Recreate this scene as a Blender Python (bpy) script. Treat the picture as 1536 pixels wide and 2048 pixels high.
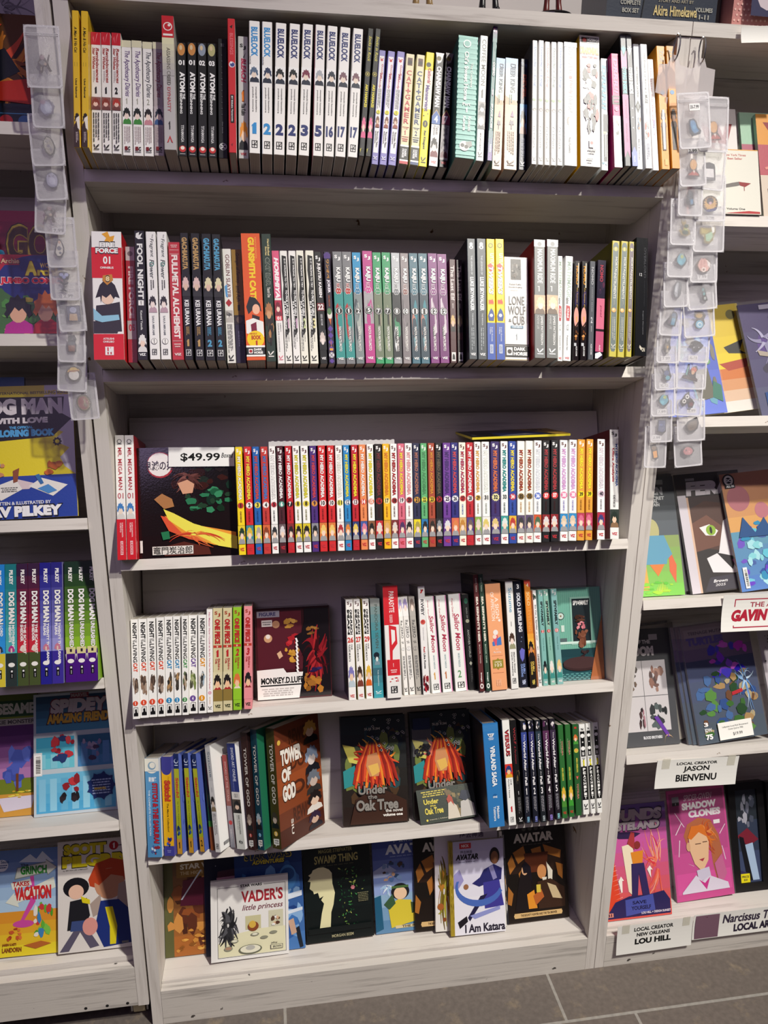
import bpy, math, random
from mathutils import Matrix, Vector

# ---------------------------------------------------------------- scene, camera, light
for o in list(bpy.data.objects):
    bpy.data.objects.remove(o, do_unlink=True)
SC = bpy.context.scene
COL = SC.collection


def hexc(h):
    h = h.lstrip('#')
    if len(h) == 3:
        h = ''.join(c * 2 for c in h)
    out = []
    for i in (0, 2, 4):
        c = int(h[i:i + 2], 16) / 255
        out.append(c / 12.92 if c <= .04045 else ((c + .055) / 1.055) ** 2.4)
    return (*out, 1.0)


yaw, pitch, roll = math.radians(-8.789), math.radians(15.844), math.radians(.417)
fw = Vector((-math.sin(yaw) * math.cos(pitch), math.cos(yaw) * math.cos(pitch), -math.sin(pitch)))
rt = Vector((math.cos(yaw), math.sin(yaw), 0))
up = rt.cross(fw)
rt2 = math.cos(roll) * rt + math.sin(roll) * up
up2 = -math.sin(roll) * rt + math.cos(roll) * up
cam = bpy.data.cameras.new('camera')
cam.sensor_fit = 'VERTICAL'
cam.sensor_height = 36
cam.lens = 36 * 1511.87 / 2048
cam.clip_start = .01
cam_o = bpy.data.objects.new('camera', cam)
COL.objects.link(cam_o)
m = Matrix((rt2, up2, -fw)).transposed().to_4x4()
m.translation = (.2666, -1.312, 1.4988)
cam_o.matrix_world = m
SC.camera = cam_o

world = bpy.data.worlds.new('shop_ambience')
SC.world = world
world.use_nodes = True
world.node_tree.nodes['Background'].inputs[0].default_value = (.80, .66, .86, 1)
world.node_tree.nodes['Background'].inputs[1].default_value = .05


def area(name, loc, target, size, power, color, shape='DISK'):
    l = bpy.data.lights.new(name, 'AREA')
    l.shape = shape
    l.size = size
    l.energy = power
    l.color = color
    o = bpy.data.objects.new(name, l)
    COL.objects.link(o)
    o.location = loc
    o.rotation_euler = (Vector(target) - Vector(loc)).to_track_quat('-Z', 'Y').to_euler()
    return o


def spot(name, loc, target, angle, power, color, radius):
    l = bpy.data.lights.new(name, 'SPOT')
    l.energy = power
    l.color = color
    l.spot_size = math.radians(angle)
    l.spot_blend = 1
    l.shadow_soft_size = radius
    o = bpy.data.objects.new(name, l)
    COL.objects.link(o)
    o.location = loc
    o.rotation_euler = (Vector(target) - Vector(loc)).to_track_quat('-Z', 'Y').to_euler()
    return o


spot('ceiling_track_spot', (2.3, -2.6, 5.2), (.75, 0, .75), 44, 820, (1, .955, .875), .07)
spot('low_shelf_fill_spot', (1.6, -2.0, 3.5), (.55, 0, .05), 50, 300, (1, .945, .86), .06)  # added spot to brighten the lower shelves; no such lamp seen
area('violet_shade_fill', (-.5, -2.0, 2.7), (.3, 0, 1.0), 1.2, 7, (.78, .58, 1))  # fill lamp added to tint the shade violet; no such panel seen
SC.view_settings.view_transform = 'Standard'
SC.view_settings.look = 'None'
SC.view_settings.gamma = 1
SC.view_settings.use_curve_mapping = False
SC.view_settings.exposure = 0.0


# ---------------------------------------------------------------- materials
def new_mat(name):
    mt = bpy.data.materials.new(name)
    mt.use_nodes = True
    return mt, mt.node_tree.nodes, mt.node_tree.links, mt.node_tree.nodes['Principled BSDF']


MATS = {}


def plain(name, col, rough=.5, metal=0, spec=.5):
    if name in MATS:
        return MATS[name]
    mt, n, l, b = new_mat(name)
    b.inputs['Base Color'].default_value = hexc(col)
    b.inputs['Roughness'].default_value = rough
    b.inputs['Metallic'].default_value = metal
    b.inputs['Specular IOR Level'].default_value = spec
    nz = n.new('ShaderNodeTexNoise')
    nz.inputs['Scale'].default_value = 180
    bp = n.new('ShaderNodeBump')
    bp.inputs['Strength'].default_value = .06
    bp.inputs['Distance'].default_value = .001
    l.new(nz.outputs['Fac'], bp.inputs['Height'])
    l.new(bp.outputs['Normal'], b.inputs['Normal'])
    MATS[name] = mt
    return mt


def printed(name, rough, spec=.5):
    """Ink on paper: the colours are the print itself, kept in the face colours."""
    mt, n, l, b = new_mat(name)
    a = n.new('ShaderNodeVertexColor')
    a.layer_name = 'Col'
    nz = n.new('ShaderNodeTexNoise')
    nz.inputs['Scale'].default_value = 60
    nz.inputs['Detail'].default_value = 3
    bp = n.new('ShaderNodeBump')
    bp.inputs['Strength'].default_value = .05
    bp.inputs['Distance'].default_value = .002
    l.new(nz.outputs['Fac'], bp.inputs['Height'])
    l.new(bp.outputs['Normal'], b.inputs['Normal'])
    l.new(a.outputs['Color'], b.inputs['Base Color'])
    b.inputs['Roughness'].default_value = rough
    b.inputs['Specular IOR Level'].default_value = spec
    return mt


INK = printed('printed_cover', .36)
INK_MATTE = printed('printed_paper', .75, .2)
INK_GLOSS = printed('printed_foil', .12, .8)


def page_mat():
    mt, n, l, b = new_mat('page_edges')
    tc = n.new('ShaderNodeTexCoord')
    w = n.new('ShaderNodeTexNoise')
    mp = n.new('ShaderNodeMapping')
    mp.inputs['Scale'].default_value = (2600, 6, 6)
    l.new(tc.outputs['Object'], mp.inputs['Vector'])
    l.new(mp.outputs['Vector'], w.inputs['Vector'])
    w.inputs['Scale'].default_value = 1
    r = n.new('ShaderNodeValToRGB')
    r.color_ramp.elements[0].position = .3
    r.color_ramp.elements[0].color = hexc('8d857b')
    r.color_ramp.elements[1].position = .7
    r.color_ramp.elements[1].color = hexc('cfc7ba')
    l.new(w.outputs['Fac'], r.inputs['Fac'])
    l.new(r.outputs['Color'], b.inputs['Base Color'])
    b.inputs['Roughness'].default_value = .9
    return mt


PAGES = page_mat()


def paint_mat(name, base, dark, chip, streak=(1.2, 22, 22), chipamt=.735):
    """White-washed timber: long streaks, worn spots showing the wood."""
    mt, n, l, b = new_mat(name)
    tc = n.new('ShaderNodeTexCoord')
    mp = n.new('ShaderNodeMapping')
    mp.inputs['Scale'].default_value = streak
    l.new(tc.outputs['Object'], mp.inputs['Vector'])
    n1 = n.new('ShaderNodeTexNoise')
    n1.inputs['Scale'].default_value = 3.2
    n1.inputs['Detail'].default_value = 7
    n1.inputs['Roughness'].default_value = .62
    l.new(mp.outputs['Vector'], n1.inputs['Vector'])
    r1 = n.new('ShaderNodeValToRGB')
    r1.color_ramp.elements[0].position = .28
    r1.color_ramp.elements[0].color = hexc(dark)
    r1.color_ramp.elements[1].position = .47
    r1.color_ramp.elements[1].color = hexc(base)
    l.new(n1.outputs['Fac'], r1.inputs['Fac'])
    n2 = n.new('ShaderNodeTexNoise')
    n2.inputs['Scale'].default_value = 26
    n2.inputs['Detail'].default_value = 5
    l.new(tc.outputs['Object'], n2.inputs['Vector'])
    r2 = n.new('ShaderNodeValToRGB')
    r2.color_ramp.elements[0].position = chipamt
    r2.color_ramp.elements[0].color = (0, 0, 0, 1)
    r2.color_ramp.elements[1].position = chipamt + .02
    r2.color_ramp.elements[1].color = (1, 1, 1, 1)
    l.new(n2.outputs['Fac'], r2.inputs['Fac'])
    mx = n.new('ShaderNodeMixRGB')
    mx.inputs['Color2'].default_value = hexc(chip)
    l.new(r2.outputs['Color'], mx.inputs['Fac'])
    l.new(r1.outputs['Color'], mx.inputs['Color1'])
    l.new(mx.outputs['Color'], b.inputs['Base Color'])
    b.inputs['Roughness'].default_value = .62
    b.inputs['Specular IOR Level'].default_value = .3
    bp = n.new('ShaderNodeBump')
    bp.inputs['Strength'].default_value = .25
    bp.inputs['Distance'].default_value = .002
    l.new(n1.outputs['Fac'], bp.inputs['Height'])
    l.new(bp.outputs['Normal'], b.inputs['Normal'])
    return mt


PAINT = paint_mat('whitewashed_board', 'dcd6cf', 'b3aba4', '6b4a30')
PAINT_UP = paint_mat('whitewashed_upright', 'dcd6cf', 'b8b0a8', '7a5838', (22, 22, 1.2), .71)
KICK = paint_mat('scuffed_kickboard', 'd2ccc4', '8f8a84', '4d4844', (1.2, 30, 30), .70)


def floor_mat():
    mt, n, l, b = new_mat('slate_floor_tiles')
    tc = n.new('ShaderNodeTexCoord')
    mp = n.new('ShaderNodeMapping')
    mp.inputs['Location'].default_value = (-.414 + .0, .12, 0)
    l.new(tc.outputs['Object'], mp.inputs['Vector'])
    br = n.new('ShaderNodeTexBrick')
    br.inputs['Scale'].default_value = 1
    br.inputs['Brick Width'].default_value = .6
    br.inputs['Row Height'].default_value = .3
    br.inputs['Mortar Size'].default_value = .0035
    br.inputs['Mortar Smooth'].default_value = .2
    br.offset = .26
    br.offset_frequency = 2
    br.inputs['Color1'].default_value = hexc('6a615a')
    br.inputs['Color2'].default_value = hexc('625c58')
    br.inputs['Mortar'].default_value = hexc('97938c')
    l.new(mp.outputs['Vector'], br.inputs['Vector'])
    n1 = n.new('ShaderNodeTexNoise')
    n1.inputs['Scale'].default_value = 14
    n1.inputs['Detail'].default_value = 8
    n1.inputs['Roughness'].default_value = .7
    l.new(tc.outputs['Object'], n1.inputs['Vector'])
    r1 = n.new('ShaderNodeValToRGB')
    r1.color_ramp.elements[0].position = .56
    r1.color_ramp.elements[0].color = (0, 0, 0, 1)
    r1.color_ramp.elements[1].position = .78
    r1.color_ramp.elements[1].color = (.75, .75, .75, 1)
    l.new(n1.outputs['Fac'], r1.inputs['Fac'])
    mx = n.new('ShaderNodeMixRGB')
    mx.inputs['Color2'].default_value = hexc('a08e72')
    l.new(r1.outputs['Color'], mx.inputs['Fac'])
    l.new(br.outputs['Color'], mx.inputs['Color1'])
    n2 = n.new('ShaderNodeTexNoise')
    n2.inputs['Scale'].default_value = 90
    n2.inputs['Detail'].default_value = 4
    l.new(tc.outputs['Object'], n2.inputs['Vector'])
    m2 = n.new('ShaderNodeMixRGB')
    m2.blend_type = 'OVERLAY'
    m2.inputs['Fac'].default_value = .35
    l.new(mx.outputs['Color'], m2.inputs['Color1'])
    l.new(n2.outputs['Fac'], m2.inputs['Color2'])
    l.new(m2.outputs['Color'], b.inputs['Base Color'])
    b.inputs['Roughness'].default_value = .55
    bp = n.new('ShaderNodeBump')
    bp.inputs['Strength'].default_value = .2
    bp.inputs['Distance'].default_value = .002
    l.new(br.outputs['Fac'], bp.inputs['Height'])
    bp.invert = True
    l.new(bp.outputs['Normal'], b.inputs['Normal'])
    return mt


def plastic_mat(name, white, rough, tint='f4f2f6', bump=.35):
    """Soft clear pouch film: part see-through, part milky gloss."""
    mt, n, l, b = new_mat(name)
    b.inputs['Base Color'].default_value = hexc(tint)
    b.inputs['Roughness'].default_value = rough
    b.inputs['Specular IOR Level'].default_value = .7
    nz = n.new('ShaderNodeTexNoise')
    nz.inputs['Scale'].default_value = 45
    nz.inputs['Distortion'].default_value = 1.2
    bp = n.new('ShaderNodeBump')
    bp.inputs['Strength'].default_value = bump
    bp.inputs['Distance'].default_value = .004
    l.new(nz.outputs['Fac'], bp.inputs['Height'])
    l.new(bp.outputs['Normal'], b.inputs['Normal'])
    tr = n.new('ShaderNodeBsdfTransparent')
    ms = n.new('ShaderNodeMixShader')
    ms.inputs[0].default_value = white
    l.new(tr.outputs[0], ms.inputs[1])
    l.new(b.outputs[0], ms.inputs[2])
    l.new(ms.outputs[0], n['Material Output'].inputs['Surface'])
    return mt


POUCH = plastic_mat('frosted_pouch_film', .30, .12)
SEAL = plastic_mat('pouch_seal_rim', .55, .3)
SLEEVE = plastic_mat('clear_comic_sleeve', .045, .06, 'ffffff', .2)
HANGER = plastic_mat('milky_hanger_card', .42, .35, 'f3ecec', .02)


# ---------------------------------------------------------------- mesh building
class MB:
    def __init__(self):
        self.v, self.f, self.c, self.s = [], [], [], []

    def poly(self, pts, col='fff', slot=0):
        b = len(self.v)
        self.v += [tuple(p) for p in pts]
        self.f.append(tuple(range(b, b + len(pts))))
        self.c.append(hexc(col))
        self.s.append(slot)

    def mesh(self, pts, faces, col='fff', slot=0):
        b = len(self.v)
        self.v += [tuple(p) for p in pts]
        cc = hexc(col)
        for f in faces:
            self.f.append(tuple(i + b for i in f))
            self.c.append(cc)
            self.s.append(slot)

    def box(self, a, b, col='fff', slot=0, M=None):
        (x0, y0, z0), (x1, y1, z1) = a, b
        p = [(x, y, z) for z in (z0, z1) for y in (y0, y1) for x in (x0, x1)]
        if M is not None:
            p = [tuple(M @ Vector(q)) for q in p]
        self.mesh(p, [(0, 2, 3, 1), (4, 5, 7, 6), (0, 1, 5, 4), (2, 6, 7, 3), (0, 4, 6, 2), (1, 3, 7, 5)], col, slot)

    def prism(self, prof, z0, z1, cols, slot=0):
        """prof: (x, y) outline; cols: one colour per side, then bottom/top."""
        n = len(prof)
        for i in range(n):
            (xa, ya), (xb, yb) = prof[i], prof[(i + 1) % n]
            self.poly([(xa, ya, z0), (xb, yb, z0), (xb, yb, z1), (xa, ya, z1)], cols[i] if isinstance(cols, list) else cols, slot)
        cap = cols[-1] if isinstance(cols, list) else cols
        self.poly([(x, y, z1) for x, y in prof], cap, slot)
        self.poly([(x, y, z0) for x, y in reversed(prof)], cap, slot)

    def tube(self, pts, r, col='fff', slot=0, n=8, closed=False):
        pts = [Vector(p) for p in pts]
        rings = []
        for i, p in enumerate(pts):
            a = pts[max(0, i - 1)]
            c = pts[min(len(pts) - 1, i + 1)]
            t = (c - a).normalized() if (c - a).length > 1e-9 else Vector((0, 0, 1))
            s = t.cross(Vector((0, 1, 0)))
            if s.length < .05:
                s = t.cross(Vector((1, 0, 0)))
            s.normalize()
            w = t.cross(s)
            rr = r[i] if isinstance(r, (list, tuple)) else r
            rings.append([p + rr * (math.cos(2 * math.pi * k / n) * s + math.sin(2 * math.pi * k / n) * w) for k in range(n)])
        vv = [q for g in rings for q in g]
        ff = []
        for i in range(len(pts) - 1):
            for k in range(n):
                ff.append((i * n + k, i * n + (k + 1) % n, (i + 1) * n + (k + 1) % n, (i + 1) * n + k))
        ff += [tuple(range(n - 1, -1, -1)), tuple((len(pts) - 1) * n + k for k in range(n))]
        self.mesh(vv, ff, col, slot)

    def build(self, name, mats, parent=None, smooth=False):
        me = bpy.data.meshes.new(name)
        me.from_pydata(self.v, [], self.f)
        a = me.color_attributes.new('Col', 'FLOAT_COLOR', 'CORNER')
        buf = []
        for f, c in zip(self.f, self.c):
            buf += list(c) * len(f)
        a.data.foreach_set('color', buf)
        for mt in (mats if isinstance(mats, (list, tuple)) else [mats]):
            me.materials.append(mt)
        me.polygons.foreach_set('material_index', self.s)
        if smooth:
            me.polygons.foreach_set('use_smooth', [True] * len(self.f))
        me.update()
        o = bpy.data.objects.new(name, me)
        COL.objects.link(o)
        if parent is not None:
            o.parent = parent
        return o


def tag(o, label, cat, group=None, kind=None):
    if label:
        o['label'] = label
    if cat:
        o['category'] = cat
    if group:
        o['group'] = group
    if kind:
        o['kind'] = kind
    return o


def empty(name, label, cat, M, group=None):
    o = bpy.data.objects.new(name, None)
    o.empty_display_size = .02
    COL.objects.link(o)
    o.matrix_world = M
    return tag(o, label, cat, group)


# ---------------------------------------------------------------- lettering and print
GLYPH = {}


def glyphs(s, bold, shear):
    k = (s, bold, shear)
    if s == '1':
        t = .03 * min(bold, 5)
        return [(.36 - t, 0), (.36 - t, .74), (.12, .6), (.12, .76), (.46, 1), (.6 + t, 1), (.6 + t, 0)], [(0, 1, 4, 5, 6), (1, 2, 3, 4)]
    if k not in GLYPH:
        c = bpy.data.curves.new('lettering', 'FONT')
        c.body = s
        c.size = 1
        c.offset = min(bold, 7) * .0105
        c.shear = shear
        c.resolution_u = 3
        o = bpy.data.objects.new('lettering', c)
        me = o.to_mesh()
        vs = [(v.co.x, v.co.y) for v in me.vertices]
        fs = [tuple(p.vertices) for p in me.polygons]
        o.to_mesh_clear()
        bpy.data.objects.remove(o)
        bpy.data.curves.remove(c)
        x0, x1 = min(v[0] for v in vs), max(v[0] for v in vs)
        y0, y1 = min(v[1] for v in vs), max(v[1] for v in vs)
        GLYPH[k] = ([((x - x0) / (x1 - x0), (y - y0) / (y1 - y0)) for x, y in vs], fs)
    return GLYPH[k]


# print operations, in u (0 left .. 1 right) and v (0 top .. 1 bottom) of a face
def R(u0, v0, u1, v1, c): return [('p', [(u0, v0), (u1, v0), (u1, v1), (u0, v1)], c)]
def P(c, *pts): return [('p', list(pts), c)]
def E(cu, cv, ru, rv, c, n=22): return [('p', [(cu + ru * math.cos(2 * math.pi * i / n), cv + rv * math.sin(2 * math.pi * i / n)) for i in range(n)], c)]
def C(cu, cv, r, c, n=20): return [('c', cu, cv, r, c, n, 1.0)]
def BURST(cu, cv, r, c, n=11): return [('c', cu, cv, r, c, n * 2, .74)]
def V(s, u0, v0, u1, v1, c, b=1, sh=0): return [('t', s, u0, v0, u1, v1, c, b, sh, 1)]
def H(s, u0, v0, u1, v1, c, b=1, sh=0): return [('t', s, u0, v0, u1, v1, c, b, sh, 0)]


def VO(s, u0, v0, u1, v1, c, oc, b=1, sh=0):
    return V(s, u0 - .03, v0 - .003, u1 + .03, v1 + .003, oc, b + 3, sh) + V(s, u0, v0, u1, v1, c, b, sh)


def HO(s, u0, v0, u1, v1, c, oc, b=1, sh=0):
    e = .012
    return H(s, u0 - e, v0 - e * .7, u1 + e, v1 + e * .7, oc, b + 2.5, sh) + H(s, u0, v0, u1, v1, c, b, sh)


def STACK(s, u0, v0, u1, v1, c, b=2):
    """Upright letters set one under another."""
    n = len(s)
    out = []
    for i, ch in enumerate(s):
        if ch != ' ':
            a = v0 + (v1 - v0) * i / n
            out += H(ch, u0, a, u1, a + (v1 - v0) / n * .8, c, b)
    return out


def GRAD(u0, v0, u1, v1, c0, c1, n=8):
    a = [int(c0[i:i + 2], 16) for i in (0, 2, 4)]
    b = [int(c1[i:i + 2], 16) for i in (0, 2, 4)]
    out = []
    for i in range(n):
        t = i / (n - 1)
        c = ''.join('%02x' % round(p + (q - p) * t) for p, q in zip(a, b))
        out += R(u0, v0 + (v1 - v0) * i / n, u1, v0 + (v1 - v0) * (i + 1) / n, c)
    return out


def ART(u0, v0, u1, v1, bg, hair, skin, body, seed=1):
    """A small plain portrait patch: backdrop, shoulders, head, hair; no particular character."""
    rnd = random.Random(seed)
    w, h = u1 - u0, v1 - v0
    q = lambda a, b: (u0 + w * a, v0 + h * b)
    o = R(u0, v0, u1, v1, bg) if bg else []
    o += P(body, q(.04, 1), q(.1, .8), q(.35, .68), q(.65, .68), q(.9, .8), q(.97, 1))
    cx, cy = .5 + rnd.uniform(-.06, .06), .5
    o += P(skin, *[q(cx + .26 * math.cos(t), cy + .25 * math.sin(t)) for t in [2 * math.pi * i / 14 for i in range(14)]])
    top = []
    for i in range(15):
        t = math.pi * (1.12 - 1.24 * i / 14)
        k = 1.0 if i % 2 else rnd.uniform(.78, .9)
        top.append(q(min(.99, max(.01, cx + .42 * k * math.cos(t))), max(.02, cy - .43 * k * math.sin(t))))
    low = [q(cx + .22, .5), q(cx + .12, .4), q(cx + .02, .47), q(cx - .1, .38), q(cx - .2, .5)]
    o += P(hair, *(top + low))
    return o


def BLOBS(u0, v0, u1, v1, cols, n=14, seed=3, s=.3):
    """Loose painterly patches inside a box."""
    rnd = random.Random(seed)
    o = []
    for i in range(n):
        ru, rv = (u1 - u0) * s * rnd.uniform(.35, 1) * .5, (v1 - v0) * s * rnd.uniform(.35, 1) * .5
        cu, cv = rnd.uniform(u0 + ru, u1 - ru), rnd.uniform(v0 + rv, v1 - rv)
        k = rnd.choice((5, 6, 7, 9))
        ph = rnd.uniform(0, 6)
        o += [('p', [(cu + ru * rnd.uniform(.6, 1) * math.cos(ph + 2 * math.pi * j / k), cv + rv * rnd.uniform(.6, 1) * math.sin(ph + 2 * math.pi * j / k)) for j in range(k)], cols[i % len(cols)])]
    return o


def LINES(u0, v0, u1, v1, n, c, seed=1):
    """Small print: ragged lines of type running down a spine."""
    rnd = random.Random(seed)
    o = []
    w = (u1 - u0) / n
    for i in range(n):
        a = u0 + w * i + w * .2
        p = v0
        end = v1 - (v1 - v0) * rnd.uniform(0, .25)
        while p < end:
            q = min(end, p + (v1 - v0) * rnd.uniform(.06, .2))
            o += R(a, p, a + w * .5, q, c)
            p = q + (v1 - v0) * .03
    return o


def HLINES(u0, v0, u1, v1, n, c, seed=1):
    rnd = random.Random(seed)
    o = []
    w = (v1 - v0) / n
    for i in range(n):
        a = v0 + w * i + w * .2
        k = rnd.uniform(0, .12) * (u1 - u0)
        p = u0 + k
        while p < u1 - k:
            q = min(u1 - k, p + (u1 - u0) * rnd.uniform(.06, .2))
            o += R(p, a, q, a + w * .5, c)
            p = q + (u1 - u0) * .03
    return o


def BAR(u0, v0, u1, v1, horiz=True, seed=2):
    rnd = random.Random(seed)
    o = R(u0, v0, u1, v1, 'f4f4f0')
    t = .06
    while t < .92:
        k = rnd.choice((.02, .03, .05))
        if horiz:
            o += R(u0 + (u1 - u0) * t, v0 + (v1 - v0) * .1, u0 + (u1 - u0) * (t + k), v0 + (v1 - v0) * .8, '111')
        else:
            o += R(u0 + (u1 - u0) * .2, v0 + (v1 - v0) * t, u0 + (u1 - u0) * .9, v0 + (v1 - v0) * (t + k), '111')
        t += k + rnd.choice((.02, .035))
    return o


def KOD(v, c, u0=.22, u1=.78, dv=.055):
    """Framed three-stroke press mark."""
    w = .07
    m = dv * w * 1.1
    o = R(u0, v, u1, v + m, c) + R(u0, v + dv - m, u1, v + dv, c) + R(u0, v, u0 + w, v + dv, c) + R(u1 - w, v, u1, v + dv, c)
    um = u0 + (u1 - u0) * .4
    o += R(um, v, um + w * .8, v + dv, c) + R(u0, v + dv * .55, u1, v + dv * .55 + m, c)
    o += P(c, (um, v + dv * .6), (u1 - w, v), (u1, v), (um + w, v + dv * .65))
    return o


def VIZ(v, c, dv=.02): return H('VIZ', .2, v, .82, v + dv, c, 4)
def SJ(v, c, dv=.045): return H('S', .18, v, .5, v + dv * .62, c, 4) + H('J', .5, v + dv * .35, .8, v + dv, c, 4)


def YEN(v, c, dv=.045):
    """Looping pen-stroke press mark."""
    return P(c, (.2, v), (.34, v + dv * .1), (.4, v + dv * .6), (.34, v + dv * .7), (.24, v + dv * .3)) + P(c, (.4, v + dv * .6), (.7, v + dv * .05), (.82, v), (.76, v + dv * .25), (.46, v + dv * .75)) + R(.24, v + dv * .84, .8, v + dv, c)


EPS = 3e-5


def draw(mb, ops, O, U, Dn, Nn, slot=0, base=1.2e-4):
    """Lay print operations on the face with top-left corner O, full width U, full height Dn (down) and outward normal Nn."""
    O, U, Dn, Nn = Vector(O), Vector(U), Vector(Dn), Vector(Nn).normalized()
    asp = U.length / Dn.length
    for k, op in enumerate(ops):
        off = O + Nn * (base + EPS * k)
        if op[0] == 'p':
            mb.poly([off + U * min(1, max(0, u)) + Dn * min(1, max(0, v)) for u, v in op[1]], op[2], slot)
        elif op[0] == 'c':
            _, cu, cv, r, c, n, inner = op
            pts = []
            for i in range(n):
                t = 2 * math.pi * i / n
                rr = r * (1 if i % 2 == 0 else inner)
                pts.append(off + U * min(1, max(0, cu + rr * math.cos(t))) + Dn * min(1, max(0, cv + rr * asp * math.sin(t))))
            mb.poly(pts, c, slot)
        else:
            _, s, u0, v0, u1, v1, c, b, sh, rot = op
            vs, fs = glyphs(s, b, sh)
            if rot:
                pts = [off + U * (u0 + (u1 - u0) * y) + Dn * (v0 + (v1 - v0) * x) for x, y in vs]
            else:
                pts = [off + U * (u0 + (u1 - u0) * x) + Dn * (v1 + (v0 - v1) * y) for x, y in vs]
            mb.mesh(pts, fs, c, slot)


# ---------------------------------------------------------------- shelf frames
TILT = math.radians(18)


def frame(z, tilt=TILT):
    """Local x along the shelf, y into it, z square to it; origin on the shelf's front edge."""
    return Matrix.Translation((0, 0, z)) @ Matrix.Rotation(-tilt, 4, 'X')


def book(F, x, d, T, h, s, spine, label, base='f2f0ec', D=None, left=None, right=None, rot=0, hard=False,
         group='paperbacks', name='book', cover=None, mat=None, back=.1, leftops=None):
    """A book standing spine out. cover: print on its +x face when that shows."""
    a = math.atan2(s, h)
    hh = math.hypot(s, h)
    if D is None:
        D = .127 if h < .198 else .146
    if back is not None:
        D = min(D, max(.07, (back - d) / math.cos(math.radians(rot)) - .002))
    M = F @ Matrix.Translation((x, d, .0004 + (T * math.sin(a) if a > 0 else 0))) @ Matrix.Rotation(a, 4, 'Y') @ Matrix.Rotation(math.radians(rot), 4, 'Z')
    r = empty(name, label, 'book', M, group)
    left = left or base
    right = right or base
    mb = MB()
    e = min(.0009, T * .12)
    t = .0022 if hard else .0007
    prof = [(e, 0), (T - e, 0), (T, e), (T, D), (T - t, D), (T - t, t + e), (t, t + e), (t, D), (0, D), (0, e)]
    cols = [base, base, right, right, right, 'ddd8cf', left, left, left, base, base]
    mb.prism(prof, 0, hh, cols)
    draw(mb, spine, (0, 0, hh), (T, 0, 0), (0, 0, -hh), (0, -1, 0))
    if cover:
        draw(mb, cover, (T, 0, hh), (0, D, 0), (0, 0, -hh), (1, 0, 0))
    if leftops:
        draw(mb, leftops, (0, D, hh), (0, -D, 0), (0, 0, -hh), (-1, 0, 0))
    mb.build('cover', mat or INK, r)
    pb = MB()
    g = .003 if hard else .0003
    pb.box((t, t + e + .0003, g), (T - t, D - (.004 if hard else .0006), hh - g))
    pb.build('page_block', PAGES, r)
    return r


def faceout(F, x, d, w, h, T, ops, label, base='222', lb=0, rot=0, rollx=0, name='book', cat='book', group=None,
            spinecol=None, mat=None, sleeve=False, hard=False, lift=0, spineops=None, pages=True):
    """A book, comic or box standing with its front to the room; lb leans its top back, rollx tips it sideways."""
    if sleeve:
        lift += .0008
    if rollx > 0:
        lift += w * rollx / h
    if lb > 0:
        lift += T * math.sin(math.radians(lb))
    M = F @ Matrix.Translation((x, d, .0006 + lift)) @ Matrix.Rotation(math.radians(rot), 4, 'Z') @ Matrix.Rotation(-math.radians(lb), 4, 'X') @ Matrix.Rotation(math.atan2(rollx, h), 4, 'Y')
    r = empty(name, label, cat, M, group)
    mb = MB()
    sc = spinecol or base
    if pages and T > .003:
        t = .0022 if hard else .0006
        prof = [(0, 0), (w, 0), (w, t), (t, t), (t, T - t), (w, T - t), (w, T), (0, T)]
        mb.prism(prof, 0, h, [base, base, base, 'ddd8cf', base, base, base, sc, base])
        pb = MB()
        g = .003 if hard else .0003
        pb.box((t, t, g), (w - (.003 if hard else .0005), T - t, h - g))
        pb.build('page_block', PAGES, r)
    else:
        mb.box((0, 0, 0), (w, T, h), base)
    draw(mb, ops, (0, 0, h), (w, 0, 0), (0, 0, -h), (0, -1, 0))
    if spineops:
        draw(mb, spineops, (0, T, h), (0, -T, 0), (0, 0, -h), (-1, 0, 0))
    mb.build('cover', mat or INK, r)
    if sleeve:
        k = MB()
        k.box((-.003, -.0008, 0), (w + .003, T + .0006, h + .006))
        k.build('clear_sleeve', SLEEVE, r)
    return r


# ---------------------------------------------------------------- the room
fl = MB()
fl.poly([(-2.6, -3.2, 0), (3.6, -3.2, 0), (3.6, .4, 0), (-2.6, .4, 0)], '666')
tag(fl.build('floor', floor_mat()), None, None, None, 'structure')
wl = MB()
wl.box((-2.6, .26, 0), (3.6, .32, 3.2), 'cfcac6')
tag(wl.build('wall_back', plain('painted_plaster', 'd6d0cc', .8)), None, None, None, 'structure')


def bookcase(x0, W, shelves, z0, base_z, kick, label, boards, side=.0215, top=1.934):
    r = empty('bookcase', label, 'bookcase', Matrix.Translation((x0, 0, 0)))

    def part(name, mb, mt, M=None):
        o = mb.build(name, mt, r)
        if M is not None:
            o.matrix_local = M
        return o
    for a in (-side, W):
        b = MB()
        b.box((a, 0, z0), (a + side, .225, top - .022))
        part('side_panel', b, PAINT_UP)
    t = MB()
    t.box((-side, -.003, top - .0205), (W + side, .225, top))
    part('top_board', t, PAINT)
    k = MB()
    k.box((.0006, 0, kick[0]), (W - .0006, .018, kick[1]))
    part('kick_board', k, KICK)
    b = MB()
    b.box((.0006, .0, -.016), (W - .0006, .118, 0))
    part('base_shelf', b, PAINT, Matrix.Translation((0, .0215, base_z)) @ Matrix.Rotation(math.radians(-4), 4, 'X'))
    b = MB()
    b.box((.0004, .214, z0 + .01), (W - .0004, .224, top - .022))
    part('rear_panel', b, PAINT)
    for z, bh in zip(shelves + [base_z], boards):
        F = frame(z)
        if z != base_z:
            s = MB()
            s.box((.0008, 0, -.0195), (W - .0008, .104, 0))
            part('shelf', s, PAINT, F)
        s = MB()
        yb = .1045 if z != base_z else .121
        s.box((.004, yb, -.018), (W - .004, yb + .0095, bh if z != base_z else min(bh, .265)))
        part('back_board', s, PAINT, F)
    return r


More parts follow.
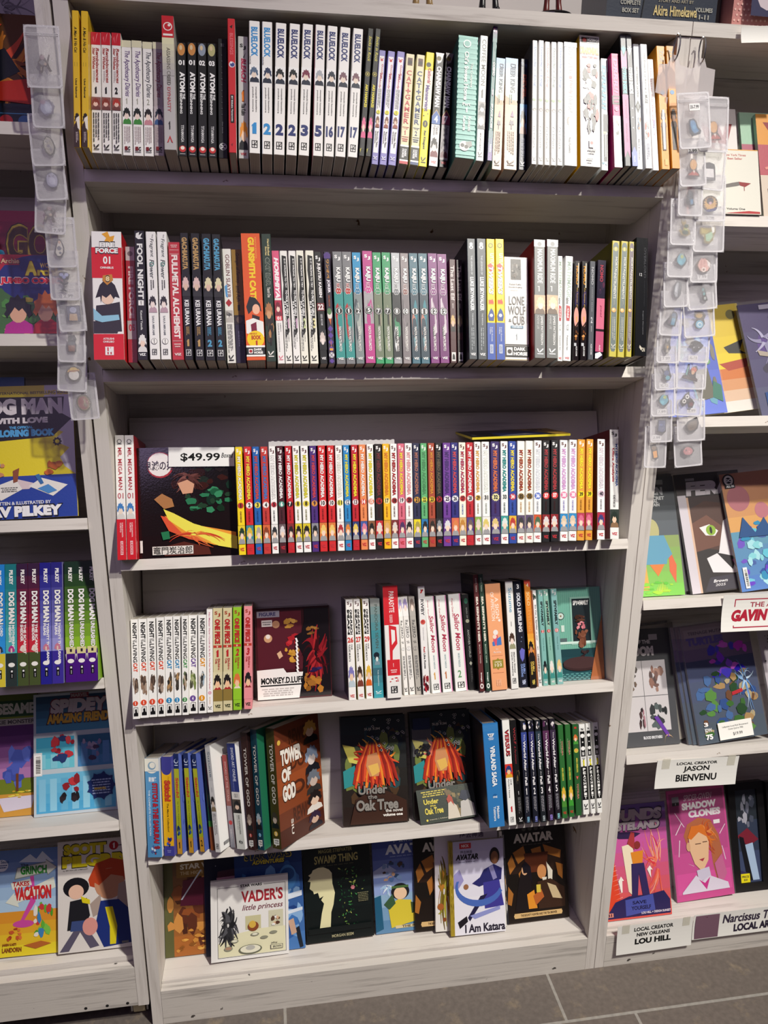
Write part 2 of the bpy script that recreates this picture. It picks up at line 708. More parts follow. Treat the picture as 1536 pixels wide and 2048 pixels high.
MAIN_Z = [1.685, 1.381, 1.051, .742, .431]
bookcase(0, .95, MAIN_Z, 0, .0925, (0, .088), 'central white painted bookcase with six sloping shelves full of spine-out paperbacks', [.205, .268, .268, .29, .29, .29])
LEFT_Z = [1.747, 1.439, 1.130, .825, .518]
LC = bookcase(-1.0, .953, LEFT_Z, .058, .17, (.060, .158), 'white painted bookcase on castors holding the cartoon and children\'s comics', [.268, .268, .268, .268, .268, .3], top=2.10)
RIGHT_Z = [1.642, 1.287, .919, .564]
bookcase(.9945, .95, RIGHT_Z, 0, .0925, (0, .088), 'white painted bookcase with bagged comics and paper signs taped to its shelves', [.25, .31, .31, .31, .40])
# screw holes and castor of the rolling case
for px in (-.152, -.109, -.068):
    s = MB()
    s.tube([(px + 1.0, -.0006, .0685), (px + 1.0, .002, .0685)], .0032, '1a1816', 0, 12)
    s.build('screw_hole', plain('black_hole', '121110', .8), LC)
c = MB()
c.tube([(.936, .05, .026), (.960, .05, .026)], .026, 'd8cda2', 0, 24)
w_ = c.build('castor_wheel', plain('cream_castor_rubber', 'cfc49a', .5), LC)
c = MB()
c.box((.930, .030, .012), (.9335, .070, .058))
c.box((.9625, .030, .012), (.966, .070, .058))
c.box((.926, .022, .0545), (.970, .078, .0578))
c.build('castor_fork', plain('zinc_steel', 'a9a9ab', .3, 1.0), LC)

F1, F2, F3, F4, F5 = [frame(z) for z in MAIN_Z]
F6 = Matrix.Translation((0, 0, .0945)) @ Matrix.Rotation(math.radians(-4), 4, 'X')


# ---------------------------------------------------------------- spine designs
NUM = ['zero', 'one', 'two', 'three', 'four', 'five', 'six', 'seven', 'eight', 'nine', 'ten', 'eleven', 'twelve', 'thirteen', 'fourteen', 'fifteen', 'sixteen', 'seventeen', 'eighteen', 'nineteen', 'twenty']


def numword(n):
    if n <= 20:
        return NUM[n]
    return {2: 'twenty', 3: 'thirty'}[n // 10] + ('-' + NUM[n % 10] if n % 10 else '')


def bl(n, c, h, seed, side='eef0f2', extra=None):
    s = V('BLUELOCK', .18, .045, .82, .27, c, 4) + (V('Episode Nagi', .05, .27, .17, .33, '222', 1) if extra else [])
    s += ART(.01, .335, .99, .465, 'f4f4f2', h, 'ecd9c8', '20283c', seed)
    s += V('muneyuki kaneshiro', .56, .5, .74, .69, '333', 1) + V('yusuke nomura', .26, .5, .44, .69, '333', 1)
    s += H(n, .14, .77, .86, .855, c, 5) + KOD(.905, '222')
    return s


def apoth(n, c, hair, body, seed, bg='f3f1ee'):
    return R(0, 0, 1, .06, 'ddd9b8') + V('The Apothecary Diaries', .2, .09, .86, .49, c, 1, .25) + H(n, .36, .505, .64, .555, '9a9a8a', 1) + ART(.02, .57, .98, .73, bg, hair, 'f3ddd0', body, seed) + LINES(.15, .75, .85, .91, 4, 'a99') + R(.22, .925, .52, .957, '7a1c1c') + H('C', .55, .925, .8, .957, '222', 4) + R(.2, .966, .8, .972, '555')


def remon(n, hair, seed):
    return R(0, 0, 1, .105, 'c5202e') + P('e9989c', (.6, .02), (.72, .0), (.45, .09)) + P('e2777e', (.2, .05), (.3, .03), (.35, .09)) + V('Reminiscences', .5, .13, .84, .42, 'a8433c', 3, .2) + V('Star Wishes', .16, .13, .46, .31, 'b05048', 3, .2) + LINES(.2, .32, .45, .42, 2, 'a99') + H(n, .34, .455, .66, .51, '181818', 5) + ART(0, .54, 1, .645, '8d5a52', hair, 'efcabb', '73413b', seed) + LINES(.14, .67, .88, .92, 3, '444', seed) + YEN(.93, '222', .045)


def atom(n, face, seed):
    return E(.5, .06, .42, .055, face) + E(.45, .045, .16, .022, 'd8c29a') + H(n, .16, .155, .84, .2, 'f4f4f2', 4) + V('ATOM', .28, .26, .86, .44, 'f4f4f2', 5) + V('THE', .56, .45, .86, .5, 'f4f4f2', 3) + V('BEGINNING', .28, .45, .54, .63, 'f4f4f2', 3) + V('TITANMANGA', .35, .73, .68, .88, 'e8e8e8', 1) + C(.5, .94, .38, 'c23232') + E(.5, .932, .22, .016, 'f2e6d8') + R(.2, .982, .8, .985, 'eee')


def good(seed):
    return R(.14, .05, .86, .9, 'f1eff3') + C(.5, .085, .2, 'c43a3a') + C(.3, .07, .08, 'c43a3a') + C(.7, .07, .08, 'c43a3a') + V('Goodbye', .46, .12, .8, .25, 'b8324a', 2, .2) + V('Melody', .3, .2, .62, .34, 'b8324a', 2, .2) + LINES(.25, .34, .75, .52, 3, '777', seed) + C(.5, .545, .3, 'e8df2a') + H('1', .42, .53, .58, .56, '333', 2) + ART(.16, .57, .84, .68, None, '7a4a30', 'ecc9b2', '9a4a38', seed) + V('Tomoko Tabo', .5, .71, .72, .85, '222', 2) + LINES(.25, .71, .42, .82, 1, '555') + YEN(.93, 'f2f0f6', .03)


def catg(n, c):
    return R(.22, .035, .8, .105, '5a2f2a') + C(.52, .075, .24, '1d1414') + STACK('CAT+GAMER', .2, .15, .8, .645, c, 2) + R(.12, .665, .9, .669, c) + H('VOLUME', .25, .675, .75, .683, c, 1) + H(n, .34, .695, .64, .735, c, 1) + R(.12, .752, .9, .756, c) + HLINES(.15, .765, .85, .8, 2, c) + R(0, .83, 1, .845, 'fbfbf4') + R(0, .845, 1, .962, '1b1b1b') + V('DARK', .52, .865, .78, .935, 'f4f4f4', 4) + V('HORSE', .24, .865, .48, .945, 'f4f4f4', 4) + R(0, .962, 1, .975, 'fbfbf4') + R(0, .975, 1, 1, c)


def chain(n, nc, grey, seed):
    w = 'f2f2f0'
    return P('e6e6e6' if not grey else '6d6568', (0, 0), (1, 0), (.7, .08), (.3, .1)) + C(.42, .05, .28, '8b7a2a') + H('SJ', .25, .035, .62, .065, '1a1a1a', 3) + V('CHAINSAW MAN', .22, .12, .8, .48, w, 5) + P('c8a046', (0, .56), (.5, .5), (1, .56)) + P(nc, (0, .565), (.5, .51), (1, .565), (1, .63), (0, .63)) + H(n, .28, .555, .72, .615, 'f6f6f6', 3) + R(0, .635, 1, .94, 'e9e6e4' if not grey else '8f8a8c') + V('Tatsuki', .55, .645, .85, .72, '333', 2) + V('Fujimoto', .2, .645, .5, .73, '333', 2) + ART(0, .73, 1, .92, None, '1a1a1a' if not grey else '59555a', 'efe0d6' if not grey else '9a9496', '73222e' if not grey else '5b2533', seed) + (R(0, .94, 1, 1, 'e9e6e4') if not grey else []) + VIZ(.955, 'c02834')


def deer(k):
    return GRAD(0, 0, 1, .38, '8fb2d8', 'e9e8c0', 8) + P('b98a5a', (0, .34), (.3, .36), (1, .4), (1, .46), (0, .46)) + GRAD(0, .42, 1, 1, 'd6a98a', 'd8c4ae', 7) + V('THE', .72, .05, .84, .09, '2c3a58', 1) + V('DEER KING', .4, .05, .8, .31, '2c3a58', 2) + LINES(.3, .33, .6, .42, 2, '576') + P('7a4a78', (.45, .53), (.6, .47), (.72, .53)) + P('5d4f5a', (.35, .6), (.45, .555), (.55, .57), (.68, .56), (.74, .6), (.6, .6), (.58, .64), (.5, .64), (.5, .6)) + LINES(.2, .66, .8, .88, 4, '8c705c', k) + YEN(.92, '74605a')


def dooms(c, seed, face):
    return V('Doomsday', .24, .05, .82, .22, c, 3, .1) + V('with my', .35, .225, .66, .275, c, 2, .1) + V('Dog', .2, .28, .82, .375, c, 3, .1) + C(.42, .48, .34, '6a8a5a') + C(.52, .47, .14, 'f0f0ee') + C(.5, .56, .36, '4a4446') + C(.5, .565, .2, face) + V('Yu Isihara', .24, .68, .72, .87, '7a7f86', 1) + YEN(.94, '444', .03)


def dying(c1, c2, c3, tip, grey=False):
    o = P(c1, (.05, .1), (.95, .1), (.5, .155)) + H('V', .25, .085, .75, .105, c1, 3)
    o += (P(c2, (0, .12), (.42, .17), (.58, .17), (1, .12), (1, .26), (0, .26)) if not grey else [])
    o += VO('DYING INSIDE', .18, .25, .84, .45, c3, '1c1c20', 5)
    if not grey:
        o += P('b55f92', (0, .46), (1, .46), (1, .94), (.5, .885), (0, .94)) + V('PETE WENTZ', .4, .5, .66, .64, '7d3a66', 2) + V('HANNAH KLEIN', .4, .68, .66, .82, '7d3a66', 2)
    else:
        o += C(.5, .56, .12, 'e8e8ee') + C(.5, .63, .12, 'e8e8ee') + C(.5, .71, .12, 'e8e8ee') + P(tip, (0, .9), (.5, .85), (1, .9), (1, 1), (0, 1)) + V('vault', .35, .92, .65, .97, 'b9c6ee', 2)
    return o


def gachi(n, c, hair, seed):
    return VO('GACHIAKUTA', .2, .035, .8, .29, c, '2a2a2c', 5) + ART(.02, .33, .98, .5, '0d0d0f', hair, 'd9b9a6', '2a2a2c', seed) + VO('KEI URANA', .25, .53, .75, .73, 'e9e9ea', '303034', 3) + LINES(.3, .74, .7, .81, 3, c) + H(n, .28, .84, .72, .895, c, 5) + KOD(.92, 'c9c9c9', .2, .8, .05)


def fragrant():
    return V('The', .62, .02, .75, .05, '444', 1) + V('Fragrant', .34, .055, .78, .2, '3f4548', 1, .2) + C(.52, .255, .24, '6aa39a') + C(.52, .255, .14, 'f2f0ec') + V('Flower', .3, .22, .76, .37, '3f4548', 1, .2) + LINES(.3, .38, .75, .46, 2, '555') + ART(.06, .49, .94, .635, None, '2c2a2e', 'f0dfd8', 'b89aa6', 4) + V('SAKA MIKAMI', .38, .66, .6, .81, '8b8f94', 1) + C(.5, .86, .32, '555') + C(.5, .86, .28, 'f2f0ec') + H('1', .42, .842, .58, .878, '444', 2) + KOD(.92, '555', .26, .74, .045)


def wrong(n, c, seed):
    o = P('141414', (.25, .04), (.85, .05), (.9, .5), (.8, .72), (.2, .78), (.3, .55), (.14, .4), (.3, .3), (.16, .18))
    o += V('IS IT WRONG TO TRY', .52, .07, .74, .33, 'f2f2f0', 2) + V('TO PICK UP GIRLS', .52, .35, .8, .58, 'f2f2f0', 3) + V('IN A DUNGEON?', .26, .45, .5, .7, 'f2f2f0', 3)
    o += H(n, .55, .6, .9, .69, c, 3) + V('KUNIEDA', .6, .72, .72, .81, '555', 1) + LINES(.15, .72, .5, .9, 2, '777', seed) + YEN(.93, '222', .045)
    return o


KA = {'1': ('77787c', ['2f8f8a', '5d6a70', 'b3272d', '8d8f90'], 'b3342e'), '2': ('1f8fc0', ['7d8788', '3f4850', 'a5aca6', '55606a'], '1f6f94'),
      '5': ('b83a86', ['a3a0a4', '7c7a80', 'b83a86', 'b83a86'], 'c0408c'), '7': ('2f9a62', ['6d7a62', 'b8ae94', '2c3228', '8d9a76'], '2f8a5c'),
      '8': ('b9bcc0', ['2c2f33', '191b1d', 'dfe3e4', '3d8a62'], '6d7176'), '10': ('8f8688', ['7c7578', '9b9494', '5f5a5e', '8a8286'], '8a5d58'),
      '11': ('3d6a7a', ['2d4250', '4d8a96', '2f7f8c', 'b87a6a'], '356a7c'), '12': ('7d2f78', ['6d2a6a', '2b2430', 'b9a8b4', 'cfc4cc'], '7d2f78')}


def kaiju(n, seed):
    top, cols, nc = KA[n]
    o = R(0, 0, 1, .36, top) + R(0, .36, 1, .95, cols[0]) + BLOBS(.0, .38, 1, .93, cols, 9, seed, .75) + SJ(.03, 'f1f1f0', .05)
    if n == '5':
        o += R(0, .65, 1, 1, cols[2])
    o += VO('KAIJU', .2, .14, .8, .27, 'f6f6f4', '26262a', 4) + VO('NO', .3, .285, .66, .32, nc, 'f6f6f4', 2) + VO('8', .22, .325, .8, .38, nc, 'f6f6f4', 4)
    o += C(.5, .53, .43, '111') + C(.5, .53, .38, 'f4f4f2') + C(.5, .53, .34, '111') + H(n, .34 if len(n) == 1 else .24, .51, .66 if len(n) == 1 else .76, .548, 'f6f6f6', 3)
    o += V('NAOYA MATSUMOTO', .36, .67, .66, .89, 'eceae6', 2) + VIZ(.945, 'f4f4f2', .02)
    return o


def lastelf(dim):  # the dim copy has shade painted into its print colours
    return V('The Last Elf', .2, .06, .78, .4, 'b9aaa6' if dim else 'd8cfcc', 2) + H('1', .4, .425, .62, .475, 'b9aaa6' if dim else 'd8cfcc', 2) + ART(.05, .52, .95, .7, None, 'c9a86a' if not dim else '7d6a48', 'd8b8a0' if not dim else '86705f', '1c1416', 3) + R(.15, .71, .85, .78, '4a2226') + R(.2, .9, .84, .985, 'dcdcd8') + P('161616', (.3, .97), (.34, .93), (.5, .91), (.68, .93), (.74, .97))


def luke():
    return C(.5, .045, .2, 'e6e8e8') + C(.5, .07, .24, 'd9dcdc') + C(.5, .072, .1, '3b4146') + V('THE LEGENDS OF', .42, .14, .62, .3, 'c9cfd2', 2) + V('LUKE SKYWALKER', .3, .32, .74, .6, 'e9ecec', 4) + V('THE MANGA', .44, .62, .6, .72, 'c3c9cc', 2) + LINES(.3, .74, .7, .93, 2, '98a0a4') + VIZ(.95, 'f0f0f0', .02)


def mega(first):
    return R(0, .695, 1, 1, '2b50a8') + C(.5, .055, .28, '2a2a1c') + C(.5, .055, .2, 'f2da1c') + V('LITTLE', .45, .12, .85, .22, 'f7f7ee', 4) + P('c43a2a', (.1, .22), (.5, .2), (.95, .24), (.6, .3)) + VO('TWEEKS', .25, .23, .78, .46, 'f4f4ee', '2a4a9a', 4, .2) + VO('1', .2, .49, .8, .56, 'd8401f', 'f4d41c', 4, .3) + P('1c3f8c', (.1, .64), (.3, .6), (.5, .575), (.75, .6), (.9, .64), (.8, .68), (.2, .68)) + C(.5, .635, .2, 'dfe6ee') + V('Yushi Kawata', .5, .73, .66, .85, 'dfe5f2', 1) + V('Yukito', .3, .73, .46, .79, 'dfe5f2', 1) + R(.3, .875, .7, .95, 'b9c2d6') + V('UDON', .38, .885, .62, .94, '5c6b92', 3)


def maxride():
    return R(0, 0, 1, .06, 'ecebe8') + C(.5, .037, .2, '8d8f8f') + V('MAXIMUM RIDE', .3, .08, .76, .37, 'e9eae8', 2) + R(.4, .395, .48, .44, 'e9eae8') + R(.3, .395, .48, .4, 'e9eae8') + ART(0, .47, 1, .63, 'c9b08c', 'ead8a8', 'f1ddc8', '6d5a4a', 2) + V('JAMES PATTERSON', .52, .645, .78, .89, 'e6e7e5', 2) + V('NARAE LEE', .24, .645, .42, .76, 'c9cbca', 1) + YEN(.92, 'eceded', .05)


def mahj():
    return V('MATHMAGIC', .25, .05, .85, .42, '9fb3a4', 2, .1) + V('tales', .2, .4, .6, .46, '3a3a3a', 2) + P('b52a34', (.25, .47), (.75, .48), (.8, .55), (.7, .62), (.3, .62), (.2, .54)) + V('Odd', .38, .5, .62, .59, 'f4eaea', 3) + H('1', .28, .655, .72, .71, '8a8f8c', 5) + H('1', .34, .665, .66, .7, 'f1f1ef', 2) + V('Kenzoichi Sen', .4, .76, .58, .9, '444', 1) + VIZ(.965, 'c02834', .018)


def nomo():
    return V('NOMO', .3, .05, .74, .24, 'd8941e', 4) + R(.62, .02, .76, .27, 'efe6d2') + BLOBS(0, .24, 1, .48, ['2a2250', '1b1836', '3a2f66'], 8, 5, .6) + V('the human slide', .46, .27, .64, .5, 'd9b25c', 1) + E(.42, .57, .42, .1, 'e2a79a') + H('1', .34, .56, .64, .62, 'e9b04a', 3) + P('2a1a12', (.1, .68), (.9, .6), (.9, .62), (.1, .71)) + C(.4, .76, .24, 'd99a5c') + BLOBS(0, .68, 1, .82, ['6d3f20', '20120c', '8d5a2c'], 6, 4, .5) + R(.1, .83, .5, .86, 'c9ccd0') + V('ALEX KOMI', .4, .86, .66, .96, 'e3e3e3', 3)


def mortal(c, n):
    return P(c, (.12, .04), (.3, .015), (.7, .015), (.88, .04), (.88, .925), (.7, .955), (.3, .955), (.12, .925)) + C(.5, .07, .3, 'b5ac4a') + H(n, .42, .055, .58, .085, 'f0ead0', 3) + V('MORTAL', .45, .14, .76, .28, 'd7d8cf', 1) + V('INSTRUMENTS', .35, .28, .7, .5, 'd7d8cf', 1) + LINES(.4, .51, .6, .56, 2, 'a9aaa0') + C(.45, .6, .3, 'd9a45e') + C(.4, .595, .14, 'f1d8a4') + V('CASSANDRA CLARE', .52, .66, .68, .86, 'dad9d0', 1) + V('CASSANDRA JEAN', .28, .66, .42, .84, 'dad9d0', 1) + YEN(.89, 'c9c8ba', .04)


def mha(n, base, tc, oc, bc, nc, bg, hair, seed, viz='c4303a', skin='f0d3bd', body='9a9a9c'):
    o = SJ(.02, 'f5f3f1', .05) if base not in ('f4f4f1', 'f6efdc') else SJ(.02, '5a2a2e', .05)
    o += VO('MY HERO ACADEMIA', .27, .09, .75, .495, tc, oc, 4) + BURST(.52, .545, .5, bc, 13) + H(str(n), .28 if n > 9 else .36, .523, .78 if n > 9 else .7, .565, nc, 5)
    o += V('KOHEI HORIKOSHI', .36, .6, .6, .7, oc if oc != base else '333', 2)
    o += R(0, .728, 1, .731, '1a1a1a') + ART(0, .731, 1, .9, bg, hair, skin, body, seed) + R(0, .9, 1, .903, '1a1a1a') + VIZ(.935, viz, .03)
    return o


def notlc(n, c, cols, seed):
    return V('NIGHT', .26, .035, .84, .2, '121212', 4) + V('OF', .55, .205, .82, .235, '121212', 2) + V('THE', .26, .205, .5, .255, '121212', 3) + V('LIVING', .26, .26, .82, .435, '121212', 2) + V('CAT', .26, .44, .84, .53, c, 4) + BLOBS(.06, .55, .94, .78, cols, 16, seed, .62) + C(.45, .845, .36, c) + H(n, .37, .828, .53, .862, 'fafafa', 4) + R(.2, .885, .8, .888, '222') + R(.2, .885, .24, .972, '222') + R(.76, .885, .8, .972, '222') + P('111', (.2, .972), (.24, .945), (.4, .935), (.38, .905), (.6, .9), (.64, .935), (.76, .945), (.8, .972))


def onep(n, bc, bg, hair, body, seed, viz='26301a'):
    return SJ(.03, 'a03a24', .055) + VO('ONE PIECE', .22, .11, .76, .345, 'c02c2a', '6d1c1c', 4) + R(.05, .36, .95, .385, 'b93a2c') + V('3', .4, .362, .55, .382, 'f0e6d0', 2) + H(n, .3, .405, .72, .475, 'b5262a', 5, .2) + V('Eiichiro', .52, .49, .76, .6, 'a92a2c', 3) + V('Oda', .24, .49, .48, .54, 'a92a2c', 3) + ART(0, .62, 1, .83, bg, hair, 'ecbf98', body, seed) + R(0, .79, 1, .9, '8a7338' if n == '1' else bg) + VIZ(.935, viz, .03)


def opm(n, hair, body, seed):
    return SJ(.02, '5a3a3e', .05) + V('ONE-PUNCH', .5, .1, .84, .35, '1b1b1b', 5) + V('MAN', .16, .1, .46, .35, '1b1b1b', 5) + H(n, .1, .375, .9, .43, 'c8352f', 4) + V('ONE', .55, .445, .75, .5, '333', 2) + V('YUSUKE MURATA', .2, .445, .45, .62, '333', 2) + ART(0, .64, 1, .87, None, hair, 'e9c8ae', body, seed) + VIZ(.945, 'c8352f', .028)


def rezero(n, dim):
    c = 'f1efec' if not dim else 'b5b0a8'
    return ART(.0, .0, 1, .2, c, 'a79ac8' if not dim else '8a7a72', 'efdccf', c, 5) + V('Re:ZERO', .25, .24, .78, .42, '555', 1) + R(.2, .455, .7, .46, '333') + R(.3, .468, .75, .473, '333') + C(.5, .53, .36, '666') + C(.5, .53, .32, c) + H(n, .44, .515, .56, .545, '555', 2) + LINES(.25, .6, .75, .85, 3, '777') + YEN(.92, '444', .04)


def sailor(n, c):
    return R(.9, 0, 1, 1, 'e79ac4') + V('Pretty Guardian', .18, .04, .36, .24, 'c04a5c', 1, .2) + V('Sailor Moon', .34, .2, .78, .58, 'b8405a', 2, .2) + V('NAOKO TAKEUCHI', .42, .61, .58, .75, '5f8a94', 1) + H(n, .3, .785, .6, .86, c, 2) + KOD(.905, '333', .22, .78, .06)


def spy(n, hair, seed, faded=False):
    return SJ(.015, 'f1efec', .05) + (V('ANYA', .5, .1, .7, .4, 'c9c4a4', 2) if faded else []) + V('SPY×FAMILY', .34, .12, .8, .38, '1c2428', 5) + C(.5, .435, .32, 'cc3d3a') + H(n, .3 if len(n) > 1 else .4, .42, .7 if len(n) > 1 else .6, .45, 'f8eeee', 4) + V('Tatsuya Endo', .42, .5, .58, .64, '3f6a68', 1) + ART(.02, .72, .98, .93, None, hair, 'efd6c4', '3f8f88', seed) + VIZ(.955, 'f0e8e6', .02)


def tog(n, c, hair, dot):
    return V('TOWER OF GOD', .34, .13, .74, .63, 'd5cfc6', 2) + R(.35, .03, .7, .06, c) + ART(.05, .68, .95, .83, None, hair, 'bfae9f', '15181c', 3) + C(.5, .875, .22, dot) + H(n, .42, .862, .58, .89, 'f2ead8', 2) + P('f1efe8', (.2, .92), (.82, .915), (.8, .965), (.5, .97), (.42, .985), (.4, .968), (.2, .965)) + H('WEB', .28, .925, .74, .94, '222', 3) + H('TOON', .28, .945, .74, .96, '222', 3)


def waf(n, base, glow, seed, logo):
    return BLOBS(0, .0, 1, .11, [glow, 'e9e4e4', '1a1820', 'cfc4c8'], 7, seed, .7) + GRAD(0, .11, 1, .55, glow, base, 5) + V('The', .45, .13, .66, .19, 'd8d6da', 1) + V('World', .3, .195, .72, .36, 'eeecee', 3) + V('After', .3, .37, .72, .49, 'eeecee', 3) + V('the', .45, .5, .62, .54, 'd8d6da', 1) + V('Fall', .3, .55, .72, .63, 'eeecee', 3) + H(n, .34, .655, .68, .72, 'f1eff1', 2) + LINES(.25, .74, .75, .9, 3, '9a98a0', seed) + V('IZE', .36, .935, .72, .975, logo, 4) + R(.3, .98, .74, .985, logo)


def zombie(n):
    return R(0, .47, 1, .84, '151515') + R(.12, .08, .88, .36, '151515') + C(.5, .13, .34, 'f4f4f1') + C(.5, .13, .26, 'f4f4f1') + V('Z', .3, .04, .7, .075, '151515', 4) + C(.5, .27, .34, 'f4f4f1') + C(.5, .2, .12, 'f4f4f1') + V('LOAN', .3, .31, .7, .345, 'f4f4f1', 4) + HLINES(.2, .37, .8, .39, 2, '555') + HO(n, .32, .395, .7, .46, 'e6dc20', '5a5a10', 5) + STACK('PEACH-PIT', .28, .485, .74, .835, 'f4f4f1', 4) + YEN(.88, '222', .06)


def dogman(n, top, mid, low, sub, pig):
    o = GRAD(0, 0, 1, .73, top, mid, 7) + R(0, .73, 1, 1, low) + V('PILKEY', .38, .05, .72, .17, 'f4f2ee', 4)
    o += VO('DOG', .3, .23, .84, .345, 'f6f4f0', '101014', 5) + VO('MAN', .3, .36, .84, .49, 'f6f4f0', '101014', 5)
    if sub == 'UNLEASHED':
        o += VO('UNLEASHED', .4, .5, .8, .71, 'f6f4f0', '101014', 4) + P('d9cf96', (.06, .71), (.94, .71), (.9, .765), (.1, .765)) + R(.42, .725, .62, .75, '2a1c2c') + P('c9c4b8', (.0, .77), (.12, .76), (.1, .82)) + P('c9c4b8', (.88, .76), (1, .77), (.9, .82))
    else:
        a, b = sub
        o += V(a, .56, .5, .8, .5 + .022 * len(a), 'f6f4f0', 4) + V(b, .28, .5, .52, .5 + .02 * len(b), 'f6f4f0', 4) + P(pig, (.2, .71), (.3, .68), (.5, .665), (.72, .68), (.82, .715), (.5, .725)) + R(.44, .69, .58, .725, 'e3c9b8')
    o += E(.5, .825, .3, .018, 'f1efe9') + R(.38, .862, .66, .935, '111') + R(.44, .87, .6, .885, 'e8e8e8') + R(.5, .9, .56, .93, 'bbb')
    return o


# ---------------------------------------------------------------- measured stand of every spine-out book
# x along the shelf, setback from the front edge, thickness, height, sideways lean at the top (metres)
POS1 = [
    (.0022, -.0641, .0092, .2029, .0016), (.0131, -.0648, .0095, .2024, .0037), (.0232, -.0493, .0137, .1820, .0033), (.0380, -.0489, .0131, .1827, .0029), 
    (.0523, -.0490, .0128, .1828, .0037), (.0666, -.0452, .0137, .1749, .0024), (.0817, -.0448, .0142, .1756, .0020), (.0971, -.0449, .0140, .1744, .0023), 
    (.1121, -.0474, .0143, .1732, .0026), (.1292, -.0661, .0171, .2018, .0017), (.1470, -.0493, .0131, .1734, .0028), (.1611, -.0484, .0132, .1750, .0041), 
    (.1761, -.0479, .0132, .1754, .0040), (.1908, -.0475, .0128, .1757, .0038), (.2057, -.0465, .0140, .1844, .0047), (.2223, -.0641, .0108, .2047, .0042), 
    (.2359, -.0471, .0146, .1896, .0050), (.2523, -.0643, .0156, .2029, .0063), (.2711, -.0627, .0150, .2039, .0069), (.2885, -.0619, .0158, .2037, .0100), 
    (.3072, -.0618, .0154, .2038, .0124), (.3256, -.0621, .0154, .2043, .0138), (.3472, -.0621, .0147, .2043, .0117), (.3640, -.0618, .0148, .2038, .0136), 
    (.3813, -.0620, .0153, .2028, .0157), (.4005, -.0618, .0149, .2021, .0166), (.4167, -.0669, .0087, .2000, .0224), (.4270, -.0666, .0087, .2004, .0236), 
    (.4395, -.0423, .0102, .1830, .0197), (.4524, -.0416, .0110, .1827, .0211), (.4662, -.0409, .0120, .1834, .0223), (.4828, -.0452, .0133, .1775, .0190), 
    (.5005, -.0432, .0129, .1784, .0187), (.5149, -.0405, .0129, .1850, .0205), (.5311, -.0416, .0135, .1843, .0195), (.5478, -.0401, .0130, .1857, .0195), 
    (.5667, -.0697, .0311, .1945, .0146), (.6014, -.0644, .0121, .2010, .0168), (.6195, -.0656, .0070, .2165, .0199), (.6353, -.0379, .0147, .1838, .0161), 
    (.6547, -.0392, .0205, .1838, .0119), (.6786, -.0407, .0120, .1828, .0129), (.6936, -.0603, .0079, .2015, .0117), (.7046, -.0595, .0084, .2027, .0113), 
    (.7156, -.0591, .0085, .2014, .0107), (.7263, -.0588, .0087, .2017, .0108), (.7368, -.0590, .0090, .2022, .0109), (.7489, -.0587, .0213, .2025, .0097), 
    (.7766, -.0579, .0338, .2159, .0092), (.8164, -.0482, .0115, .1862, .0089), (.8337, -.0590, .0134, .1884, .0036), (.8488, -.0654, .0098, .2165, .0028), 
    (.8614, -.0652, .0095, .2165, .0004), (.8738, -.0563, .0102, .2083, .0043), (.8871, -.0599, .0117, .2065, .0015), (.9028, -.0544, .0104, .1856, -.0002), 
    (.9154, -.0590, .0146, .2057, .0016), (.9312, -.0628, .0143, .2041, .0007),
]
POS2 = [
    (.0025, -.0687, .0453, .2023, .0003), (.0505, -.0493, .0136, .1863, .0001), (.0673, -.0673, .0160, .2050, .0000), (.0867, -.0701, .0150, .2029, -.0014), 
    (.1035, -.0698, .0148, .2031, -.0011), (.1204, -.0662, .0175, .1882, -.0015), (.1391, -.0658, .0133, .2036, -.0019), (.1552, -.0633, .0144, .2044, -.0018), 
    (.1709, -.0619, .0156, .2045, -.0008), (.1879, -.0615, .0143, .2042, -.0017), (.2039, -.0423, .0138, .1881, -.0028), (.2184, -.0419, .0162, .1874, -.0025), 
    (.2359, -.0606, .0297, .2069, -.0030), (.2669, -.0522, .0157, .2102, -.0020), (.2853, -.0370, .0114, .1883, -.0036), (.2978, -.0367, .0118, .1886, -.0033), 
    (.3112, -.0364, .0115, .1890, -.0024), (.3241, -.0361, .0121, .1898, -.0026), (.3389, -.0357, .0135, .1902, -.0020), (.3556, -.0353, .0122, .1884, -.0044), 
    (.3695, -.0350, .0109, .1888, -.0019), (.3830, -.0323, .0151, .1904, -.0002), (.3995, -.0319, .0151, .1905, -.0007), (.4160, -.0338, .0138, .1889, -.0004), 
    (.4318, -.0369, .0160, .1905, .0009), (.4497, -.0330, .0139, .1898, .0006), (.4651, -.0326, .0140, .1902, .0013), (.4804, -.0323, .0140, .1898, .0022), 
    (.4965, -.0319, .0135, .1896, .0017), (.5122, -.0315, .0142, .1900, .0015), (.5278, -.0311, .0148, .1901, .0021), (.5441, -.0331, .0151, .1896, .0022), 
    (.5604, -.0339, .0157, .1884, .0019), (.5775, -.0358, .0109, .1787, .0050), (.5899, -.0355, .0109, .1781, .0050), (.6035, -.0608, .0142, .2051, .0050), 
    (.6197, -.0582, .0157, .2064, .0066), (.6369, -.0556, .0143, .2073, .0073), (.6530, -.0552, .0147, .2077, .0071), (.6712, -.0455, .0427, .1799, .0059), 
    (.7163, -.0655, .0192, .2034, .0088), (.7380, -.0639, .0196, .2045, .0110), (.7657, -.0434, .0087, .1844, .0095), (.7758, -.0432, .0138, .1842, .0137), 
    (.7916, -.0488, .0102, .1742, .0119), (.8048, -.0485, .0114, .1739, .0119), (.8176, -.0518, .0099, .1729, .0128), (.8281, -.0563, .0144, .1729, .0150), 
    (.8468, -.0711, .0134, .2015, .0172), (.8640, -.0673, .0125, .2028, .0183), (.8782, -.0705, .0099, .2011, .0169), (.8915, -.0760, .0219, .2054, .0142),
]
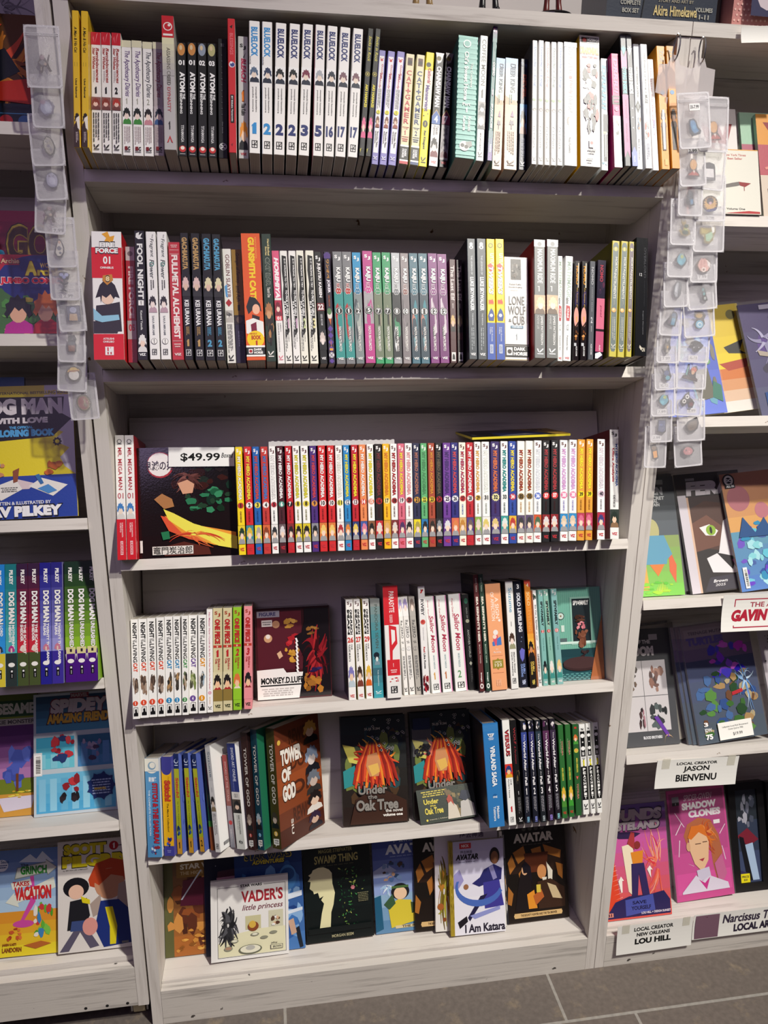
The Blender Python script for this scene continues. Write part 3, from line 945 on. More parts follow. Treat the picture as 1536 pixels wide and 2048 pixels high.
POS3 = [
    (.0015, -.0280, .0150, .2162, .0006), (.0178, -.0280, .0150, .2159, .0006), (.2072, -.0280, .0121, .1913, -.0010), (.2213, -.0280, .0127, .1915, -.0000), 
    (.2363, -.0280, .0119, .1912, -.0003), (.2506, -.0280, .0125, .1909, -.0002), (.2654, -.0280, .0114, .1911, -.0002), (.2789, -.0280, .0115, .1917, -.0004), 
    (.2933, -.0280, .0118, .1914, .0002), (.3077, -.0280, .0118, .1911, -.0006), (.3215, -.0280, .0130, .1908, .0000), (.3366, -.0280, .0119, .1904, .0010), 
    (.3506, -.0280, .0131, .1907, .0019), (.3666, -.0280, .0123, .1903, .0026), (.3822, -.0280, .0122, .1900, .0017), (.3963, -.0280, .0111, .1904, .0017), 
    (.4098, -.0280, .0118, .1906, .0029), (.4244, -.0280, .0121, .1908, .0025), (.4387, -.0280, .0119, .1912, .0026), (.4520, -.0280, .0129, .1913, .0039), 
    (.4668, -.0280, .0124, .1913, .0034), (.4805, -.0280, .0122, .1910, .0040), (.4939, -.0280, .0120, .1911, .0045), (.5071, -.0280, .0133, .1913, .0046), 
    (.5221, -.0280, .0126, .1910, .0042), (.5361, -.0280, .0119, .1907, .0047), (.5500, -.0280, .0122, .1907, .0048), (.5634, -.0280, .0122, .1908, .0051), 
    (.5768, -.0280, .0146, .1905, .0061), (.5927, -.0280, .0135, .1907, .0052), (.6070, -.0280, .0128, .1906, .0063), (.6210, -.0280, .0128, .1903, .0064), 
    (.6368, -.0280, .0119, .1912, .0060), (.6512, -.0280, .0142, .1909, .0060), (.6679, -.0280, .0162, .1910, .0066), (.6861, -.0280, .0138, .1911, .0075), 
    (.7017, -.0280, .0138, .1908, .0076), (.7173, -.0280, .0141, .1907, .0089), (.7337, -.0280, .0139, .1908, .0090), (.7491, -.0280, .0145, .1910, .0101), 
    (.7657, -.0280, .0145, .1906, .0096), (.7822, -.0280, .0146, .1910, .0103), (.8007, -.0280, .0149, .1907, .0093), (.8179, -.0280, .0149, .1908, .0110), 
    (.8341, -.0280, .0142, .1912, .0117), (.8509, -.0280, .0135, .1913, .0123), (.8743, -.0280, .0151, .1909, .0106), (.9004, -.0280, .0175, .2086, .0103),
]
POS4 = [
    (.0015, -.0280, .0128, .1821, .0007), (.0145, -.0237, .0147, .1817, .0010), (.0296, -.0221, .0147, .1822, .0011), (.0452, -.0232, .0139, .1829, .0023), 
    (.0596, -.0213, .0144, .1834, .0024), (.0749, -.0223, .0128, .1833, .0025), (.0893, -.0244, .0118, .1835, .0040), (.1015, -.0176, .0153, .1831, .0041), 
    (.1184, -.0205, .0150, .1830, .0047), (.1343, -.0189, .0107, .1927, .0048), (.1454, -.0157, .0169, .1934, .0052), (.1634, -.0147, .0169, .1929, .0056), 
    (.1820, -.0140, .0156, .1934, .0057), (.2020, -.0136, .0153, .1941, .0061), (.4030, .0006, .0144, .1957, .0006), (.4209, -.0000, .0129, .1957, -.0020), 
    (.4379, .0034, .0129, .1949, -.0012), (.4533, .0056, .0189, .1947, -.0008), (.4779, -.0067, .0293, .2192, -.0008), (.5144, .0091, .0083, .1943, -.0058), 
    (.5257, .0109, .0111, .1949, -.0085), (.5387, .0103, .0118, .1942, -.0081), (.5516, .0018, .0137, .2144, -.0028), (.5709, .0087, .0184, .1927, -.0077), 
    (.5932, .0107, .0203, .1933, -.0068), (.6195, .0113, .0247, .1947, -.0075), (.6498, .0147, .0126, .1930, -.0076), (.6647, -.0047, .0103, .2328, -.0035), 
    (.6781, -.0055, .0095, .2331, -.0063), (.6907, -.0040, .0320, .2128, -.0060), (.7310, -.0022, .0157, .2158, -.0033), (.7524, .0045, .0157, .2153, -.0049), 
    (.7718, -.0025, .0127, .2167, -.0047), (.7897, .0015, .0073, .1949, -.0041), (.8022, .0074, .0103, .1947, -.0029), (.8179, .0081, .0110, .1949, -.0079), 
    (.8336, .0109, .0128, .1951, -.0058),
]
POS5 = [
    (.6906, -.0337, .0334, .2142, -.0057), (.7333, -.0316, .0160, .2186, -.0054), (.7537, -.0313, .0117, .2163, -.0067), (.7699, -.0300, .0119, .2131, -.0013), 
    (.7868, -.0313, .0119, .2134, -.0025), (.8036, -.0314, .0119, .2130, -.0041), (.8195, -.0302, .0134, .2127, -.0037), (.8380, -.0262, .0120, .2120, -.0046), 
    (.8544, -.0216, .0116, .1962, -.0010), (.8710, -.0181, .0117, .1952, -.0002), (.8876, -.0146, .0128, .1938, .0011), (.9051, -.0124, .0132, .1920, -.0007), 
    (.9230, -.0115, .0103, .1926, -.0028), (.9376, -.0108, .0110, .1932, -.0001),
]


# ---------------------------------------------------------------- the rows, book by book
def row(F, pos, specs, group):
    assert len(pos) == len(specs), (len(pos), len(specs))
    for p, sp in zip(pos, specs):
        kw = dict(sp[2]) if len(sp) > 2 else {}
        book(F, *p, sp[0], sp[1], group=group, **kw)


W = 'f2f0ec'
cream = dict(base='e9e2b8')
mancat = V('A Man & His Cat', .3, .12, .74, .31, '2c2410', 2, .15) + R(.3, .38, .34, .41, '8a7420') + R(.66, .38, .7, .41, '8a7420') + V('Umi Sakurai', .36, .5, .64, .64, '2c2410', 3) + ART(.0, .74, .98, .86, None, '2a2018', 'efd6c2', '5d4030', 2) + P('3a2822', (.0, .86), (.5, .8), (.85, .9), (.85, 1), (.0, 1)) + P('f4ece0', (.4, .79), (.9, .77), (.95, .88), (.6, .86)) + LINES(.3, .89, .7, .97, 2, 'cbb')
goodkw = dict(base='8d86c4')
dim = lambda s: s
ROW1 = [
    (mancat, 'thin yellow paperback against the upright at the start of the top row', dict(base='e8bd2c')),
    (mancat, 'thin yellow paperback touching the first white book with a red top', dict(base='e8bd2c')),
    (remon('1', '8a3a2a', 1), 'white paperback with red top numbered one, beside the yellow pair', dict(base=W)),
    (remon('1', '8a3a2a', 1), 'white paperback with red top numbered one, middle of the red-topped three', dict(base=W)),
    (remon('2', 'b5382c', 5), 'white paperback with red top and a black numeral two', dict(base=W)),
    (apoth('1', '5b3a78', '1e2420', '3f8a3a', 1), 'white paperback with purple script and green patch, beside the red-topped numeral two', dict(base=W)),
    (apoth('1', '5b3a78', '1e2420', '3f8a3a', 1), 'white paperback with purple script and green patch, second of that pair', dict(base=W)),
    (apoth('2', '3a3f4a', '26201f', 'c98a94', 4), 'white paperback with grey script numbered two and a dark-haired portrait', dict(base=W)),
    (apoth('3', '8a3a48', '232c3c', '3a5a8a', 6, 'b9aeb0'), 'greyish pink paperback with maroon script and blue patch, beside the silver book', dict(base='b0a5a6')),  # base and backdrop greyed to paint the shade this copy stands in
    (R(0, 0, 1, .165, 'c5202c') + C(.5, .08, .38, 'f1ebe4') + C(.5, .08, .3, 'c5202c') + C(.62, .07, .12, 'f1ebe4') + R(.1, .135, .9, .15, 'f1ebe4') + GRAD(0, .165, 1, .45, 'e2dfb8', 'b3b0ae', 6) + V('ASSASSINS CREED', .36, .24, .66, .52, '5d5a50', 1) + V('DYNASTY', .36, .535, .64, .72, 'b8686c', 2) + H('1', .38, .79, .62, .85, '222', 2) + P('b83a3a', (.5, .895), (.75, .95), (.62, .945), (.5, .915), (.38, .945), (.25, .95)), 'tall silver paperback with a red top standing above its neighbours', dict(base='b8b5b4')),
    (atom('01', 'c98a4a', 1), 'black paperback numbered one with white lettering, beside the tall silver book', dict(base='141416')),
    (atom('01', 'c98a4a', 2), 'black paperback numbered one with white lettering, beside the black numeral two', dict(base='141416')),
    (atom('02', '8d98a8', 3), 'black paperback numbered two with white block lettering on the top row', dict(base='141416')),
    (atom('03', 'b5b07a', 4), 'black paperback numbered three with white block lettering on the top row', dict(base='141416')),
    (C(.5, .905, .4, 'd8d8d8') + C(.5, .905, .34, '17171a') + H('DC', .26, .888, .74, .922, 'e6e6e6', 4) + HLINES(.3, .04, .7, .07, 3, '77777c') + [o for i in range(11) for o in C(.42, .14 + i * .05, .05, '55555c')] + V('the black', .4, .7, .54, .8, '66666c', 1), 'plain black paperback with a round white badge near its foot, beside the thin red book', dict(base='101013')),
    (P('1e1214', (.3, .06), (.7, .045), (.6, .075)) + V('BLESSINGS', .3, .11, .74, .27, 'e87880', 1) + C(.55, .345, .42, 'd9d3dc') + C(.6, .345, .3, '3a4a8a') + C(.45, .33, .16, 'f1ebf0') + R(.28, .57, .78, .78, '1b1114') + V('BY Shikako Yamamoto', .42, .58, .62, .77, 'f1e9e9', 3) + P('8d1a22', (.3, .94), (.6, .93), (.5, .955)), 'tall thin red paperback with white edge beside the plain black one', dict(base='c8242e', right='efece8')),
    (SJ(.06, '222', .05) + P('555', (.2, .14), (.5, .17), (.8, .13), (.6, .18)) + VO('BLEACH', .3, .18, .82, .38, 'a32a4c', 'd6c8cc', 5, .2) + HO('1', .3, .45, .7, .53, 'e07a1c', '8a4408', 5, .2) + V('Tite Kubo', .3, .55, .75, .65, '222', 3) + ART(0, .67, 1, .93, None, 'd98a2c', 'e9c8ac', '1b1b1f', 6) + VIZ(.955, 'b02a34'), 'grey paperback with purple lettering and an orange numeral one', dict(base='b9b7b6')),
    (bl('1', '2f8fd0', '5a6e88', 1, extra=1), 'white paperback with light blue lettering numbered one, beside the grey one', dict(base=W, right='4a90d0')),
    (bl('2', '2f8fd0', '2d3a5a', 2, extra=1), 'white paperback with light blue lettering numbered two', dict(base=W, right='e6e6e6')),
    (bl('2', '23306e', '171c22', 3), 'white paperback with navy lettering numbered two, beside the light blue pair', dict(base=W, right='e8d64a')),
    (bl('2', '23306e', '171c22', 3), 'white paperback with navy lettering numbered two, beside the navy numeral three', dict(base=W, right='e8d64a')),
    (bl('3', '23306e', '7a2f48', 4), 'white paperback with navy lettering numbered three and a maroon-haired portrait', dict(base=W, right='d85a6a')),
    (bl('5', '23306e', 'a9adb3', 5), 'white paperback with navy lettering numbered five and a grey-haired portrait', dict(base=W)),
    (bl('16', '23306e', '1f2a3c', 6), 'white paperback with navy lettering numbered sixteen', dict(base=W)),
    (bl('17', '23306e', '7a5560', 7), 'white paperback with navy lettering numbered seventeen, beside the sixteen', dict(base=W)),
    (bl('17', '23306e', '7a5560', 7), 'white paperback with navy lettering numbered seventeen, beside the thin black pair', dict(base=W)),
    (V('Socks in Rock', .3, .06, .8, .26, 'd3c94a', 1, .3) + C(.5, .36, .4, 'c9b83a') + C(.5, .36, .32, '161616') + C(.5, .36, .15, 'c9b83a') + V('AKI HAMAZI', .3, .44, .74, .62, 'e3d42a', 5) + ART(.05, .68, .95, .86, None, 'e06a94', 'f0d0c0', 'd85a8a', 3) + P('2a2a2c', (.2, .86), (.8, .86), (.7, .95), (.3, .95)) + P('b0a83a', (.1, .95), (.4, .94), (.2, .98)), 'thin black paperback with yellow lettering, beside the last white seventeen', dict(base='151516')),
    (V('Socks in Rock', .3, .06, .8, .26, 'd3c94a', 1, .3) + C(.5, .36, .4, 'c9b83a') + C(.5, .36, .32, '161616') + C(.5, .36, .15, 'c9b83a') + V('AKI HAMAZI', .3, .44, .74, .62, 'e3d42a', 5) + ART(.05, .68, .95, .86, None, 'e06a94', 'f0d0c0', 'd85a8a', 3) + P('2a2a2c', (.2, .86), (.8, .86), (.7, .95), (.3, .95)) + P('b0a83a', (.1, .95), (.4, .94), (.2, .98)), 'thin black paperback with yellow lettering, beside the first lavender one', dict(base='151516')),
    (good(1), 'lavender paperback with a paw print, touching the thin black pair', goodkw),
    (good(2), 'lavender paperback with a paw print, middle one of three', goodkw),
    (good(3), 'lavender paperback with a paw print, touching the first cream book', goodkw),
    (catg('1', 'c8424a'), 'cream paperback with stacked red letters numbered one', cream),
    (catg('2', '3d4f80'), 'cream paperback with stacked blue letters numbered two', cream),
    (R(0, .16, 1, .5, 'ecead9') + C(.4, .11, .3, '222') + V('Catlords\'', .35, .14, .8, .28, 'b02a4a', 4) + V('Manservant', .22, .29, .7, .52, '5a3a8a', 4) + C(.2, .56, .08, '222') + C(.7, .54, .06, '222') + E(.46, .63, .3, .03, '1c1c1c') + H('1', .38, .615, .54, .645, 'f0e02a', 3) + V('Rat Kitaguni', .3, .69, .62, .85, '222', 3) + YEN(.92, '222', .05), 'bright yellow paperback between the cream pair and the black pair', dict(base='f0e11c')),
    (chain('4', '2f5ea8', 0, 3), 'black and white paperback with a blue band numbered four', dict(base='18181a')),
    (chain('7', '7a2a4c', 1, 5), 'black and grey paperback with a maroon band numbered seven', dict(base='1c1a1c')),
    ([o for i in range(24) for o in R(0, i / 24, 1, i / 24 + .02, '6fb5a8')] + C(.45, .065, .2, 'e6efe6') + C(.45, .065, .15, '63a89c') + V('Chi\'s Sweet Home', .34, .13, .56, .53, 'e9f0e6', 3) + V('The Complete', .62, .22, .78, .42, 'e2ece2', 1) + H('Part', .3, .55, .7, .575, 'e9f0e6', 2) + H('1', .44, .59, .6, .63, 'e9f0e6', 4) + V('Konami', .6, .66, .76, .78, 'e9f0e6', 2) + V('Kanata', .34, .66, .5, .78, 'e9f0e6', 2) + E(.45, .905, .26, .04, 'e6e4de') + P('7d7f7c', (.5, .87), (.8, .86), (.85, .9), (.6, .92)) + C(.35, .9, .1, '222') + C(.55, .91, .1, '222'), 'very thick turquoise striped paperback on the top row', dict(base='5fa89c', left='3f6f68')),
    (V('COFFEE MOON', .26, .03, .82, .4, '333', 1) + H('1', .3, .43, .72, .5, '222', 5) + R(0, .53, 1, .75, '8f8d8c') + ART(0, .53, 1, .64, None, '2f2d2f', 'e0dcd8', '555', 2) + ART(0, .64, 1, .75, None, 'c9c4be', 'efeae6', '2a2a2c', 4) + V('MOCHITO BOTA', .4, .78, .6, .92, '666', 1) + YEN(.93, '444', .04), 'white paperback with spaced grey capitals next to the turquoise book', dict(base='e9e7e4')),
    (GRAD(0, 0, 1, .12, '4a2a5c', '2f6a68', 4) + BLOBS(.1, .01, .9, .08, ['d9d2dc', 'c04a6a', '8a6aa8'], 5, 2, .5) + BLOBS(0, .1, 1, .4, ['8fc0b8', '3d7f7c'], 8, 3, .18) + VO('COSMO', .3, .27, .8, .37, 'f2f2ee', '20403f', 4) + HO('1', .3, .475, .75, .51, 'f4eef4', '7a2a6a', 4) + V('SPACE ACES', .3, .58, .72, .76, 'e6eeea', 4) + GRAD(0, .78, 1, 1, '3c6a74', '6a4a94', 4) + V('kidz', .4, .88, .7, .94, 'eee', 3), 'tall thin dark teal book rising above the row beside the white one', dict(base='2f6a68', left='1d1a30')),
    (deer(1), 'pale blue and sand coloured paperback, beside the tall thin teal book', dict(base='d8b99c')),
    (deer(2), 'pale blue and sand coloured paperback, beside the navy one', dict(base='d8b99c')),
    (V('DEVEIL', .34, .14, .8, .36, 'b5482a', 4) + H('1', .42, .365, .62, .4, 'd8d8de', 2) + R(0, .41, 1, .45, '3d8ac0') + ART(0, .44, 1, .68, '5f86b0', '151820', 'd8a88a', '8f6a58', 3) + BLOBS(0, .02, 1, .12, ['2d3a58', '3a4a70'], 5, 2, .5) + LINES(.25, .72, .75, .92, 3, '8a92a8') + YEN(.93, 'd8d8de', .04), 'navy paperback with an orange title between the sandy pair and the white run', dict(base='141c34')),
    (dooms('4a6aa0', 1, 'e8c8b0'), 'slim white paperback with blue title, beside the navy one', dict(base='eeedea', left='5c5853')),
    (dooms('4a6aa0', 2, 'e0a8a0'), 'slim white paperback with blue title, beside the rose titled one', dict(base='eeedea')),
    (dooms('a86a70', 3, 'd8b090'), 'slim white paperback with a rose coloured title', dict(base='eeeae2')),
    (dooms('3d5a5c', 4, 'c8c8c8'), 'slim white paperback with a dark green-grey title', dict(base='eeedea')),
    (dooms('4a6ab0', 5, '8ac0d0'), 'slim white paperback with blue title, beside the thicker white one', dict(base='eeedea')),
    (V('Do You Like', .34, .05, .68, .26, '6d7172', 1) + C(.5, .285, .14, 'c43a3f') + V('Nerdy', .34, .31, .68, .42, 'b5504f', 1) + V('Nurse?', .34, .435, .68, .57, '6d7172', 1) + E(.36, .64, .16, .035, '6d655c') + E(.42, .635, .1, .02, 'd8c8b4') + P('b8b0a4', (.3, .66), (.6, .64), (.75, .7), (.5, .73)) + V('Arata Kawabata', .34, .77, .54, .9, '555', 1) + GRAD(0, .0, 1, .04, 'e4ebec', 'e0e8ea', 2), 'thicker white paperback with a grey title and a red heart', dict(base='e6e9e8', right='e8c420')),
    (R(.08, .015, .92, .06, '1c1a1a') + C(.24, .037, .1, 'c8322f') + H('VIZBIG', .36, .02, .9, .045, 'f4f2ee', 4) + R(.36, .05, .88, .056, 'bbb') + HO('DRAGONBALL', .05, .095, .95, .14, 'e8c818', '8a5a10', 5) + H('AKIRA TORIYAMA', .1, .158, .9, .175, 'b5302f', 3) + BLOBS(.08, .21, .95, .42, ['1b1b1d', 'f3efe9', '26242a', 'c43a34', '1b1b1d'], 22, 4, .45) + BLOBS(.06, .42, .95, .78, ['1b1b1d', 'c43a34', 'f3efe9', '26242a', '1b1b1d'], 30, 7, .4) + R(.42, .8, .66, .86, 'c9c4c0') + C(.54, .825, .08, 'c43a34') + HLINES(.35, .87, .75, .91, 2, '444') + HLINES(.3, .94, .6, .98, 2, '333'), 'thick white paperback with a black badge and yellow title at its top', dict(base='eeece9', left='d8b41c')),
    (GRAD(0, 0, 1, .12, 'dadad8', 'cfd2d2', 3) + VO('DRRR!!', .12, .06, .72, .46, '3f90b0', '242a30', 4, .1) + R(.3, .5, 1, .66, '20282e') + R(.3, .655, .75, .675, 'c0b488') + P('2c3236', (.35, .68), (.9, .68), (.85, .92), (.4, .92)) + R(.6, .68, .68, .88, 'e6e4de') + BLOBS(.05, .92, .95, .98, ['4a8aa0', 'c9d0d0'], 4, 2, .5), 'white, blue and charcoal paperback beside the thick white one', dict(base='cdd2d3')),
    (R(.1, .01, .9, .028, 'b01860') + VO('DRRR!!', .25, .04, .78, .35, 'f05aa0', '2a0f1e', 4, .15) + R(0, .37, 1, .45, '2a1820') + HLINES(.15, .38, .85, .44, 2, 'e05a90') + C(.5, .49, .26, 'f08ab8') + C(.5, .49, .2, 'd81f74') + H('1', .42, .475, .58, .505, 'f6dcea', 3) + R(0, .55, 1, 1, 'edebe9') + BLOBS(.1, .55, .9, .75, ['9a9c98', 'c4c6c2', '6f746f'], 9, 4, .4), 'bright pink and white paperback beside the tall grey spines', dict(base='d81f74', left='a81860')),
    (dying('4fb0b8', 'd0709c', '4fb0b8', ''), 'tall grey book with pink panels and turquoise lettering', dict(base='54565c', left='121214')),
    (dying('f0f0f2', '', 'e8e8ea', '7484cc', True), 'tall grey book with white lettering and a periwinkle tip', dict(base='54565c')),
    (V('The Summoner', .58, .05, .72, .2, '888', 1) + V('SEPTEMBER JASPER', .3, .18, .66, .43, '444', 2) + P('2c302c', (.5, .45), (.95, .5), (.5, .555), (.05, .5)) + H('1', .42, .48, .6, .52, 'e9e9e6', 3) + BLOBS(.1, .57, .95, .72, ['c98a6a', '4a6080', '2c3440', 'a9c0d0'], 9, 3, .5) + V('Mel Kishida', .4, .76, .56, .93, '777', 1), 'white paperback with a dark diamond, beside the periwinkle tipped book', dict(base='dcdfe0')),
    (V('The Essence of', .42, .07, .66, .27, '555', 1) + V('Being a', .42, .28, .66, .4, '555', 1) + V('MUSE', .34, .41, .74, .48, '222', 2) + H('1', .46, .51, .58, .57, '444', 1) + BLOBS(.1, .6, .95, .78, ['c8665a', 'd8a89a', '8fa4a8', 'e0c0b8'], 10, 4, .45) + LINES(.3, .8, .7, .93, 2, 'aab'), 'white paperback with a thin grey title and red sketch near the orange books', dict(base='e2e4e5')),
    (V('This lesser star the world', .35, .07, .62, .62, 'b5707c', 1) + BLOBS(.15, .52, .9, .7, ['8f94c0', 'c8a0b4', 'd8d8e8'], 8, 3, .4) + C(.5, .68, .05, '88a'), 'short white paperback with a thin rose title touching the first orange book', dict(base='eceaea')),
    (VO('ZOE', .3, .03, .8, .13, '8f8a78', 'd0902c', 3) + HLINES(.3, .14, .75, .17, 2, '9a7a3a') + R(.3, .19, .62, .3, 'c98424') + V('SILENCE', .4, .31, .58, .4, 'e8b45c', 2) + C(.48, .38, .26, '3f7fae') + ART(.1, .5, .8, .66, None, '4a2f22', 'ecd8c8', '5c4034', 5) + P('3a2a28', (.2, .66), (.7, .66), (.66, .85), (.25, .85)) + R(.35, .52, .58, .84, 'f1ece4') + R(.4, .92, .75, .97, 'e8a84c'), 'orange paperback with a blue dot beside the short white one', dict(base='de9326')),
    (VO('ZOE', .3, .03, .8, .13, '8f8a78', 'd0902c', 3) + R(.3, .19, .62, .3, 'c98424') + C(.48, .38, .26, '3f7fae') + ART(.1, .5, .9, .66, None, '3a2419', 'b58a70', '4a352c', 5) + P('2a1e1c', (.2, .66), (.8, .66), (.7, .85), (.25, .85)), 'orange paperback at the end of the top row behind the hanging pouches', dict(base='d58b22')),
]
fool = P('e6e6e4', (.2, .02), (.5, .01), (.45, .035), (.8, .015), (.6, .05), (.85, .06), (.4, .065), (.15, .05))
fma = V('FULLMETAL ALCHEMIST', .24, .11, .78, .82, 'efe4e0', 4) + R(.1, .065, .9, .068, 'e8d0cc') + R(.1, .1, .9, .103, 'e8d0cc') + HLINES(.2, .02, .8, .05, 2, 'e8c0bc') + R(.1, .84, .9, .843, 'e8d0cc') + HLINES(.2, .86, .8, .9, 2, 'e8c0bc') + VIZ(.945, 'f0e6e2')
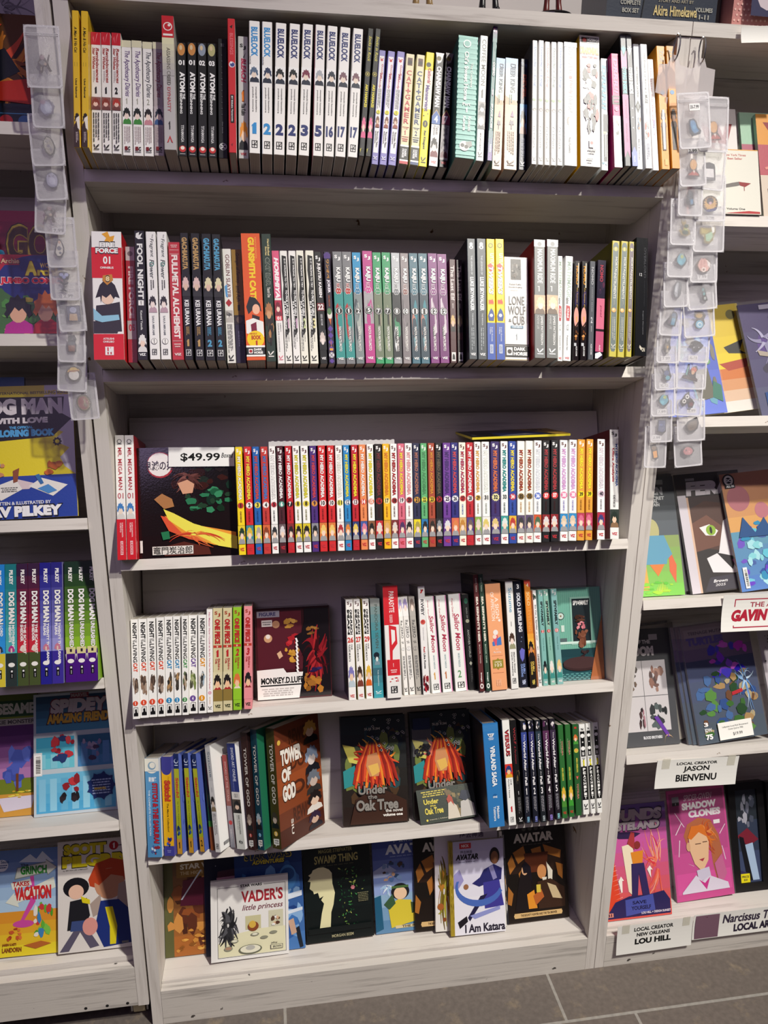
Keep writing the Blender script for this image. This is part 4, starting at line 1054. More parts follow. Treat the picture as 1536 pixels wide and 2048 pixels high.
ROW2 = [
    (R(0, .125, 1, .365, 'd3141f') + R(0, .8, 1, 1, 'd3141f') + P('e8a41c', (.35, .02), (.55, .0), (.62, .04), (.78, .03), (.72, .08), (.42, .085), (.5, .05)) + HO('FIRE', .28, .085, .78, .125, 'f6f6f4', '1c1c1e', 5) + HO('FORCE', .14, .13, .88, .17, 'f6f6f4', '1c1c1e', 5) + H('01', .38, .195, .62, .255, 'f6f6f4', 3) + H('OMNIBUS', .28, .275, .72, .292, 'f6f6f4', 2) + P('1d1a1e', (.1, .52), (.25, .42), (.5, .36), (.75, .42), (.9, .52), (.5, .49)) + P('c8862a', (.36, .345), (.66, .335), (.7, .38), (.5, .42), (.34, .385)) + HO('8', .45, .35, .58, .39, 'f0d8a0', '3a2410', 4) + E(.5, .515, .22, .055, 'efcdb4') + P('1d1a1e', (.25, .49), (.4, .46), (.62, .46), (.78, .5), (.7, .53), (.6, .49), (.45, .52), (.32, .5), (.28, .56)) + P('2a262c', (.12, .58), (.5, .57), (.9, .55), (.95, .78), (.05, .78)) + P('8fc4dc', (.02, .6), (.3, .66), (.85, .65), (.88, .69), (.3, .71), (.03, .69)) + P('2a262c', (.02, .7), (.5, .72), (.9, .7), (.8, .795), (.02, .795)) + H('ATSUSHI', .32, .83, .68, .846, 'f6e8e8', 3) + H('OHKUBO', .32, .853, .68, .869, 'f6e8e8', 3) + KOD(.9, 'f4ecec', .38, .66, .065), 'very thick red and white omnibus at the start of the second row', dict(base='f0eeec', right='d3141f')),
    (R(0, 0, 1, .12, 'b9b0ae') + R(0, .12, 1, 1, 'a01820') + C(.5, .06, .3, '6d5f5c') + V('FIRE FORCE', .24, .17, .8, .62, 'c9b8b4', 5) + H('05', .15, .67, .85, .73, 'e08a8a', 4) + R(0, .64, 1, .8, 'a9a09c') + H('05', .15, .67, .85, .73, 'a83038', 4) + V('ATSUSHI OHKUBO', .4, .83, .6, .98, 'b5585c', 1), 'dark red paperback numbered five pushed back beside the thick omnibus', dict(base='a01820')),  # reds and whites darkened to paint the shade of its set-back place
    (fool + VO('FOOL', .24, .1, .78, .28, 'e8e8e6', '444', 4) + VO('NIGHT', .24, .3, .78, .53, 'e8e8e6', '444', 4) + R(.24, .54, .76, .58, 'eceae8') + H('1', .42, .545, .58, .575, '222', 2) + V('Kasumi Yasuda', .4, .62, .6, .77, 'dcdcda', 2) + ART(.05, .79, .98, .94, None, 'e6e4e2', 'efd2c0', 'dedcda', 5) + VIZ(.95, 'f0f0ee'), 'black paperback with tall white letters beside the dark red one', dict(base='121214')),
    (fragrant(), 'white paperback with a green flower ring, touching the black one', dict(base='eeecea')),
    (fragrant(), 'white paperback with a green flower ring, touching the red one', dict(base='eeecea')),
    (fma, 'red paperback with tall white serif lettering in the second row', dict(base='b8303a')),
    (gachi('1', 'b8935a', 'd8b8b4', 1), 'black paperback with gold lettering numbered one, touching the red book', dict(base='121214')),
    (gachi('1', 'b8935a', 'd8b8b4', 1), 'black paperback with gold lettering numbered one, touching the blue lettered pair', dict(base='121214')),
    (gachi('2', '4f9ac0', 'd8cfa8', 2), 'black paperback with blue lettering numbered two, touching the gold lettered pair', dict(base='121214')),
    (gachi('2', '4f9ac0', 'd8cfa8', 2), 'black paperback with blue lettering numbered two, touching the short white book', dict(base='121214')),
    (V('GOBLIN SLAYER', .34, .05, .8, .43, '6d3a3c', 1) + P('5a9ad0', (.1, .33), (.4, .31), (.44, .43), (.2, .42)) + P('a8282e', (.5, .44), (.88, .475), (.5, .51), (.14, .475)) + R(.08, .54, .92, .645, 'b9b4ae') + BLOBS(.1, .545, .9, .64, ['555', '8a8580', 'dcd8d2'], 8, 2, .5) + LINES(.2, .66, .8, .92, 4, '777') + YEN(.93, '222', .05), 'short white paperback with a red diamond beside the brown and purple one', dict(base='e6e4de')),
    (R(0, 0, 1, .58, '8d6a1e') + V('Grimgar of Fantasy', .3, .03, .74, .3, '2c1c10', 1, .2) + V('and Ash', .3, .32, .7, .46, '2c1c10', 1, .2) + R(.38, .49, .6, .54, '1c140c') + R(0, .58, 1, .66, '241a1c') + E(.5, .62, .3, .03, '5c4a44') + LINES(.3, .72, .8, .86, 3, '5a5470'), 'short brown and dark purple paperback beside the thick orange one', dict(base='221a34', mat=None)),
    (R(0, 0, 1, 1, 'de5a28') + V('KENICHI SONODA', .72, .03, .8, .2, 'e8a04a', 2) + V('GUNSMITH CATS', .34, .03, .68, .53, 'f0cf2a', 5) + P('1e2228', (.1, .58), (.3, .5), (.6, .51), (.85, .56), (.9, .62), (.6, .58), (.2, .64)) + E(.62, .6, .2, .04, 'efb89a') + P('2a1c22', (.4, .64), (.8, .66), (.75, .72), (.35, .72)) + P('ecece8', (.05, .69), (.45, .67), (.98, .7), (.98, .82), (.05, .79)) + P('7a1c38', (.3, .72), (.6, .7), (.62, .8), (.34, .82)) + C(.52, .835, .46, 'f0cc18') + H('OMNIBUS', .18, .785, .6, .8, 'b83a1c', 2) + H('BOOK', .3, .805, .82, .84, 'b83a1c', 5) + H('1', .48, .845, .66, .885, 'b83a1c', 5) + R(0, .885, 1, .9, 'f4f2ee') + R(0, .9, 1, .958, '161616') + R(.12, .912, .34, .948, 'e6e0dc') + C(.23, .93, .08, 'a8282e') + H('DARK', .4, .907, .84, .926, 'f4f2ee', 5) + H('HORSE', .4, .932, .88, .951, 'f4f2ee', 5) + R(0, .958, 1, .972, 'f4f2ee'), 'thick orange paperback with yellow lettering and a yellow disc', dict(base='de5a28')),
    (V('Hard-Boiled', .6, .04, .8, .17, 'd9c88a', 3) + V('Stories', .36, .1, .54, .17, 'd9c88a', 3) + VO('CAT BAR', .34, .19, .76, .41, '2c4038', 'a8aea0', 4) + V('Yasumi One', .4, .42, .74, .5, 'd8d8d0', 2) + ART(.02, .52, .98, .72, None, 'a8744a', 'c99a70', '2c2420', 4) + BLOBS(.0, .68, 1, .9, ['241f1c', '4a3a2c', 'a87a4c', '151414'], 10, 3, .6) + YEN(.92, 'e6e6e0', .045), 'tall dark green paperback beside the thick orange one', dict(base='24382f')),
    (R(0, 0, 1, .42, 'dc5a80') + VO('HORIMIYA', .22, .06, .84, .42, 'f6f0f2', 'e78aa4', 5, .2) + ART(0, .44, 1, .58, 'b5304c', '7a2434', 'f2d2c2', '7a2a3a', 3) + R(0, .58, 1, .62, 'd84a58') + H('01', .25, .585, .8, .615, 'f8f0f0', 4) + V('HERO', .6, .645, .76, .72, '8a8a8c', 1) + V('DAISUKE HAGIWARA', .28, .645, .46, .9, '8a8a8c', 1) + YEN(.93, 'd86a80', .04), 'pink and white paperback beside the tall dark green one', dict(base='edeae8')),
    (wrong('1', 'd8b0c8', 1), 'white paperback with a black torn title block, touching the pink book', dict(base='eeece6')),
    (wrong('1', 'd8b0d0', 2), 'white paperback with a black torn title block and faint mauve one, second of the run', dict(base='eeece8')),
    (wrong('2', 'c8d49a', 3), 'ivory paperback with a black torn title block and faint green two', dict(base='eceadc')),
    (wrong('3', 'e0d8a0', 4), 'ivory paperback with a black torn title block, touching the black numeral twenty-two', dict(base='eceadc')),
    (SJ(.035, 'f0f0f0', .05) + VO('JUJUTSU KAISEN', .3, .1, .78, .41, 'f0eeee', '3a2428', 4) + R(0, .46, 1, .53, '6d1a24') + H('22', .12, .47, .88, .52, 'f0e8e8', 3) + V('GEGE AKUTAMI', .4, .56, .66, .66, 'cfcfd4', 1) + ART(.05, .7, 1, .88, '1b1e24', 'cfc0b8', 'e8dcd6', '0c0e12', 3) + VIZ(.945, 'f0eeee'), 'black paperback with a dark red band numbered twenty-two', dict(base='101014')),
    (P('4a2a7a', (0, .02), (.5, .0), (1, .02), (1, .06), (0, .06)) + V('ワンオペ', .3, .07, .72, .24, 'd0902c', 3) + V('JOKER', .28, .25, .78, .37, 'e9e4ee', 4) + V('ONE OPERATION', .4, .39, .62, .49, 'c05a2a', 1) + E(.5, .56, .36, .05, 'e2dcd4') + E(.46, .535, .34, .03, '4f7a4a') + P('c8602c', (.3, .6), (.7, .6), (.6, .66)) + [o for i in range(4) for o in P('5a3a94', (.5, .66 + i * .06), (.9, .69 + i * .06), (.5, .72 + i * .06), (.1, .69 + i * .06))] + H('1', .4, .8, .6, .85, 'd8702c', 2) + R(.25, .865, .75, .885, 'e0a02c') + C(.5, .925, .4, 'e8e6ea') + H('DC', .24, .91, .76, .94, '2a1c40', 4) + P('5a3a94', (.5, .955), (.9, .98), (.5, 1), (.1, .98)), 'purple and black paperback with orange lettering before the numbered run', dict(base='22182e')),
    (kaiju('1', 1), 'grey and red paperback numbered one in a black ring, beside the purple book', dict(base='77787c')),
    (kaiju('1', 1), 'grey and red paperback numbered one in a black ring, beside the blue-topped two', dict(base='77787c')),
    (kaiju('2', 2), 'blue-topped grey paperback numbered two in a black ring', dict(base='6d7578')),
    (kaiju('5', 3), 'magenta paperback numbered five in a black ring', dict(base='b83a86')),
    (kaiju('7', 4), 'green-topped paperback numbered seven in a black ring, beside the magenta five', dict(base='2f9a62')),
    (kaiju('7', 4), 'green-topped paperback numbered seven in a black ring, beside the silver eight', dict(base='2f9a62')),
    (kaiju('8', 5), 'silver and black paperback numbered eight in a black ring', dict(base='9a9da0')),
    (kaiju('10', 6), 'grey-mauve paperback numbered ten in a black ring', dict(base='8f8688')),
    (kaiju('11', 7), 'teal paperback numbered eleven in a black ring, beside the grey ten', dict(base='3d6a7a')),
    (kaiju('11', 7), 'teal paperback numbered eleven in a black ring, beside the plum pair', dict(base='3d6a7a')),
    (kaiju('12', 8), 'plum paperback numbered twelve in a black ring, beside the teal pair', dict(base='7d2f78')),
    (kaiju('12', 8), 'plum paperback numbered twelve in a black ring, beside the thin dark red pair', dict(base='7d2f78')),
    (lastelf(0), 'thin dark red paperback with a pale serif title, touching the plum pair', dict(base='4a2226')),
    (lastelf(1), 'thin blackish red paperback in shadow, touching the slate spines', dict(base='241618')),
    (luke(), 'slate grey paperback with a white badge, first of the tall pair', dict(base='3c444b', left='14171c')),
    (luke(), 'slate grey paperback with a white badge, touching the yellow and blue pair', dict(base='3c444b')),
    (mega(1), 'tall yellow and blue paperback, touching the slate pair', dict(base='f0d414')),
    (mega(0), 'tall yellow and blue paperback, touching the chunky white omnibus', dict(base='f0d414')),
    (R(.27, .02, .7, .22, '4a4844') + BLOBS(.28, .03, .69, .21, ['6d6a64', '2c2a28', '8f8b84', '5a5046'], 14, 4, .4) + H('Kazuo Koike', .22, .255, .7, .272, '8a8884', 1) + H('Goseki Kojima', .18, .285, .74, .302, '8a8884', 1) + R(.25, .322, .55, .324, '999') + H('LONE', .18, .38, .82, .465, '6d6c69', 1) + H('WOLF', .14, .475, .86, .56, '6d6c69', 1) + H('&', .16, .6, .28, .63, '6d6c69', 1) + H('CUB', .32, .57, .82, .655, '6d6c69', 1) + R(.24, .665, .76, .69, '5f86a0') + H('OMNIBUS', .3, .669, .7, .686, 'dfe6ea', 2) + H('1', .46, .74, .52, .8, '8fa4b0', 1) + R(0, .845, 1, .852, '222') + R(0, .86, 1, .965, '1a1a1b') + R(.05, .875, .3, .95, 'e9e6e2') + C(.175, .915, .09, '3a3431') + H('DARK', .36, .872, .84, .905, 'f4f2ee', 5) + H('HORSE', .34, .918, .92, .952, 'f4f2ee', 5) + R(0, .99, 1, .995, 'b59a4a'), 'chunky white omnibus with thin grey capitals and a black foot panel', dict(base='e6e3df')),
    (maxride(), 'grey paperback with a white cap and blond portrait, beside the chunky white omnibus', dict(base='6d706f', left='8f1c22')),
    (maxride(), 'grey paperback with a white cap and blond portrait, beside the white pair', dict(base='6d706f', left='8f1c22')),
    (mahj(), 'white paperback with a red ribbon badge, half hidden by the grey pair', dict(base='efefec')),
    (mahj(), 'white paperback with a red ribbon badge, beside the glossy black pair', dict(base='efefec')),
    (nomo(), 'glossy black paperback with gold lettering, touching the white pair', dict(base='191014', mat=INK_GLOSS)),
    (nomo(), 'glossy black paperback with gold lettering, touching the plain grey one', dict(base='191014', mat=INK_GLOSS)),
    (V('NOMO', .3, .06, .72, .24, 'b5b6b9', 2) + V('HERMIT MASK', .42, .27, .6, .52, '9a9ca0', 1) + H('2', .34, .57, .66, .63, 'd8d9dc', 2) + LINES(.35, .66, .6, .72, 1, 'aaa') + V('ALEX KOMI', .4, .84, .62, .95, 'e9e9ea', 3), 'plain grey paperback numbered two beside the glossy black pair', dict(base='5d6066', mat=INK_GLOSS)),
    (R(0, 0, 1, .39, '241c34') + V('NOMO', .3, .05, .72, .22, 'b03a4a', 3) + BLOBS(0, .2, 1, .4, ['5a2a44', '30203c'], 6, 3, .5) + R(0, .39, 1, .7, 'd8748e') + V('peel', .4, .46, .7, .58, '8a2a48', 1, .2) + R(0, .7, 1, .725, '2a1a22') + R(0, .725, 1, .93, 'c05a7c') + P('ececec', (0, .95), (.6, .93), (.9, .96), (.3, 1), (0, 1)) + V('ALEX', .45, .86, .62, .92, 'eee', 2), 'pink and dark purple paperback beside the plain grey one', dict(base='2a1e34', mat=INK_GLOSS)),
    (mortal('5f6d6c', '1'), 'olive edged paperback with grey-green panel, first of the three', dict(base='c0b43a', left='6d6a1c')),
    (mortal('5f6d6c', '1'), 'olive edged paperback with grey-green panel, middle of the three', dict(base='c0b43a')),
    (mortal('6d5f66', '2'), 'olive edged paperback with a mauve panel beside the black hardback', dict(base='c0b43a')),
    (V('OVERLORD', .66, .08, .84, .34, '45464a', 2, .1) + H('12', .3, .3, .52, .325, 'cfcfcf', 1) + V('the paladin of the sacred kingdom', .68, .36, .76, .58, '3a3b40', 1) + V('Kugane Maruyama', .6, .62, .68, .82, '85868a', 1) + P('cfc9b8', (.4, .91), (.6, .935), (.5, .955), (.36, .93)) + H('ON', .56, .93, .82, .965, 'cfc9b8', 3), 'thick black hardback at the end of the second row', dict(base='17181b', hard=True, mat=INK_GLOSS)),
]
mm = C(.5, .05, .26, '2c2c30') + C(.5, .05, .19, W) + R(.24, .068, .76, .074, '2c2c30') + V('MR. MEGA MAN', .3, .1, .74, .44, 'b03a42', 2) + H('01', .18, .465, .82, .51, 'b84a50', 1) + ART(.02, .53, .98, .67, None, '3f7ec0', 'f0dcc8', 'd9d6d0', 3) + R(0, .675, 1, 1, 'd01a26') + V('YUSHI KAWATA', .54, .7, .68, .82, 'f0dede', 3) + V('YUKITO', .34, .7, .48, .78, 'f0dede', 3) + R(.36, .85, .66, .96, 'e9c0c4') + V('UDON', .4, .86, .62, .95, 'd01a26', 3)
O_, B_ = '2a2020', 'f4f4f1'
MHA = [
    (1, 'f2d51c', 'f6f2e0', '6d2a1c', 'b52a2c', '3a1216', 'e8cf2a', '1b3a2a', 'yellow', '1b2a20'),
    (2, 'd0262c', 'f0d83a', '7a1418', 'f4f2ee', '222', '3a8a94', 'd9b83a', 'red', ''),
    (3, '1f62b0', 'c8483c', '123a70', 'f0e04a', '2a3a1c', 'e8dc3a', 'a8a49a', 'blue', ''),
    (4, 'c43a34', '3f78c0', '7a1c1c', 'f2eeea', '222', 'd86a3a', '8a3f22', 'brick red', ''),
    (5, B_, 'f2f0ee', '3a3a3c', 'c02a3a', '3a0a14', 'e9e6e2', '2a2c30', 'white', ''),
    (6, '4a1a24', 'f2eeee', '2a0c12', '4a9a8a', 'f0f6f2', '6d5a5e', 'd9d4d4', 'maroon', ''),
    (7, 'c0202a', 'f4eeee', '6d0c14', '1a1414', 'f4eeee', '8a2a2e', '241c20', 'scarlet', ''),
    (8, B_, 'd8cf3c', '77701c', 'e3cf3a', '2a2410', 'd9c42a', '1c1a1a', 'white', ''),
    (8, B_, 'd8cf3c', '77701c', 'e3cf3a', '2a2410', 'd9c42a', '1c1a1a', 'white', ''),
    (9, '4a2a78', 'c83a4a', '2a124c', 'e0983a', '2a1440', '8a8a94', '1a1c1e', 'violet', ''),
    (10, 'd0282c', 'f4f0ee', '7a1216', 'f4f0ee', '2a1214', 'd8783a', 'e8c46a', 'red', ''),
    (10, 'd0282c', 'f4f0ee', '7a1216', 'f4f0ee', '2a1214', 'd8783a', 'e8c46a', 'red', ''),
    (11, B_, 'eceade', '6d6d66', 'e6dc4a', '222', 'e8e4e0', 'b02c34', 'white', ''),
    (12, '2a86c4', 'e6dc2a', '1a4a7a', 'f2f2ee', '1a3a6a', '4a6a8a', 'd8843a', 'sky blue', ''),
    (13, 'c0202c', 'f0e22a', '6d0c18', 'f2eeee', '5a0c18', '2a3a74', 'e0c45a', 'crimson', ''),
    (14, 'e88a54', 'f4ece6', '9a4a24', 'c8322c', 'f6ece6', '3f5aa0', 'd87a94', 'salmon orange', ''),
    (15, B_, 'e6d838', '8a7c1c', 'dc6a3a', 'f4e8e0', '8a5a3c', '1c1a1c', 'white', ''),
    (16, '1e1416', '6d2228', '3a1418', 'b81c24', '1a0608', 'c02a30', 'd8d2ce', 'black', ''),
    (17, 'f0b81c', 'd8801c', 'a85c10', 'f2e6a0', '2a2010', 'd8a03a', 'd9a86a', 'golden', ''),
    (18, B_, 'a8262c', '5a1014', 'b82a30', '1c0608', '7a2a2c', 'd8d0c8', 'white', ''),
    (19, 'd86a80', 'f0dc3a', '8a2a3c', 'f4eeee', '2a1418', 'b83a5c', '4a2f5c', 'rose pink', ''),
    (20, B_, 'e0a0a0', 'a86a6c', 'b8303a', '1c1014', 'd8cfcc', '1c1a20', 'white', ''),
    (21, '2a2c4c', 'a86a5a', '14162c', 'd9a03a', '1c1828', 'e6d424', 'a89a4a', 'dark navy', ''),
    (22, '5fae72', '4a8a5a', '2f6a40', 'e8e04a', '1c3a20', '2a78b0', '1a2028', 'green', ''),
    (23, 'a84a34', 'd08a2a', '6d2414', 'e8c83a', '2a140c', '7a4438', '2c2420', 'rust', ''),
    (24, '16161a', '5c5240', '2a2620', 'b82430', '1a060a', '26282c', '8a8e94', 'black', ''),
    (25, '6d3a94', '44266c', '34185c', 'ece8f0', '241438', '5a3080', 'd8d6dc', 'purple', ''),
    (26, '2a2a78', 'c8424a', '141452', 'f2f2f6', '14142c', 'd86a4c', 'd8804a', 'indigo', ''),
    (27, 'f6efdc', 'b03034', '3f6ab0', 'c42a30', '2a0c10', 'd8b070', 'c0843a', 'cream', ''),
    (28, 'c02430', 'f4ecec', '6d0c18', 'f4eeee', '222', '4a3a80', '6d5a58', 'red', ''),
    (29, B_, 'dca85a', '8a6a2c', 'e0b44a', '2a1c0c', '8ab04a', 'd8ccc0', 'white', ''),
    (31, B_, 'eef0ea', '8f9a8c', 'e4e4e0', '1c1c1c', 'e9e9e4', 'd8c46a', 'white', ''),
    (32, '3a2a68', 'd8703a', '4a1a4c', 'e8e2a0', '1c1434', '4a3a78', 'd8bf7a', 'dark purple', ''),
    (33, B_, '2f8f8c', '1a4a4a', 'e9ece8', '1a2828', '3a9a94', 'd9e0dc', 'white', ''),
    (34, '2c4aa0', 'ecd83a', '1a2860', 'c02a38', 'f4eaea', 'e0b43a', 'b83a34', 'royal blue', ''),
    (35, 'f4f2ea', '8a2428', 'c0903a', '8a6a2c', '1c1408', '5a4a6c', '3a3a3c', 'off-white', ''),
    (35, 'f4f2ea', '8a2428', 'c0903a', '8a6a2c', '1c1408', '5a4a6c', '3a3a3c', 'off-white', ''),
    (36, B_, 'dfe2e8', '8a8f9c', '4a6ac0', 'eef', 'd0552c', '4a6a4c', 'white', ''),
    (37, '17161a', 'a83038', '3a0e14', 'd83a3c', 'f4e6e6', '8a1c24', 'd8d2d2', 'black', ''),
    (37, '17161a', 'a83038', '3a0e14', 'd83a3c', 'f4e6e6', '8a1c24', 'd8d2d2', 'black', ''),
    (38, B_, 'd8a0cc', '8a86c8', 'e0709a', 'f8eef4', '2a8ac8', 'd8c4a8', 'white', ''),
    (38, B_, 'd8a0cc', '8a86c8', 'e0709a', 'f8eef4', '2a8ac8', 'd8c4a8', 'white', ''),
    (39, 'e0a03a', 'f2e42a', '9a641c', 'f0e01c', '3a2c0c', 'b83a5a', 'd86a8a', 'amber', ''),
    (39, 'e0a03a', 'f2e42a', '9a641c', 'f0e01c', '3a2c0c', 'b83a5a', 'd86a8a', 'amber', ''),
    (40, B_, 'e4dce4', '7a7480', 'd8c0d0', '2a2030', 'b02a44', '3a3a78', 'white', ''),
]
TWIN = {8: ('red seven', 'violet nine'), 10: ('violet nine', 'white eleven'), 35: ('royal blue thirty-four', 'white thirty-six'),
        37: ('white thirty-six', 'white thirty-eight'), 38: ('black thirty-seven', 'amber thirty-nine'), 39: ('white thirty-eight', 'white forty')}
ROW3 = [(mm, 'tall white and red paperback against the upright on the third shelf', dict(base=W)), (mm, 'tall white and red paperback touching the black boxed figure', dict(base=W, right='d01a26'))]
seen_n = set()
for k, (n, base, tc, oc, bc, nc, bg, hair, cname, _) in enumerate(MHA):
    nm = 'forty' if n == 40 else numword(n)
    lab = '%s paperback numbered %s in the long numbered row' % (cname, nm)
    if n in TWIN:
        lab = '%s paperback numbered %s, the copy beside the %s' % (cname, nm, TWIN[n][1 if n in seen_n else 0])
        seen_n.add(n)
    ROW3.append((mha(n, base, tc, oc, bc, nc, bg, hair, k), lab, dict(base=base, left='5a1c22' if n == 40 else None)))
ROW3.append((SJ(.02, '444', .045) + V('MY HERO ACADEMIA', .62, .13, .88, .52, '3a5a98', 4) + V('Ultra Analysis', .2, .17, .5, .48, 'b8323a', 4) + V('KOHEI HORIKOSHI', .34, .6, .6, .71, '444', 2) + ART(0, .73, 1, .895, '2f3a34', '1d2c24', 'e8c8ac', '8a6a4c', 4) + VIZ(.94, 'c4303a', .025), 'taller white paperback with blue and red lettering at the end of the long numbered row', dict(base='ecebe8', left='6d1c24')))
cols_n = [['6b5648', '8f7460', 'a89484', '4a3c34'], ['b08a5c', '2f2c28', '6d5a44', '454038'], ['8a6a50', '2c2824', 'b8a890', '5f6a4c'], ['7a8a4a', '59683a', 'a3aa7c', '4a4a38'], ['c9bfae', '6d6a64', '9fb3c0', '3a3a3a']]
nl = [('1', 'd84a2c', 0), ('1', 'd84a2c', 0), ('1', 'd84a2c', 0), ('1', 'd84a2c', 0), ('2', '2f86b8', 1), ('2', '2f86b8', 1), ('3', '3c8a44', 2), ('4', '6a4a94', 3), ('5', 'e0961c', 4)]
nll = ['white paperback with a red disc numbered one, against the upright', 'white paperback with a red disc numbered one, second of four', 'white paperback with a red disc numbered one, third of four', 'white paperback with a red disc numbered one, beside the blue discs', 'white paperback with a blue disc numbered two, beside the red discs', 'white paperback with a blue disc numbered two, beside the green disc', 'white paperback with a green disc numbered three', 'white paperback with a violet disc numbered four', 'white paperback with an orange disc numbered five']
ROW4 = [(notlc(n, c, cols_n[q], i + 1), nll[i], dict(base='f1f0ec')) for i, (n, c, q) in enumerate(nl)]
